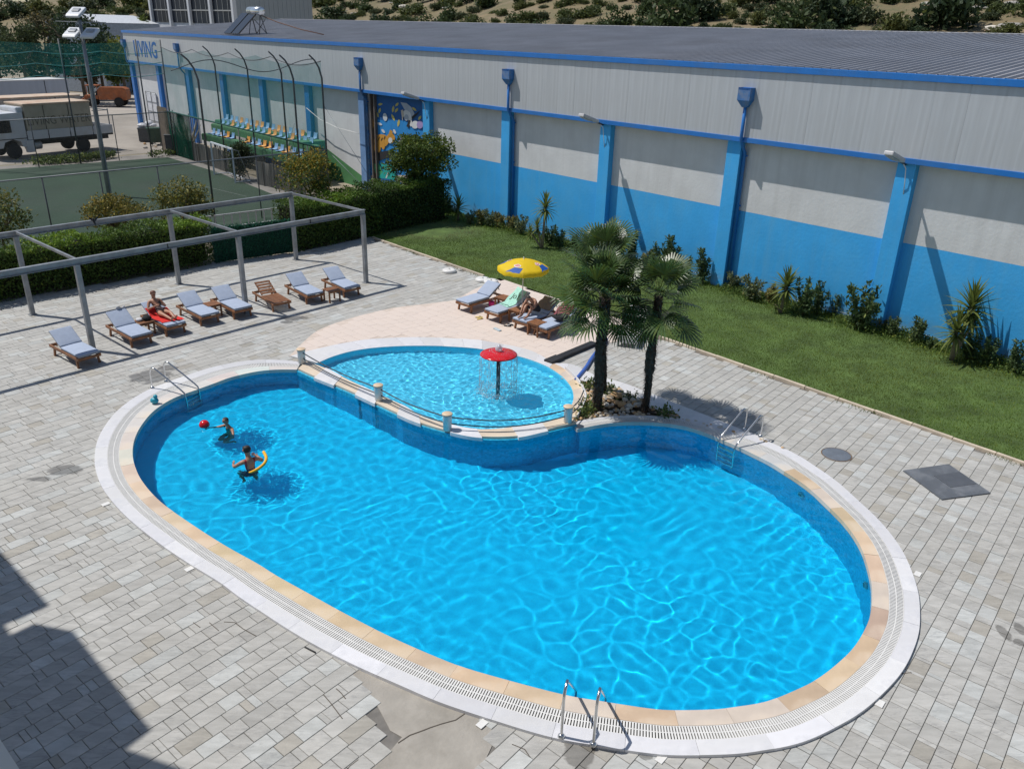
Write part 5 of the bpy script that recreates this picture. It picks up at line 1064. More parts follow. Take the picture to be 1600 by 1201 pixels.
def sheets(label, A, B, h, ns):
    t = thing('sheet_wall', label, 'wall', (*A, 0)); e = (B - A); Ln = np.linalg.norm(e); e /= Ln; nv = np.array([-e[1], e[0]])
    for i in range(ns):
        a, b = A + e * Ln * i / ns, A + e * Ln * (i + 1.04) / ns; k = 9; off = rnd.uniform(-.06, .06); hh = h * rnd.uniform(0.93, 1.05); V = []
        for j in range(k): p = a + (b - a) * j / (k - 1) + nv * (off + 0.04 * (1 if j % 2 else -1)); V += [(*p, -0.05), (*(p + nv * rnd.uniform(-.03, .05)), hh + rnd.uniform(-.03, .03))]
        V2 = [(x + nv[0] * 0.02, y + nv[1] * 0.02, z) for x, y, z in V]; n = len(V)
        F = [(2 * j, 2 * j + 2, 2 * j + 3, 2 * j + 1) for j in range(k - 1)] + [(n + 2 * j + 1, n + 2 * j + 3, n + 2 * j + 2, n + 2 * j) for j in range(k - 1)] + [(2 * j + 1, 2 * j + 3, n + 2 * j + 3, n + 2 * j + 1) for j in range(k - 1)]
        MB().add(V + V2, F).build('sheet', m_sheet, t, True)
sheets('low wall of weathered grey sheets behind the far goal', G(278, 241)[:2], G(362, 270)[:2], 1.25, 11)
sheets('torn low wall of grey sheets below the middle seats', G(404, 287)[:2], G(478, 305)[:2], 1.3, 7)
bb = thing('dark_box', 'black square box at the far end of the low sheet wall', 'box', (*G(271, 240)[:2], 0), 0.3); MB().bbox((0, 0, 0.65), (0.9, 0.5, 1.3), 0.03).build('box_shell', m_dark_metal, bb); MB().bbox((0, 0, 1.32), (0.98, 0.58, 0.06), 0.01).build('lid', m_fpost, bb)
# seat stand
m_stand = M('green_stand_paint', (0.06, 0.20, 0.09), 0.8, 0.2, 2, dirt=(0.10, 0.20, 0.12), dirt_scale=1.0); m_sb = M('pale_blue_seat', (0.22, 0.40, 0.62), 0.5, 0.12, 3, rand=0.12); m_so = M('orange_seat', (0.68, 0.34, 0.07), 0.5, 0.12, 3, rand=0.12)
rows = [(0.85, (347, 186), (493, 217), 'BBBOBBOOBBOOBBOBB'), (1.65, (341, 190), (487, 227), 'BBOBBOBBBOOBBOBBB'), (2.45, (326, 205), (470, 246), 'BBBOBXXOBBOOBBOBB')]
stand = thing('seat_stand', 'green stepped spectator stand along the warehouse wall', 'stand', (*WXY(-55, 1.5), 0), WA)
def seat_mesh():
    m = MB(); prof = [(-0.20, 0.03), (0.02, 0.0), (0.18, 0.03), (0.22, 0.20), (0.25, 0.36)]; V = []
    for w, th in ((1, 0), (1, 1)):
        for y, z in prof:
            for x in (-0.2, -0.12, 0.12, 0.2): V.append((x, y + th * 0.02, z + (0.03 if abs(x) > 0.15 else 0) - th * 0.02))
    F = []
    for i in range(4):
        for k in range(3): F += [(4 * i + k, 4 * i + k + 1, 4 * i + k + 5, 4 * i + k + 4), (20 + 4 * i + k + 4, 20 + 4 * i + k + 5, 20 + 4 * i + k + 1, 20 + 4 * i + k)]
    m.add(V, F, 0, None, True); return m
ORD = 'first second third fourth fifth sixth seventh eighth ninth tenth eleventh twelfth thirteenth fourteenth fifteenth sixteenth seventeenth'.split()
seat_d = {}
for r, (off, p0, p1, pat) in enumerate(rows):
    a0, z0 = WP(*p0, off); a1, z1 = WP(*p1, off); n = len(pat); zr = (z0 + z1) / 2 - 0.05; aL, aR = a0 - 0.4, a1 + 0.5
    MB().bbox((((aL + aR) / 2 + 55), -(off - 1.5), zr - 0.05), (aR - aL, 0.72, 0.06), 0.01).build('tread', m_stand, stand); MB().bbox((((aL + aR) / 2 + 55), -(off - 1.5) - 0.38, zr - 0.27), (aR - aL, 0.04, 0.40), 0.01).build('riser', m_stand, stand)
    for k in range(9): x = aL + 0.1 + (aR - aL - 0.2) * k / 8 + 55; MB().box((x, -(off - 1.5) - 0.28, (zr - 0.1) / 2), (0.08, 0.08, zr - 0.1)).build('leg', m_fpost, stand)
    for i, c in enumerate(pat):
        if c == 'X': continue
        a = a0 + (a1 - a0) * (i + 0.5) / n; w = WXY(a, off)
        nm = ('top', 'middle', 'lowest')[r]; col = 'pale blue' if c == 'B' else 'orange'
        if c not in seat_d: o = seat_mesh().build('stand_seat', m_sb if c == 'B' else m_so); seat_d[c] = o.data
        else: o = link('stand_seat', seat_d[c])
        o.location = (*w, zr); o.rotation_euler = (0, 0, WA); o.scale = (1.05, 1.05, 1.05); tag(o, '%s plastic seat, %s from the left in the %s row of the green stand' % (col, ORD[i], nm), 'seat', 'plastic seats in the %s row of the stand' % nm)
for s in ((-48.0, 0.6), ): 
    for dz in (0, 0.55): MB().tube([((-49.6 + 55), 0.6, 2.6 + dz), ((-46.6 + 55), -1.6, 1.5 + dz)], 0.025, 6).build('handrail', m_gpost, stand)
MB().bbox(((-47.0 + 55), 0.2, 1.2), (1.0, 1.6, 2.4), 0.02).build('end_box', m_stand, stand)
tree('climber', 'dark climbing bush growing through the fence by the goal', 'bush', G(376, 281)[:2], 1.25, (1.0, 0.8, 1.2), 2600, 0.16, (0.032, 0.048, 0.022), 91, 0.04)
# goal
gl = thing('football_goal', 'white framed small football goal at the court edge', 'goal', (*G(335, 272)[:2], 0)); gA, gB = G(335, 272)[:2], G(368, 285)[:2]; ge = (gB - gA) / np.linalg.norm(gB - gA); gn = np.array([ge[1], -ge[0]]) * -1
if gn @ WN[:2] < 0: gn = -gn
m_goal = M('white_goal_paint', (0.62, 0.66, 0.70), 0.5, 0.1)
for p in (gA, gB):
    MB().beam((*p, -.04), (*p, 1.98), 0.08).build('post', m_goal, gl, True); MB().beam((*p, 0.02), (*(p + gn * 0.95), 0.02), 0.05).build('base_bar', m_goal, gl, True); MB().tube([(*p, 1.95), (*(p + gn * 0.35), 1.85), (*(p + gn * 0.95), 0.03)], 0.025, 6).build('stay', m_gpost, gl, True)
MB().beam((*gA, 1.98), (*gB, 1.98), 0.085).build('crossbar', m_goal, gl, True); MB().beam((*(gA + gn * .95), .02), (*(gB + gn * .95), .02), 0.05).build('rear_bar', m_goal, gl, True)
MB().add([(*(gA + gn * .35), 1.85), (*(gB + gn * .35), 1.85), (*(gB + gn * .95), .03), (*(gA + gn * .95), .03)], [(0, 1, 2, 3)]).build('net', m_link, gl, True)
# floodlight mast
mB = G(171, 305)[:2]; mt = thing('floodlight_mast', 'tall grey floodlight mast with three white heads', 'floodlight', (*mB, 0)); zt = 8.9
MB().tube([(0, 0, -.05), (0, 0, 3), (0, 0, 6), (0, 0, zt)], [0.13, 0.12, 0.10, 0.085], 10).build('mast', m_steel, mt); MB().beam((-0.75, 0, zt - .75), (0.75, 0, zt - .75), 0.07).build('crossarm', m_steel, mt)
MB().tube([(-1.3, 0.1, zt - 0.1), (1.3, 0.1, zt - 0.1)], 0.018, 5).build('cross_wire', m_gpost, mt)
MB().beam((0.14, -.05, 0), (0.14, -.05, 6.4), 0.05, 0.05).build('cable_duct', m_gpost, mt)
m_fl = M('white_floodlight_housing', (0.66, 0.68, 0.70), 0.4, 0.05); m_flg = M('floodlight_fin', (0.30, 0.32, 0.34), 0.4)
for x, z in ((-0.1, zt + 0.35), (-0.46, zt - 0.62), (0.44, zt - 0.62)):
    T = Matrix.Translation((x, 0.0, z)) @ Matrix.Rotation(math.radians(24), 4, 'X'); h = MB().bbox((0, 0, 0), (0.70, 0.95, 0.16), 0.05, 0, T).build('floodlight_head', m_fl, mt)
    MB().bbox((0.02, 0.05, 0.10), (0.36, 0.34, 0.08), 0.02, 0, T).build('gear_box', m_flg, h); MB().bbox((0, -0.1, -0.09), (0.6, 0.66, 0.02), 0.005, 0, T).build('lens', m_lamp_gl, h); MB().bbox((0, -0.5, 0.0), (0.66, 0.08, 0.10), 0.02, 0, T).build('visor', m_fl, h)

# ------------------------------------------------------------------ vehicles in the yard
m_truck = M('white_truck_paint', (0.58, 0.60, 0.63), 0.35, 0.05, 1.0, dirt=(0.48, 0.47, 0.45), dirt_scale=1.2); m_tarp = M('cream_tarpaulin', (0.40, 0.36, 0.28), 0.8, 0.1, 1.5, dirt=(0.33, 0.29, 0.22), dirt_scale=1.0); m_tyre = M('tyre_rubber', (0.02, 0.02, 0.021), 0.9); m_rim = M('steel_rim', (0.42, 0.43, 0.44), 0.45, 0.1, metal=0.4); m_glass = M('vehicle_glass', (0.012, 0.016, 0.018), 0.06); m_chass = M('black_chassis', (0.025, 0.025, 0.027), 0.7); m_rust = M('rusty_roof_tarp', (0.52, 0.41, 0.31), 0.8, 0.2, 0.8, dirt=(0.38, 0.2, 0.11), dirt_scale=0.7)
def wheel(t, x, y, r=0.5, w=0.3):
    o = MB().lathe([(r * .55, -w / 2), (r * .92, -w / 2), (r, -w * .3), (r, w * .3), (r * .92, w / 2), (r * .55, w / 2)], 22, 0, Matrix.Translation((x, y, r)) @ Matrix.Rotation(math.pi / 2, 4, 'X')).build('wheel', m_tyre, t)
    q = MB(); q.lathe([(0.001, -w * .3), (r * .3, -w * .34), (r * .56, -w * .5), (r * .56, w * .5), (r * .3, w * .34), (0.001, w * .3)], 18, 0, Matrix.Translation((x, y, r)) @ Matrix.Rotation(math.pi / 2, 4, 'X')); q.build('rim', m_rim, o)
rw, fw_ = G(132, 237)[:2], G(25, 248)[:2]; td = (fw_ - rw) / np.linalg.norm(fw_ - rw); tl = np.array([-td[1], td[0]]); base = rw - tl * 1.05; ta_ = math.atan2(td[1], td[0]); WB = np.linalg.norm(fw_ - rw)
t = thing('flatbed_truck', 'white flatbed truck with cream tarpaulin cover and faded lettering', 'truck', (*base, 0), ta_)
for x in (0, WB):
    for y in (1.05, -1.05): wheel(t, x, y)
MB().bbox((1.6, 0, 0.85), (8.0, 0.9, 0.3), 0.02).build('chassis', m_chass, t); MB().bbox((0.8, 0, 1.12), (6.3, 2.46, 0.14), 0.02).build('bed_floor', m_chass, t)
for y in (1.25, -1.25):
    for x0, x1 in ((-2.3, -0.85), (-0.78, 0.85), (0.92, 2.4), (2.47, 3.9)): MB().bbox(((x0 + x1) / 2, y, 1.47), (x1 - x0, 0.05, 0.58), 0.01).build('side_board', m_truck, t)
MB().bbox((-2.33, 0, 1.47), (0.05, 2.5, 0.58), 0.01).build('tail_board', m_truck, t)
cv = MB(); cv.bbox((1.45, 0, 2.55), (4.7, 2.44, 1.75), 0.05); cv.build('tarpaulin', m_tarp, t); MB().bbox((1.45, 0, 3.47), (4.8, 2.52, 0.12), 0.04).build('tarpaulin_roof', m_rust, t)
text('LIVING WATER', 0.80, M('faded_letter_print', (0.16, 0.145, 0.11), 0.85), t, (3.75, 1.225, 2.1), (math.pi / 2, 0, math.pi), 0.004, 0.83)
for x in (-2.2, -1.3):
    for y in (1.2, -1.2): MB().beam((x, y, 1.2), (x, y, 2.9), 0.06).build('hoop_post', m_gpost, t)
MB().beam((-2.2, 1.2, 2.8), (-1.0, 1.2, 2.8), 0.05).build('hoop_rail', m_gpost, t); MB().beam((-2.2, -1.2, 2.8), (-2.2, 1.2, 2.8), 0.05).build('hoop_rail', m_gpost, t)
for x in (0.75, 2.5): MB().beam((x, 1.235, 1.75), (x, 1.235, 3.4), 0.04, 0.02).build('strap', m_chass, t)
cb = MB(); cx0 = WB - 0.95
cb.prism([(cx0, 0.75), (cx0 + 0.35, 0.75), (cx0 + 0.45, 1.12), (WB, 1.28), (WB + 0.55, 1.12), (WB + 0.72, 0.75), (WB + 1.35, 0.75), (WB + 1.42, 1.7), (WB + 1.2, 2.75), (WB + 0.9, 2.95), (cx0, 3.0)], -1.2, 1.2, 0, Matrix.Rotation(math.pi / 2, 4, 'X')); cb.build('cab', m_truck, t)
for y in (1.205, -1.205):
    o = MB().bbox((WB + 0.45, y, 2.15), (0.95, 0.03, 0.85), 0.01).build('side_window', m_glass, t); MB().bbox((WB + 0.2, y, 1.3), (2.3, 0.025, 0.05), 0.005).build('side_stripe', m_chass, t)
MB().add([(WB + 1.40, -1.1, 1.75), (WB + 1.40, 1.1, 1.75), (WB + 1.215, 1.1, 2.7), (WB + 1.215, -1.1, 2.7)], [(0, 1, 2, 3)]).build('windscreen', m_glass, t)
MB().bbox((cx0 + 0.1, 0, 3.15), (0.5, 2.2, 0.35), 0.1).build('wind_deflector', m_truck, t); MB().tube([(3.0, 0.95, 0.75), (4.0, 0.95, 0.75)], 0.28, 12).build('fuel_tank', m_rim, t); MB().bbox((cx0 - 0.1, 1.15, 0.75), (0.5, 0.3, 0.8), 0.03).build('toolbox', m_truck, t); MB().bbox((-0.1, 1.1, 1.06), (1.5, 0.35, 0.05), 0.02).build('mudguard', m_chass, t)
def box_truck(label, corner_px, z, length, cat, roof_m, body_m, name):
    c = G(*corner_px, z)[:2]; t = thing(name, label, cat, (*(c - tl * 1.25), 0), ta_); MB().bbox((length / 2, 0, (z + 1.0) / 2), (length, 2.5, z - 1.05), 0.04).build('body', body_m, t); MB().bbox((length / 2, 0, z + 0.01), (length + .04, 2.54, 0.10), 0.03).build('roof', roof_m, t)
    MB().bbox((-0.03, 0, (z + 1) / 2), (0.06, 2.3, z - 1.3), 0.01).build('rear_door', body_m, t); MB().bbox((length / 2, 0, 0.85), (length - 0.5, 0.9, 0.28), 0.02).build('chassis', m_chass, t); MB().box((2.1, 1.262, (z + 1) / 2), (0.05, 0.02, z - 1.1)).build('panel_joint', m_chass, t)
    for x in (1.5, 2.8, length - 1.4):
        for y in (1.0, -1.0): wheel(t, x, y, 0.48)
m_trl = M('grey_white_trailer', (0.42, 0.45, 0.50), 0.5, 0.06, 0.6, streak=True)
box_truck('long pale grey box trailer parked farthest back behind the flatbed', (105, 124), 3.9, 13.0, 'trailer', M('white_trailer_roof', (0.62, 0.62, 0.60), 0.6, 0.1, 0.5), m_trl, 'box_trailer')
box_truck('low box truck with cream roof between the trailer and the flatbed', (125, 149), 3.15, 7.5, 'truck', m_rust, M('dusty_box_side', (0.33, 0.30, 0.27), 0.7, 0.2), 'box_truck')
# orange loader
m_or = M('faded_orange_paint', (0.32, 0.095, 0.03), 0.6, 0.25, 2, dirt=(0.25, 0.11, 0.06), dirt_scale=1.2)
ob = G(167, 166)[:2]; t = thing('orange_loader', 'faded orange construction vehicle parked before the dark yard wall', 'vehicle', (*ob, 0), math.radians(8)); t.scale = (0.8, 0.8, 0.8)
bd = MB(); bd.prism([(-0.6, 0.9), (3.0, 0.9), (3.2, 1.3), (3.1, 2.3), (2.7, 2.55), (-0.3, 2.55), (-0.6, 2.2)], -0.9, 0.9, 0, Matrix.Rotation(math.pi / 2, 4, 'X')); bd.build('body', m_or, t)
MB().bbox((-1.6, 0, 1.2), (1.8, 1.5, 0.5), 0.05).build('bonnet', m_or, t); MB().bbox((-1.35, 0, 2.75), (1.7, 1.8, 0.12), 0.03).build('canopy', m_or, t)
for x in (-2.1, -0.7):
    for y in (-0.75, 0.75): MB().beam((x, y, 1.3), (x, y, 2.72), 0.08).build('canopy_post', m_or, t)
MB().bbox((-0.9, 0, 1.7), (0.5, 0.6, 0.6), 0.08).build('seat', m_chass, t); MB().tube([(-2.4, -0.9, 1.2), (-3.0, -0.9, 0.8), (-3.0, 0.9, 0.8), (-2.4, 0.9, 1.2)], 0.09, 8).build('lift_arm', m_or, t)
for x, r in ((-1.7, 0.55), (2.0, 0.62)):
    for y in (-0.95, 0.95): wheel(t, x, y, r, 0.4)
wl0, wl1 = far(118, 119, 0), far(212, 115, 0); yw = thing('yard_wall', 'dark grey concrete yard wall behind the orange vehicle', 'wall', (*wl0[:2], 0)); hw = rise(wl1, 122)
m_dw = M('dark_concrete', (0.10, 0.10, 0.10), 0.9, 0.25, 0.7, dirt=(0.15, 0.145, 0.13), dirt_scale=0.5); nwp = 6
for i in range(nwp): a = wl0 + (wl1 - wl0) * i / nwp; b = wl0 + (wl1 - wl0) * (i + 0.985) / nwp; MB().beam((a[0], a[1], hw / 2), (b[0], b[1], hw / 2), 0.3, hw * (1 + 0.02 * (i % 2))).build('wall_panel', m_dw, yw, True)
MB().tube([(wl0 + (wl1 - wl0) * .6)[:2].tolist() + [1.6]] + [((wl0 + (wl1 - wl0) * .6)[0], (wl0 + (wl1 - wl0) * .6)[1] - 0.4, 3.0)], 0.15, 7).build('drain_spout', m_gpost, yw, True)
# bins, bags, rubble
db = G(247, 225)[:2]; t = thing('wheeled_bin', 'dark green wheeled rubbish container by the warehouse corner', 'bin', (*db, 0), math.radians(25)); m_bin = M('green_bin_plastic', (0.018, 0.055, 0.028), 0.5, 0.1)
tb = MB(); R_ = [(0.55, 0.36, 0.15), (0.68, 0.48, 1.15)]; V = [(sx * a, sy * b, z) for a, b, z in R_ for sx, sy in ((-1, -1), (1, -1), (1, 1), (-1, 1))]; tb.add(V, [(3, 2, 1, 0), (4, 5, 6, 7)] + [(k, (k + 1) % 4, 4 + (k + 1) % 4, 4 + k) for k in range(4)]); tb.build('container', m_bin, t)
MB().bbox((0, 0, 1.2), (1.45, 1.05, 0.09), 0.03).build('lid', m_bin, t)
for x in (-.45, -.15, .15, .45): MB().box((x, -0.44, 0.65), (0.06, 0.06, 0.9)).build('rib', m_bin, t)
for x in (-.45, .45):
    for y in (-.3, .3): MB().lathe([(0.001, -.04), (.1, -.04), (.1, .04), (0.001, .04)], 12, 0, Matrix.Translation((x, y, .1)) @ Matrix.Rotation(math.pi / 2, 4, 'X')).build('wheel', m_tyre, t)
gb = G(232, 220)[:2]; t = thing('open_bin', 'grey open skip bin heaped with white rubbish bags', 'bin', (*gb, 0), 0.3); MB().bbox((0, 0, 0.5), (1.3, 0.9, 1.0), 0.04).build('container', m_dark_metal, t); MB().bbox((0, 0, 1.0), (1.36, 0.96, 0.06), 0.02).build('rim', m_fpost, t)
m_bag = M('white_bag', (0.60, 0.60, 0.62), 0.5, 0.15, 4, bump=0.5)
for i, (x, y, z, s, lab) in enumerate(((-0.35, 0, 1.22, 0.36, 'left white rubbish bag on the grey skip bin'), (0.15, 0.1, 1.28, 0.4, 'large white rubbish bag in the middle of the skip bin'), (0.5, -0.1, 1.2, 0.3, 'small white rubbish bag at the right end of the skip bin'))):
    o = tag(link('rubbish_bag', sm_[i].copy(), None, (gb[0] + x, gb[1] + y, z)), lab, 'bag'); o.data.materials.clear(); o.data.materials.append(m_bag); o.scale = (s, s, s)
for i in range(14): p = G(rnd.uniform(226, 268), rnd.uniform(219, 233))[:2]; o = tag(link('rubble', sm_[i % 8], None, (p[0], p[1], 0.03)), 'small lump of rubble on the gravel around the bins', 'rubble', 'rubble around the bins'); s = rnd.uniform(.08, .2); o.scale = (s, s, s)
# rough weeds along the far court edge
n = 5200; u = R8.random(n); e0, e1 = G(60, 256)[:2], G(268, 240)[:2]; P = e0 + (e1 - e0) * u[:, None] + R8.normal(0, 0.45, (n, 2)); k = vnoise(P, 0.9, 4) > 0.4; C = np.column_stack([P[k], R8.random(k.sum()) * 0.35]); V, F, T = leaves(C, 0.2, 93, (0.075, 0.105, 0.03), up=1.0); tag(link('verge_weeds', np_mesh('verge_weeds', V, F, m_blade, tone=T)), kind='stuff')
# artificial leaf fence between the hedges and the white railing behind it
fa, fb = G(336, 411)[:2], G(466, 393)[:2]; lf = thing('leaf_screen', 'green artificial leaf screen between the two hedges', 'screen', (*fa, 0)); n = 9000; u = R8.random(n); e = (fb - fa) / np.linalg.norm(fb - fa); nv = np.array([e[1], -e[0]])
C = np.column_stack([fa + (fb - fa) * u[:, None] + nv * R8.uniform(-.05, .10, n)[:, None], R8.random(n) * 1.45]) - [*fa, 0]; V, F, T = leaves(C, 0.10, 95, (0.016, 0.085, 0.050), up=0.6, aspect=0.3, yellow=0.03); link('foliage', np_mesh('foliage', V, F, m_blade, tone=T), lf)
MB().beam((*fa, 0.72), (*fb, 0.72), 0.04, 1.4).build('backing', M('dark_green_backing', (0.008, 0.045, 0.03), 0.9), lf, True)
ra, rb = G(300, 378)[:2], G(462, 355)[:2]; rl = thing('white_railing', 'white ladder-like metal railing behind the leaf screen', 'railing', (*ra, 0)); m_wr = M('white_railing_paint', (0.55, 0.56, 0.58), 0.5, 0.1); za, zb_ = rise(ra, 343), rise(rb, 321); zrl = (za + zb_) / 2
for z in (zrl, 0.45): MB().beam((*ra, z), (*rb, z), 0.05).build('rail', m_wr, rl, True)
nb = 14
for i in range(nb): p = ra + (rb - ra) * i / (nb - 1); MB().beam((*p, -.05), (*p, zrl), 0.05).build('baluster', m_wr, rl, True)
# ================================================================== pergola
PO = np.array([-1.3786, 2.4724]) * 9; PA = 0.8534; PW = 0.5076 * 9; PS = [-5.12, 0, 0.5648 * 9, (0.5648 + 0.5709) * 9]; PH = 2.60
perg = thing('pergola', 'grey galvanised steel pergola frame standing over the left loungers', 'pergola', (*PO, 0), PA)
for s in PS:
    for q in (0, PW):
        po = MB().beam((s, q, 0.012), (s, q, PH), 0.135, 0.135).build('post', m_steel, perg); MB().bbox((s, q, 0.008), (0.24, 0.24, 0.016), 0.004).build('base_plate', m_steel, po)
for q in (0, PW):
    b = MB(); x0, x1 = PS[0] - 1.5, PS[3] + 0.09; b.beam((x0, q, PH + 0.085), (x1, q, PH + 0.085), 0.012, 0.166); b.beam((x0, q, PH + 0.176), (x1, q, PH + 0.176), 0.12, 0.012); b.beam((x0, q, PH + 0.006), (x1, q, PH + 0.006), 0.12, 0.012); b.build('beam', m_steel, perg)
    for s in (-2.4, 2.7, 7.9): MB().box((s, q - 0.012 * (1 if q == 0 else -1), PH + 0.085), (0.02, 0.03, 0.15)).build('splice_plate', m_chass, perg)
for s in PS: MB().beam((s + 0.03, 0.07, PH + 0.13), (s + 0.03, PW - 0.07, PH + 0.13), 0.06, 0.08).build('cross_bar', m_steel, perg)

# ================================================================== wooden sun loungers
def wood_mat(name, col):
    m = M(name, col, 0.6, 0.3, 3.0); nt = m.node_tree; return m
m_teak = M('oiled_teak', (0.235, 0.098, 0.040), 0.55, 0.35, 7.0, bump=0.2, dirt=(0.17, 0.085, 0.045), dirt_scale=2.5, rand=0.12); m_cush = M('blue_grey_cushion_canvas', (0.36, 0.42, 0.53), 0.9, 0.05, 8.0, bump=0.35, bscale=14, rand=0.04); m_cside = M('grey_cushion_piping', (0.17, 0.19, 0.225), 0.9, 0.1)
HX, BA, BL = 0.68, math.radians(31), 0.62         # backrest hinge, tilt, length
def bx(u, off=0.0): return HX - u * math.cos(BA) - off * math.sin(BA) * -1 * -1, 0.33 + u * math.sin(BA) + off * math.cos(BA)
def backT(): return Matrix.Translation((HX, 0, 0.335)) @ Matrix.Rotation(-(math.pi - BA), 4, 'Y')   # local +X runs up the backrest
BT = Matrix.Translation((HX, 0, 0.335)) @ Matrix(((-math.cos(BA), 0, math.sin(BA), 0), (0, 1, 0, 0), (math.sin(BA), 0, math.cos(BA), 0), (0, 0, 0, 1)))
def lounger_parts(t, cushion, ba=None):
    for y in (-0.31, 0.31):
        MB().bbox((0.88, y, 0.275), (1.76, 0.04, 0.085), 0.012).build('side_rail', m_teak, t)
        for x in (0.26, 1.58): MB().beam((x, y * 0.93, 0.27), (x + (-0.05 if x < 1 else 0.05), y * 0.97, 0.0), 0.065, 0.05, up=(0, 1, 0)).build('leg', m_teak, t)
    for x in (0.02, 1.745): MB().bbox((x, 0, 0.27), (0.035, 0.60, 0.08), 0.01).build('end_rail', m_teak, t)
    sl = MB().bbox((0, 0, 0), (0.062, 0.58, 0.018), 0.004).build('seat_slat', m_teak, t); n = 13
    for k in range(n): o = sl if k == 0 else link('seat_slat', sl.data, t); o.location = (0.74 + k * 0.077, 0, 0.318)
    for y in (-0.25, 0.25): MB().bbox((BL / 2, y, 0), (BL, 0.04, 0.03), 0.006, 0, BT).build('back_stile', m_teak, t)
    bs = MB().bbox((0, 0, 0.018), (0.085, 0.56, 0.016), 0.004).build('back_slat', m_teak, t)
    for k, u in enumerate((0.06, 0.19, 0.32, 0.45, 0.575)): o = bs if k == 0 else link('back_slat', bs.data, t); A = BT @ Matrix.Translation((u, 0, 0.0)); o.location = A.to_translation(); o.rotation_euler = A.to_euler()
    MB().beam((0.22, 0.2, 0.27), tuple(BT @ Vector((0.42, 0.2, -0.02))), 0.025, 0.02).build('prop', m_teak, t); MB().beam((0.22, -0.2, 0.27), tuple(BT @ Vector((0.42, -0.2, -0.02))), 0.025, 0.02).build('prop', m_teak, t)
    if cushion:
        def pad(L_, W_, H_, T, nm):
            bm = bmesh.new(); bmesh.ops.create_cube(bm, size=1.0)
            for v in bm.verts: v.co = Vector((v.co.x * L_, v.co.y * W_, v.co.z * H_))
            bmesh.ops.bevel(bm, geom=bm.edges[:], offset=H_ * 0.36, segments=3, affect='EDGES', profile=0.6); bmesh.ops.subdivide_edges(bm, edges=[e for e in bm.edges if e.calc_length() > 0.25], cuts=5, use_grid_fill=True)
            for v in bm.verts:
                if v.co.z > 0: v.co.z += 0.012 * (1 - (2 * v.co.x / L_) ** 2) * (1 - (2 * v.co.y / W_) ** 2) + 0.004 * math.sin(v.co.x * 23 + v.co.y * 7)
            me = bpy.data.meshes.new(nm); bm.to_mesh(me); bm.free(); me.materials.append(m_cush); me.transform(T); me.polygons.foreach_set('use_smooth', [True] * len(me.polygons)); o = link(nm, me, t); return o
        c = pad(1.04, 0.62, 0.075, Matrix.Translation((1.24, 0, 0.366)), 'seat_cushion'); MB().bbox((1.24, 0, 0.362), (1.05, 0.628, 0.022), 0.008).build('piping', m_cside, c)
        c = pad(0.66, 0.62, 0.075, BT @ Matrix.Translation((0.335, 0, 0.066)), 'back_cushion'); MB().bbox((0.335, 0, 0.064), (0.67, 0.628, 0.022), 0.008, 0, BT).build('piping', m_cside, c)
        for u in (0.25, 0.5): MB().box((u, 0.30, -0.01), (0.025, 0.015, 0.11), 0, BT).build('tie', m_cside, c)
LG = 'wooden loungers along the pergola'
def foot_mid(fl, fr): return (G(*fl)[:2] + G(*fr)[:2]) / 2
def place(mid, ang): u = np.array([math.cos(ang), math.sin(ang)]); return mid - u * 1.63, ang
LP = [((122, 574), (157, 567.5), -38, 'blue grey cushioned wooden lounger left-most, beside the front left pergola post'), ((206, 543.7), (237.5, 535), -41, 'cushioned wooden lounger with a white towel over its backrest'), ((260.6, 526), (289, 518.7), -41.5, 'cushioned wooden lounger under the person on the red towel'), ((313.7, 510), (342.5, 502.5), -43, 'cushioned wooden lounger just right of the sunbathing person'), ((365.6, 499), (393, 493), -45, 'cushioned wooden lounger touching the middle front pergola post'), ((426, 487.5), (453.7, 482), -50, 'bare slatted wooden lounger without any cushion'), ((478.7, 475), (504, 470.6), -49, 'cushioned wooden lounger between the bare lounger and a small table'), ((537.5, 465), (561, 460.6), -49, 'cushioned wooden lounger nearest the right front pergola post')]
LO = {}; proto = None
for i, (fl, fr, a, lab) in enumerate(LP):
    p, ang = place(foot_mid(fl, fr), math.radians(a))
    if i == 5: t = thing('sun_lounger', lab, 'lounger', (*p, 0.004), ang, LG); lounger_parts(t, False)
    elif proto is None: t = proto = thing('sun_lounger', lab, 'lounger', (*p, 0.004), ang, LG); lounger_parts(t, True)
    else: t = copy_tree(proto, lab, (*p, 0.004), ang, LG)
    LO[i] = t
LG2 = 'wooden loungers on the pink terrace'
r1 = foot_mid((735.6, 490), (717, 484)); r2 = foot_mid((782, 505.6), (761, 499)); st_ = np.array([0.74, -0.67])
for i, (mid, lab) in enumerate(((r1, 'left-most cushioned lounger on the pink terrace with a pink bucket below'), (r2, 'terrace lounger draped with a mint green towel under the parasol'), (r2 + st_ * 1.28, 'terrace lounger on which the person in shorts sits'), (r2 + st_ * 2.12, 'terrace lounger with maroon towel half hidden behind the palm'))):
    p, ang = place(mid, math.radians(-131.5)); LO[10 + i] = copy_tree(proto, lab, (*p, 0.026), ang, LG2)
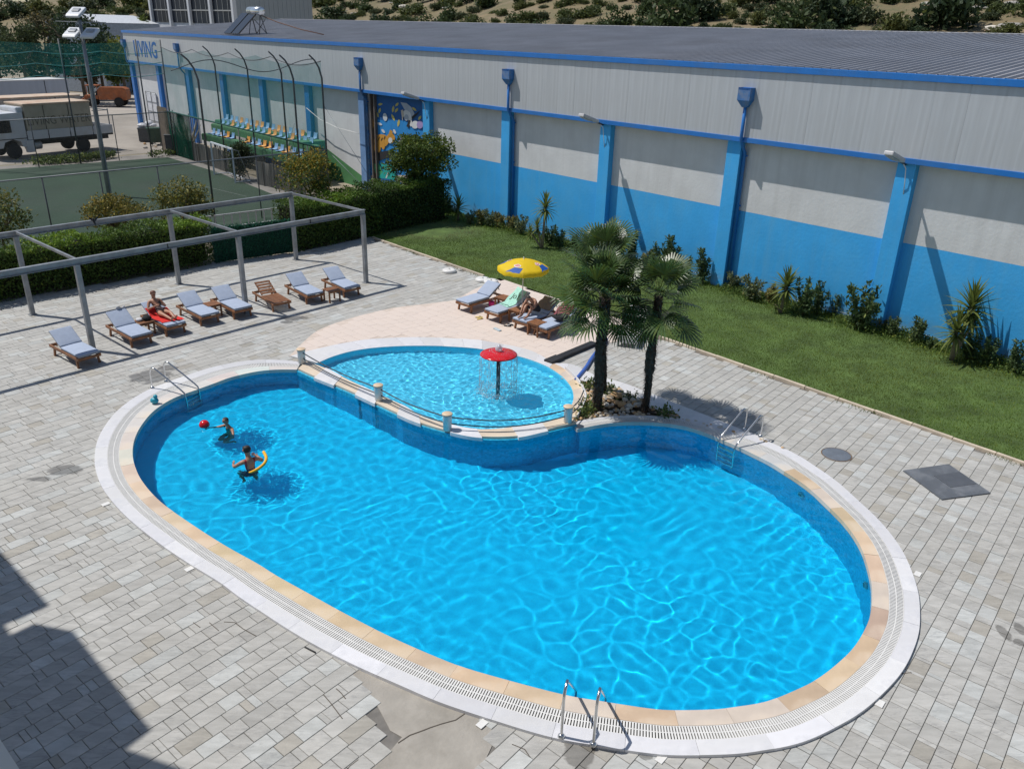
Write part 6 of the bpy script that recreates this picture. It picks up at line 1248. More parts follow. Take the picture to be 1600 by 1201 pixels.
# side tables
def table(px, py, ang, lab, z0=0.004):
    P = G(px, py, 0.40)[:2]; t = thing('side_table', lab, 'table', (*P, z0), ang, 'small teak side tables'); return t
tb0 = None
for px, py, ang, z0, lab in ((225, 501, -41, 0.004, 'small teak table with a bag on it between towel lounger and sunbather'), (331, 474, -44, 0.004, 'small teak table in the gap right of the second bare headed lounger'), (518, 452, -49, 0.004, 'small teak table in front of the right-most pergola lounger'), (787, 464, -131, 0.026, 'small teak table behind the first two terrace loungers'), (809, 483, -131, 0.026, 'small teak table under the parasol pole'), (839, 503, -131, 0.026, 'small teak table in front of the seated person')):
    P = G(px, py, 0.42 + z0)[:2]
    if tb0 is None:
        tb0 = t = thing('side_table', lab, 'table', (*P, z0), math.radians(ang), 'small teak side tables')
        for x in (-.2, .2):
            for y in (-.2, .2): MB().bbox((x, y, 0.2), (0.05, 0.05, 0.40), 0.006).build('leg', m_teak, t)
            MB().bbox((x, 0, 0.37), (0.025, 0.36, 0.055), 0.004).build('apron', m_teak, t)
        for k in range(5): MB().bbox((-0.19 + k * 0.095, 0, 0.415), (0.085, 0.47, 0.022), 0.005).build('slat', m_teak, t)
    else: copy_tree(tb0, lab, (*P, z0), math.radians(ang))
def local(o, p): return xf(o) @ Vector(p)

# towels, bags and small things
def sheet(name, parent_l, pts_f, nu, nv, mat, label, cat, tone=None, amp=0.006):
    """cloth laid over a lounger: pts_f(u, v) gives lounger-local points"""
    g = random.Random(label); V = []; F = []
    for i in range(nu + 1):
        for j in range(nv + 1):
            u, v = i / nu, j / nv; p = Vector(pts_f(u, v)); p.z += amp * (math.sin(u * 17 + v * 5) + math.sin(v * 21 - u * 8)) * 0.5 + amp; V.append(p)
    for i in range(nu):
        for j in range(nv): a = i * (nv + 1) + j; F.append((a, a + nv + 1, a + nv + 2, a + 1))
    A = xf(parent_l); V = [A @ p for p in V]; c = sum(V, Vector()) / len(V); c.z = min(v.z for v in V)
    m = MB().add([v - c for v in V], F, 0, None, True); o = m.build(name, mat); o.location = c; md = None
    return tag(o, label, cat)
def on_lounger(s, y, lift=0.01):
    """s: metres along the lounger surface, 0 at the hinge, negative up the backrest"""
    if s < 0: return tuple(BT @ Vector((-s, y, 0.112 + lift)))
    return (HX + 0.05 + s, y, 0.412 + lift)
def drape(s0, s1, y0, y1, skew=0.0): return lambda u, v: on_lounger(s0 + (s1 - s0) * u + skew * (v - .5), y0 + (y1 - y0) * v + 0.02 * math.sin(u * 9))
m_red = M('red_towel', (0.62, 0.025, 0.02), 0.95, 0.12, 12, bump=0.5); m_mint = M('mint_towel', (0.36, 0.66, 0.58), 0.95, 0.08, 12, bump=0.5); m_wtow = M('white_towel', (0.62, 0.62, 0.63), 0.95, 0.08, 12, bump=0.6); m_mar = M('maroon_towel', (0.24, 0.075, 0.085), 0.95, 0.2, 10, bump=0.5); m_brn = M('taupe_towel', (0.22, 0.165, 0.115), 0.95, 0.15, 10, bump=0.4)
sheet('towel', LO[2], drape(-0.30, 0.84, -0.33, 0.33, 0.15), 22, 12, m_red, 'bright red beach towel spread under the sunbathing person', 'towel')
def wt(u, v):
    s = -0.72 + 0.18 * u; p = Vector(on_lounger(max(s, -0.665), 0.02 + 0.28 * v)); p.z += 0.03 * math.sin(v * 7 + u * 4) + 0.02; p.x -= 0.10 * u; p.z -= 0.10 * u * u; return p
sheet('towel', LO[1], wt, 10, 12, m_wtow, 'crumpled white towel hanging over the top of a lounger back', 'towel', amp=0.02)
mt = sheet('towel', LO[11], drape(-0.67, 0.42, -0.30, 0.20, 0.12), 24, 12, m_mint, 'mint green towel with dark scrolled print over the parasol lounger', 'towel')
pr = MB()
for path_ in ([(-0.40, -0.18), (-0.30, -0.16), (-0.16, -0.15), (-0.10, -0.19)], [(-0.36, -0.05), (-0.28, 0.0), (-0.20, -0.02), (-0.20, -0.09), (-0.28, -0.11), (-0.35, -0.07)], [(-0.42, 0.07), (-0.30, 0.07), (-0.18, 0.09), (-0.14, 0.13)], [(0.30, -0.24), (0.33, -0.1), (0.31, 0.05), (0.33, 0.15)]):
    pr.tube([xf(LO[11]) @ Vector(on_lounger(s, y, 0.026)) for s, y in path_], 0.009, 5)
pr.build('print', M('dark_towel_print', (0.10, 0.16, 0.15), 0.9), mt, True)
sheet('towel', LO[12], drape(-0.68, -0.12, -0.31, 0.31), 14, 10, m_brn, 'taupe towel hung over the backrest behind the seated person', 'towel')
sheet('towel', LO[13], drape(-0.68, -0.05, -0.31, 0.25), 14, 10, m_mar, 'maroon towel hung over the lounger back beside the palm', 'towel')
def blobby(name, label, cat, loc, sc, mat, seed, z_off=0.0):
    me = sm_[seed % 8].copy(); me.materials.clear(); me.materials.append(mat); me.polygons.foreach_set('use_smooth', [True] * len(me.polygons)); o = link(name, me, None, tuple(loc), seed); o.scale = sc; return tag(o, label, cat)
m_blackf = M('black_fabric', (0.014, 0.014, 0.016), 0.85, 0.3, 8, bump=0.4)
tp = local(tb0, (0.02, 0.08, 0.43)); bg = blobby('bag', 'small black bag on the teak table by the sunbathing person', 'bag', (tp.x, tp.y, tp.z + 0.07), (0.15, 0.11, 0.14), m_blackf, 3); tp = local(tb0, (-0.05, -0.12, 0.43)); blobby('cap', 'pale crumpled sun cap on the teak table beside the black bag', 'cap', (tp.x, tp.y, tp.z + 0.045), (0.12, 0.10, 0.08), m_wtow, 5)
bp = local(LO[13], (0.95, 0.18, 0.41)); bag2 = thing('beach_bag', 'large black beach bag next to the seated person', 'bag', (bp.x, bp.y, bp.z)); me = sm_[2].copy(); me.materials.clear(); me.materials.append(m_blackf); o = link('bag_body', me, bag2, (0, 0, 0.12)); o.scale = (0.28, 0.18, 0.22); MB().tube([(-.12, 0, .2), (-.08, 0, .36), (.08, 0, .36), (.12, 0, .2)], 0.012, 6).build('handle', m_blackf, bag2)
def bucket():
    P = G(768, 480, 0.03)[:2]; t = thing('bucket', 'small bright pink toy bucket under the first terrace lounger', 'bucket', (*P, 0.026)); m_pk = M('pink_plastic', (0.66, 0.05, 0.28), 0.4, 0.05); m = MB(); m.lathe([(0.085, 0.0), (0.12, 0.2), (0.127, 0.205), (0.11, 0.2), (0.08, 0.01)], 20); m.build('pail', m_pk, t); MB().tube([(0.11 * math.cos(a), 0, 0.2 + 0.1 * math.sin(a)) for a in np.linspace(0, math.pi, 12)], 0.006, 5).build('handle', m_plastic_white, t)
bucket()
def flops(name, px, py, ang, mat, strap, lab, spread=0.16):
    P = G(px, py, 0.03)[:2]; t = thing(name, lab, 'sandals', (*P, 0.026), ang); 
    for k, (dx, dy, da) in enumerate(((0, -spread / 2, 0.1), (0.05, spread / 2, -0.35))):
        T = Matrix.Translation((dx, dy, 0)) @ Matrix.Rotation(da, 4, 'Z'); s = MB(); s.prism([(0.13 * math.cos(a) * 1.0, (0.045 + 0.012 * math.cos(a)) * math.sin(a)) for a in np.linspace(0, 2 * math.pi, 18, endpoint=False)], 0.0, 0.022, 0, T); sole = s.build('sole', mat, t)
        MB().tube([T @ Vector(p) for p in ((0.0, -0.045, 0.02), (0.045, -0.02, 0.05), (0.075, 0, 0.025), (0.045, 0.02, 0.05), (0.0, 0.045, 0.02))], 0.010, 6).build('strap', strap, sole)
flops('flip_flops', 748, 497, 0.6, M('yellow_foam', (0.66, 0.50, 0.14), 0.7), M('pale_yellow_strap', (0.62, 0.56, 0.36), 0.6), 'pair of yellow flip flops lying on the pink terrace')
flops('sandals', 794, 508, -0.3, m_blackf, m_wtow, 'pair of black sandals by the parasol lounger')
bk = MB().bbox((0, 0, 0.015), (0.32, 0.11, 0.03), 0.006).build('booklet', M('pale_blue_cover', (0.45, 0.55, 0.60), 0.5)); P = G(777, 515, 0.03)[:2]; bk.location = (*P, 0.026); bk.rotation_euler = (0, 0, math.radians(-50)); tag(bk, 'narrow pale blue booklet lying flat on the pink terrace', 'booklet')
P = G(845, 517, 0.03)[:2]; tg_ = blobby('toy', 'bright orange toy on the ground under the front terrace table', 'toy', (*P, 0.09), (0.13, 0.10, 0.09), M('orange_plastic', (0.75, 0.16, 0.03), 0.45), 1)
P = G(242, 630, 0.06)[:2]; t = thing('pool_toy', 'small teal pool toy lying on the coping near the left ladder', 'toy', (*P, 0.05)); m_tl = M('teal_plastic', (0.02, 0.33, 0.44), 0.4); MB().ball((0, 0, 0.09), 0.09, 8, 0, (1.2, .9, .9)).build('toy_body', m_tl, t); MB().ball((0.03, 0.02, 0.19), 0.055, 8).build('toy_head', m_tl, t)

# parasol with printed panels
ub = G(815, 496)[:2]; par = thing('parasol', 'yellow beach parasol with blue corners shading the terrace loungers', 'parasol', (*ub, 0.026)); ztop = rise(ub, 404) - 0.03; zr = rise(ub, 418); m_py = M('yellow_canopy', (0.80, 0.56, 0.005), 0.6, 0.05, 2, trans=0.25); m_pb = M('blue_canopy_print', (0.012, 0.10, 0.42), 0.6, trans=0.15); m_pw = M('white_print', (0.75, 0.74, 0.72), 0.6); m_prd = M('red_print', (0.70, 0.10, 0.08), 0.6)
MB().tube([(0, 0, 0), (0.01, 0, ztop)], 0.019, 8).build('pole', m_plastic_white, par); MB().lathe([(0.24, 0), (0.24, 0.05), (0.08, 0.08), (0.04, 0.22), (0.001, 0.22)], 20).build('foot', m_plastic_white, par); MB().lathe([(0.001, 0.07), (0.022, 0.05), (0.016, 0.0), (0.02, -0.02)], 10, 0, Matrix.Translation((0.01, 0, ztop))).build('finial', m_plastic_white, par)
RC = 0.86; dome = ztop - zr
def cp(a, u, dr=0.0):
    s = 1 - 0.045 * (1 - abs(math.cos(4 * a)))  # stretched fabric between eight ribs
    return Vector(((RC * u * s + dr) * math.cos(a), (RC * u * s + dr) * math.sin(a), ztop - dome * (u ** 1.75) - 0.012))
for k in range(8):
    a0, a1 = k * math.pi / 4, (k + 1) * math.pi / 4; V = []; F = []; mi = []
    nu, na = 8, 6
    for i in range(nu + 1):
        for j in range(na + 1): V.append(cp(a0 + (a1 - a0) * j / na, i / nu))
    for j in range(na + 1): q = cp(a0 + (a1 - a0) * j / na, 1.0); V.append(q + Vector((0, 0, -0.13 - 0.015 * math.cos(j * 2.1))))
    for i in range(nu + 1):
        for j in range(na): b_ = i * (na + 1) + j; F.append((b_, b_ + na + 1, b_ + na + 2, b_ + 1))
    m = MB(); m.add(V, F, 0, None, True); pn = m.build('canopy_panel', m_py, par)
    MB().tube([cp(a0, u, 0) + Vector((0, 0, -0.02)) for u in (0.03, 0.35, 0.7, 1.0)], 0.006, 5).build('rib', m_plastic_white, par)
    if k in (1, 3, 5, 7):
        am = (a0 + a1) / 2
        def patch(pts, mat, lift, nm): MB().add([cp(am + da, u) + Vector((0, 0, lift)) for da, u in pts], [tuple(range(len(pts)))]).build(nm, mat, pn)
        def rowp(fn, mat, lift, nm, n=7):
            V = []; F = []
            for i in range(n):
                u, w0, w1 = fn(i / (n - 1)); V += [cp(am + w0, u) + Vector((0, 0, lift)), cp(am + w1, u) + Vector((0, 0, lift))]
            for i in range(n - 1): F.append((2 * i, 2 * i + 2, 2 * i + 3, 2 * i + 1))
            MB().add(V, F).build(nm, mat, pn)
        rowp(lambda q: (0.72 + 0.27 * q, -0.36 * (0.35 + .65 * q), 0.36 * (1 - 0.35 * q)), m_pb, 0.007, 'blue_corner'); rowp(lambda q: (0.50 + 0.20 * q, -0.25 * math.sin(math.pi * (0.08 + .84 * q)), 0.25 * math.sin(math.pi * (0.08 + .84 * q))), m_pw, 0.008, 'oval_badge'); rowp(lambda q: (0.53 + 0.13 * q, -0.19 * math.sin(math.pi * (0.1 + .8 * q)), 0.19 * math.sin(math.pi * (0.1 + .8 * q))), m_prd, 0.011, 'badge_stripe'); rowp(lambda q: (0.578 + 0.03 * q, -0.15, 0.15), m_pw, 0.013, 'badge_line')
# loose round white parasol bases on the paving
ub0 = None
for px, py, lab in ((702, 425, 'round white parasol base alone near the lawn kerb'), (754, 439, 'round white parasol base left in the pair by the terrace corner'), (767, 442, 'round white parasol base right in the pair touching the terrace corner')):
    P = G(px, py)[:2]
    if ub0 is None:
        ub0 = thing('base_disc', lab, 'parasol base', (*P, 0.004), 0, 'loose white parasol bases'); MB().lathe([(0.27, 0), (0.285, 0.03), (0.275, 0.09), (0.24, 0.115), (0.10, 0.12), (0.07, 0.11), (0.001, 0.11)], 28).build('base_body', m_plastic_white, ub0); MB().lathe([(0.035, 0.11), (0.035, 0.16), (0.022, 0.16), (0.022, 0.12)], 14).build('socket', m_plastic_white, ub0); MB().lathe([(0.02, 0.115), (0.02, 0.13), (0.001, 0.13)], 10, 0, Matrix.Translation((0.2, 0, 0))).build('filler_cap', m_fpost, ub0)
    else: copy_tree(ub0, lab, (*P, 0.004))
# white moulded plastic lounger behind the palms
pf, phd = G(979, 543)[:2], G(999, 506)[:2]; an = math.atan2(*(pf - phd)[::-1]); t = thing('plastic_lounger', 'white moulded plastic lounger behind the two palms', 'lounger', (*pf, 0.004), an); mp = MB(); mp.bbox((-0.72, 0, 0.31), (1.44, 0.62, 0.05), 0.02); mp.build('seat_panel', m_plastic_white, t)
for y in (-0.29, 0.29):
    mb_ = MB(); mb_.prism([(0, 0.0), (0, 0.30), (-1.4, 0.30), (-1.4, 0.0), (-1.28, 0.0), (-1.2, 0.2), (-0.75, 0.23), (-0.2, 0.2), (-0.12, 0.0)], y - 0.03, y + 0.03, 0, Matrix.Rotation(math.pi / 2, 4, 'X') @ Matrix.Scale(1, 4)); mb_.build('side_frame', m_plastic_white, t)
MB().bbox((0.0, 0, 0.22), (0.03, 0.58, 0.15), 0.008).build('front_apron', m_plastic_white, t); MB().bbox((-0.36, 0, 0), (0.72, 0.60, 0.04), 0.015, 0, Matrix.Translation((-1.42, 0, 0.32)) @ Matrix.Rotation(math.radians(38), 4, 'Y')).build('backrest', m_plastic_white, t)
for k in range(4): MB().box((0.018, -0.21 + k * 0.14, 0.22), (0.01, 0.02, 0.10)).build('slot', m_chass, t)

# ================================================================== pool fittings
m_chrome = M('stainless_steel', (0.62, 0.63, 0.64), 0.18, 0.05, 5, metal=1.0)
def ladder(b0, b1, lab, lh=0.60):
    A, B = G(*b0, ZC)[:2], G(*b1, ZC)[:2]; mid = (A + B) / 2; y = (B - A); w = np.linalg.norm(y); y /= w; i = np.argmin(np.linalg.norm(mi_c - mid, axis=1)); inw_ = -m_n[i]; x = inw_ - y * (inw_ @ y); x /= np.linalg.norm(x); reach = np.linalg.norm(mi_c[i] - mid) + 0.14
    if x[0] * y[1] - x[1] * y[0] < 0: y = -y
    t = thing('pool_ladder', lab, 'ladder', (*mid, ZC), math.atan2(x[1], x[0]), 'stainless pool ladders'); hw_ = w / 2
    for s in (-hw_, hw_):
        P = [(0, s, 0), (0, s, lh - 0.23), (0.015, s, lh - 0.11), (0.06, s, lh - 0.03), (0.14, s, lh), (0.22, s, lh - 0.03), (reach - 0.12, s, 0.13), (reach - 0.03, s, 0.02), (reach, s, -0.12), (reach, s, -1.05)]; q = smooth_curve(np.array(P), 40); MB().tube([tuple(p) for p in q], 0.022, 10).build('rail', m_chrome, t); MB().lathe([(0.055, 0.0), (0.052, 0.02), (0.03, 0.045), (0.024, 0.05)], 16, 0, Matrix.Translation((0, s, 0))).build('floor_flange', m_chrome, t)
    for z in (-0.22, -0.48, -0.74, -1.0): MB().bbox((reach - 0.02, 0, z), (0.075, 2 * hw_, 0.03), 0.01).build('tread', m_chrome, t)
ladder((238, 606), (259.5, 596), 'stainless ladder at the far left curve of the pool'); ladder((1163, 671), (1188, 682), 'stainless ladder on the right by the palm bed'); ladder((877, 1150), (927, 1163), 'stainless ladder on the near edge of the pool', 0.83)
# bollards and cables on the low wall
m_cap = M('sandy_cap', (0.62, 0.48, 0.33), 0.6, 0.1); bol = None; BO = []
for px, py, lab in ((472, 567, 'white bollard at the left end of the low pool wall'), (592, 625, 'white bollard second from the left on the low pool wall'), (699, 671, 'white bollard third from the left on the low pool wall'), (887, 659, 'white bollard at the right end of the low pool wall')):
    P = G(px, py, ZD)[:2]; BO.append(P)
    if bol is None: bol = thing('bollard', lab, 'bollard', (*P, ZD + .003), 0, 'white bollards on the low pool wall'); MB().lathe([(0.10, 0), (0.112, 0.36), (0.118, 0.40)], 22).build('column', m_plastic_white, bol); MB().lathe([(0.116, 0.40), (0.128, 0.405), (0.13, 0.425), (0.12, 0.435), (0.001, 0.437)], 22).build('cap', m_cap, bol)
    else: copy_tree(bol, lab, (*P, ZD + .003))
ends = BO + [G(911, 627, ZC + .1)[:2]]; m_cable = M('dark_cable', (0.035, 0.045, 0.055), 0.5, 0.1)
for i, nm in enumerate(('first', 'second', 'third', 'last')):
    for zz, hl in ((0.34, 'upper'), (0.17, 'lower')):
        a, b = ends[i], ends[i + 1]; k_ = (b - a) / np.linalg.norm(b - a); nv = np.array([k_[1], -k_[0]]); bow = 0.28 if i == 2 else 0.05
        pts = [(*(a + (b - a) * u + nv * bow * math.sin(math.pi * u)), ZD + zz - 0.05 * math.sin(math.pi * u)) for u in np.linspace(0.0, 1.0, 15)]
        c = Vector(pts[0]); o = MB().tube([Vector(p) - c for p in pts], 0.016, 7).build('barrier_cable', m_cable); o.location = c; tag(o, '%s dark cable in the %s span from the left between the white bollards' % (hl, nm), 'cable', 'cables between the bollards')
# mushroom fountain
mf = thing('mushroom_fountain', 'red mushroom fountain spilling water in the paddling pool', 'fountain', (*FOUNT[:2], -0.42)); zc = rise(FOUNT, 549) + 0.42; m_rc = M('red_gloss_cap', (0.58, 0.015, 0.02), 0.16, 0.12, 6); Rm = 0.50
MB().tube([(0, 0, 0), (0, 0, zc)], 0.055, 14).build('stem', M('dark_grey_pipe', (0.07, 0.075, 0.085), 0.4), mf); MB().lathe([(0.06, zc - 0.08), (Rm - 0.02, zc - 0.10), (Rm, zc - 0.085), (Rm - 0.03, zc - 0.06), (Rm * .7, zc - 0.02), (Rm * .35, zc + 0.005), (0.001, zc + 0.015)], 40).build('cap', m_rc, mf)
m_spray = bpy.data.materials.new('falling_water'); m_spray.use_nodes = True
def _spray():
    nt = m_spray.node_tree; nt.nodes.clear(); o = nn(nt, 'ShaderNodeOutputMaterial'); t = nn(nt, 'ShaderNodeBsdfTransparent'); g = nn(nt, 'ShaderNodeBsdfDiffuse'); g.inputs[0].default_value = (0.85, 0.9, 0.95, 1); gl = nn(nt, 'ShaderNodeBsdfGlossy'); gl.inputs['Roughness'].default_value = 0.1; a = nn(nt, 'ShaderNodeMixShader'); a.inputs[0].default_value = 0.4; s = nn(nt, 'ShaderNodeMixShader'); s.inputs[0].default_value = 0.62
    nt.links.new(g.outputs[0], a.inputs[1]); nt.links.new(gl.outputs[0], a.inputs[2]); nt.links.new(t.outputs[0], s.inputs[1]); nt.links.new(a.outputs[0], s.inputs[2]); nt.links.new(s.outputs[0], o.inputs[0])
_spray()
sp = MB(); g = random.Random(4)
for k in range(420):
    a = g.uniform(0, 6.283); r = Rm * g.uniform(0.97, 1.03); z = g.uniform(0.46, zc - 0.1); L_ = g.uniform(0.02, 0.16); x, y = r * math.cos(a), r * math.sin(a); sp.tube([(x, y, z), (x, y, z - L_ * .5), (x * 1.005, y * 1.005, max(0.42, z - L_))], [0.002, 0.008, 0.003], 4)
for k in range(9): a = k * 0.7 + g.uniform(0, .3); r = Rm * 0.99; x, y = r * math.cos(a), r * math.sin(a); sp.tube([(x, y, zc - .08), (x * 1.03, y * 1.03, zc - .4), (x * 1.04, y * 1.04, 0.42)], [0.006, 0.004, 0.003], 5)
tag(sp.build('falling_water', m_spray, mf), kind='stuff'); bb_ = MB(); bb_.lathe([(0.085, zc + .03), (0.095, zc + .07), (0.075, zc + .14), (0.045, zc + .19), (0.001, zc + .21)], 18); bb_.build('water_bubble', m_spray, mf)
sp = MB()
for k in range(1000):
    a = g.uniform(0, 6.283); r = abs(g.gauss(0.45, 0.15)); s = g.uniform(0.004, 0.016); sp.add([(r * math.cos(a) + dx * s, r * math.sin(a) + dy * s, 0.415 + abs(g.gauss(0, .022)) + dz * s) for dx, dy, dz in ((1, 0, 0), (-.5, .8, 0), (-.5, -.8, 0), (0, 0, 1.2))], [(0, 1, 3), (1, 2, 3), (2, 0, 3)])
tag(sp.build('splash_drops', M('white_splash', (0.8, 0.85, 0.88), 0.3), mf), kind='stuff')
fl_ = MB()
for k in range(240):
    a = g.uniform(0, 6.283); r = Rm * math.sqrt(g.random()) * 0.95; s = g.uniform(0.004, 0.016); z = zc + 0.02 - 0.09 * (r / Rm) ** 1.8; fl_.add([(r * math.cos(a) + dx * s, r * math.sin(a) + dy * s, z + dz) for dx, dy, dz in ((1, 0, 0), (.2, .7, 0), (-1, .1, 0), (-.2, -.7, 0), (0, 0, .008))], [(0, 1, 4), (1, 2, 4), (2, 3, 4), (3, 0, 4)])
tag(fl_.build('cap_droplets', m_spray, mf), kind='stuff')
# underwater fittings
for px, py, lab in ((1240, 771, 'white round inlet fitting on the right pool wall near the ladder'), (1347, 912, 'white round lamp fitting on the right end wall of the pool')):
    P = G(px + 14, py - 8, -0.1)[:2]; i = np.argmin(np.linalg.norm(mi_c - P, axis=1)); n = -m_n[i]; c = mi_c[i] + n * 0.02; t = thing('pool_fitting', lab, 'pool fitting', (*c, -0.42), math.atan2(n[1], n[0])); T = Matrix.Rotation(math.pi / 2, 4, 'Y'); MB().lathe([(0.10, 0), (0.10, 0.02), (0.08, 0.035), (0.001, 0.035)], 20, 0, T).build('ring', m_plastic_white, t); MB().lathe([(0.06, 0.036), (0.05, 0.05), (0.001, 0.055)], 16, 0, T).build('lens', m_lamp_gl, t)
# deck items: manhole, plate, marker tiles, hose, drain strip
t = thing('manhole_cover', 'round grey manhole cover in the paving right of the pool', 'manhole', (*MH[:2], 0.0)); MB().lathe([(0.35, 0.0), (0.35, 0.008), (0.33, 0.010), (0.33, 0.004)], 36).build('frame', M('rusty_iron_frame', (0.17, 0.115, 0.075), 0.8, 0.3), t); m_iron = M('blue_grey_iron', (0.13, 0.15, 0.18), 0.6, 0.15, 4, bump=0.4); MB().lathe([(0.325, 0.0), (0.325, 0.010), (0.31, 0.013), (0.001, 0.014)], 36).build('lid', m_iron, t)
pc = [G(x, y, 0.02)[:2] for x, y in ((1411, 735), (1482, 725), (1548, 770), (1472, 780))]; c = np.mean(pc, axis=0); t = thing('access_plate', 'square grey steel access plate lying on the paving at the right', 'plate', (*c, 0.002)); m_pl = M('grey_painted_plate', (0.105, 0.115, 0.13), 0.55, 0.12, 1.5, bump=0.1, dirt=(0.21, 0.22, 0.235), dirt_scale=1.7)
MB().prism([tuple(p - c) for p in pc], 0.0, 0.028).build('plate_body', m_pl, t); u1, u2 = pc[1] - pc[0], pc[3] - pc[0]
def pq(a, b): return tuple(pc[0] + u1 * a + u2 * b - c)
MB().prism([pq(0.42, 0.30), pq(0.98, 0.30), pq(0.98, 0.72), pq(0.42, 0.72)], 0.0285, 0.034).build('inner_panel', M('darker_grey_panel', (0.085, 0.092, 0.105), 0.5, 0.1), t)
for k, (px, py, w) in enumerate(((165, 787, 'left of the pool'), (296, 888, 'lower left of the pool'), (753, 1130, 'on the bare screed at the near edge'), (1033, 1184, 'below the near ladder'), (1375, 1098, 'at the lower right curve'), (1434, 896, 'right of the pool'))):
    P = G(px, py, 0.01)[:2]; o = MB().bbox((0, 0, 0.005), (0.155, 0.11, 0.012), 0.002).build('marker_tile', m_plastic_white); o.location = (*P, 0.003); o.rotation_euler = (0, 0, math.radians(50)); tag(o, 'small white marker tile set in the paving %s' % w, 'tile', 'white marker tiles round the pool')
hp = [G(x, y, 0.06) for x, y in ((900, 593), (905, 587), (911, 580), (917, 572), (923, 562), (932, 550), (944, 538), (948, 530))]; o = MB().tube([tuple(p - hp[0]) for p in smooth_curve(np.array(hp), 30)], 0.055, 10).build('hose', M('blue_hose', (0.045, 0.12, 0.42), 0.4, 0.1)); o.location = tuple(hp[0]); tag(o, 'thick blue hose lying behind the left palm trunk', 'hose')
sa, sb = G(866, 563, 0.03), G(928, 537, 0.03); t = thing('rubber_strip', 'black rubber edge strip along the right side of the pink terrace', 'strip', (sa[0], sa[1], 0.01)); d = sb - sa; MB().beam((0, 0, 0.045), (d[0], d[1], 0.045), 0.24, 0.09).build('strip', M('black_rubber', (0.016, 0.017, 0.020), 0.6, 0.2), t); e = d / np.linalg.norm(d); MB().beam(tuple(e[:2] * -0.3) + (0.05,), tuple(e[:2] * 0.25) + (0.05,), 0.30, 0.10).build('end_block', M('black_rubber_block', (0.022, 0.023, 0.026), 0.6, 0.2), t)
tag(MB().tube([(0, 0, 0), (0.2, -0.12, 0.0)], 0.012, 6).build('dark_stick', m_chass, None, loc=tuple(G(476, 1010, 0.012))), 'short dark stick lying on the paving by the bare screed', 'stick')
# ball, noodle
m_ball = M('red_ball_gloss', (0.62, 0.012, 0.02), 0.18, 0.1); t = thing('ball', 'shiny red ball floating in the pool', 'ball', (SWIM[2][0], SWIM[2][1], -0.10)); MB().ball((0, 0, 0.075), 0.125, 14).build('shell', m_ball, t); MB().ball((0, 0, 0.075), 0.1256, 12, 0, (1, 1, 0.22)).build('dark_band', M('dark_red_band', (0.17, 0.01, 0.03), 0.25), t)
# swallow in flight before the hedge
bd_p = np.array([0, 0, CAM_H]) + ray(146, 346) / np.linalg.norm(ray(146, 346)) * 15.5; t = thing('swallow', 'black swallow in flight in front of the hedge and pergola beam', 'bird', tuple(bd_p), math.radians(20)); m_bird = M('black_plumage', (0.012, 0.013, 0.018), 0.5, 0.2)
MB().tube([(0.0, 0, 0.06), (0.0, 0, 0.045), (0.01, 0, 0.0), (0.02, 0, -0.05), (0.025, 0, -0.075)], [0.006, 0.016, 0.019, 0.012, 0.004], 10).build('body', m_bird, t)
for s in (-1, 1): MB().add([(0.01, 0.008 * s, 0.03), (-0.06 * s + .0, 0.05, 0.065), (-0.10 * s, 0.09, 0.10), (-0.055 * s, 0.05, 0.025), (0.012, 0.008 * s, -0.02), (-0.055 * s, 0.056, 0.045)], [(0, 1, 5, 4), (1, 2, 3, 5), (5, 3, 4)]).build('wing', m_bird, t)
MB().add([(0.022, 0, -0.07), (0.008, 0.012, -0.125), (0.026, 0.004, -0.095), (0.046, -0.012, -0.125)], [(0, 1, 2), (0, 2, 3)]).build('tail', m_bird, t)
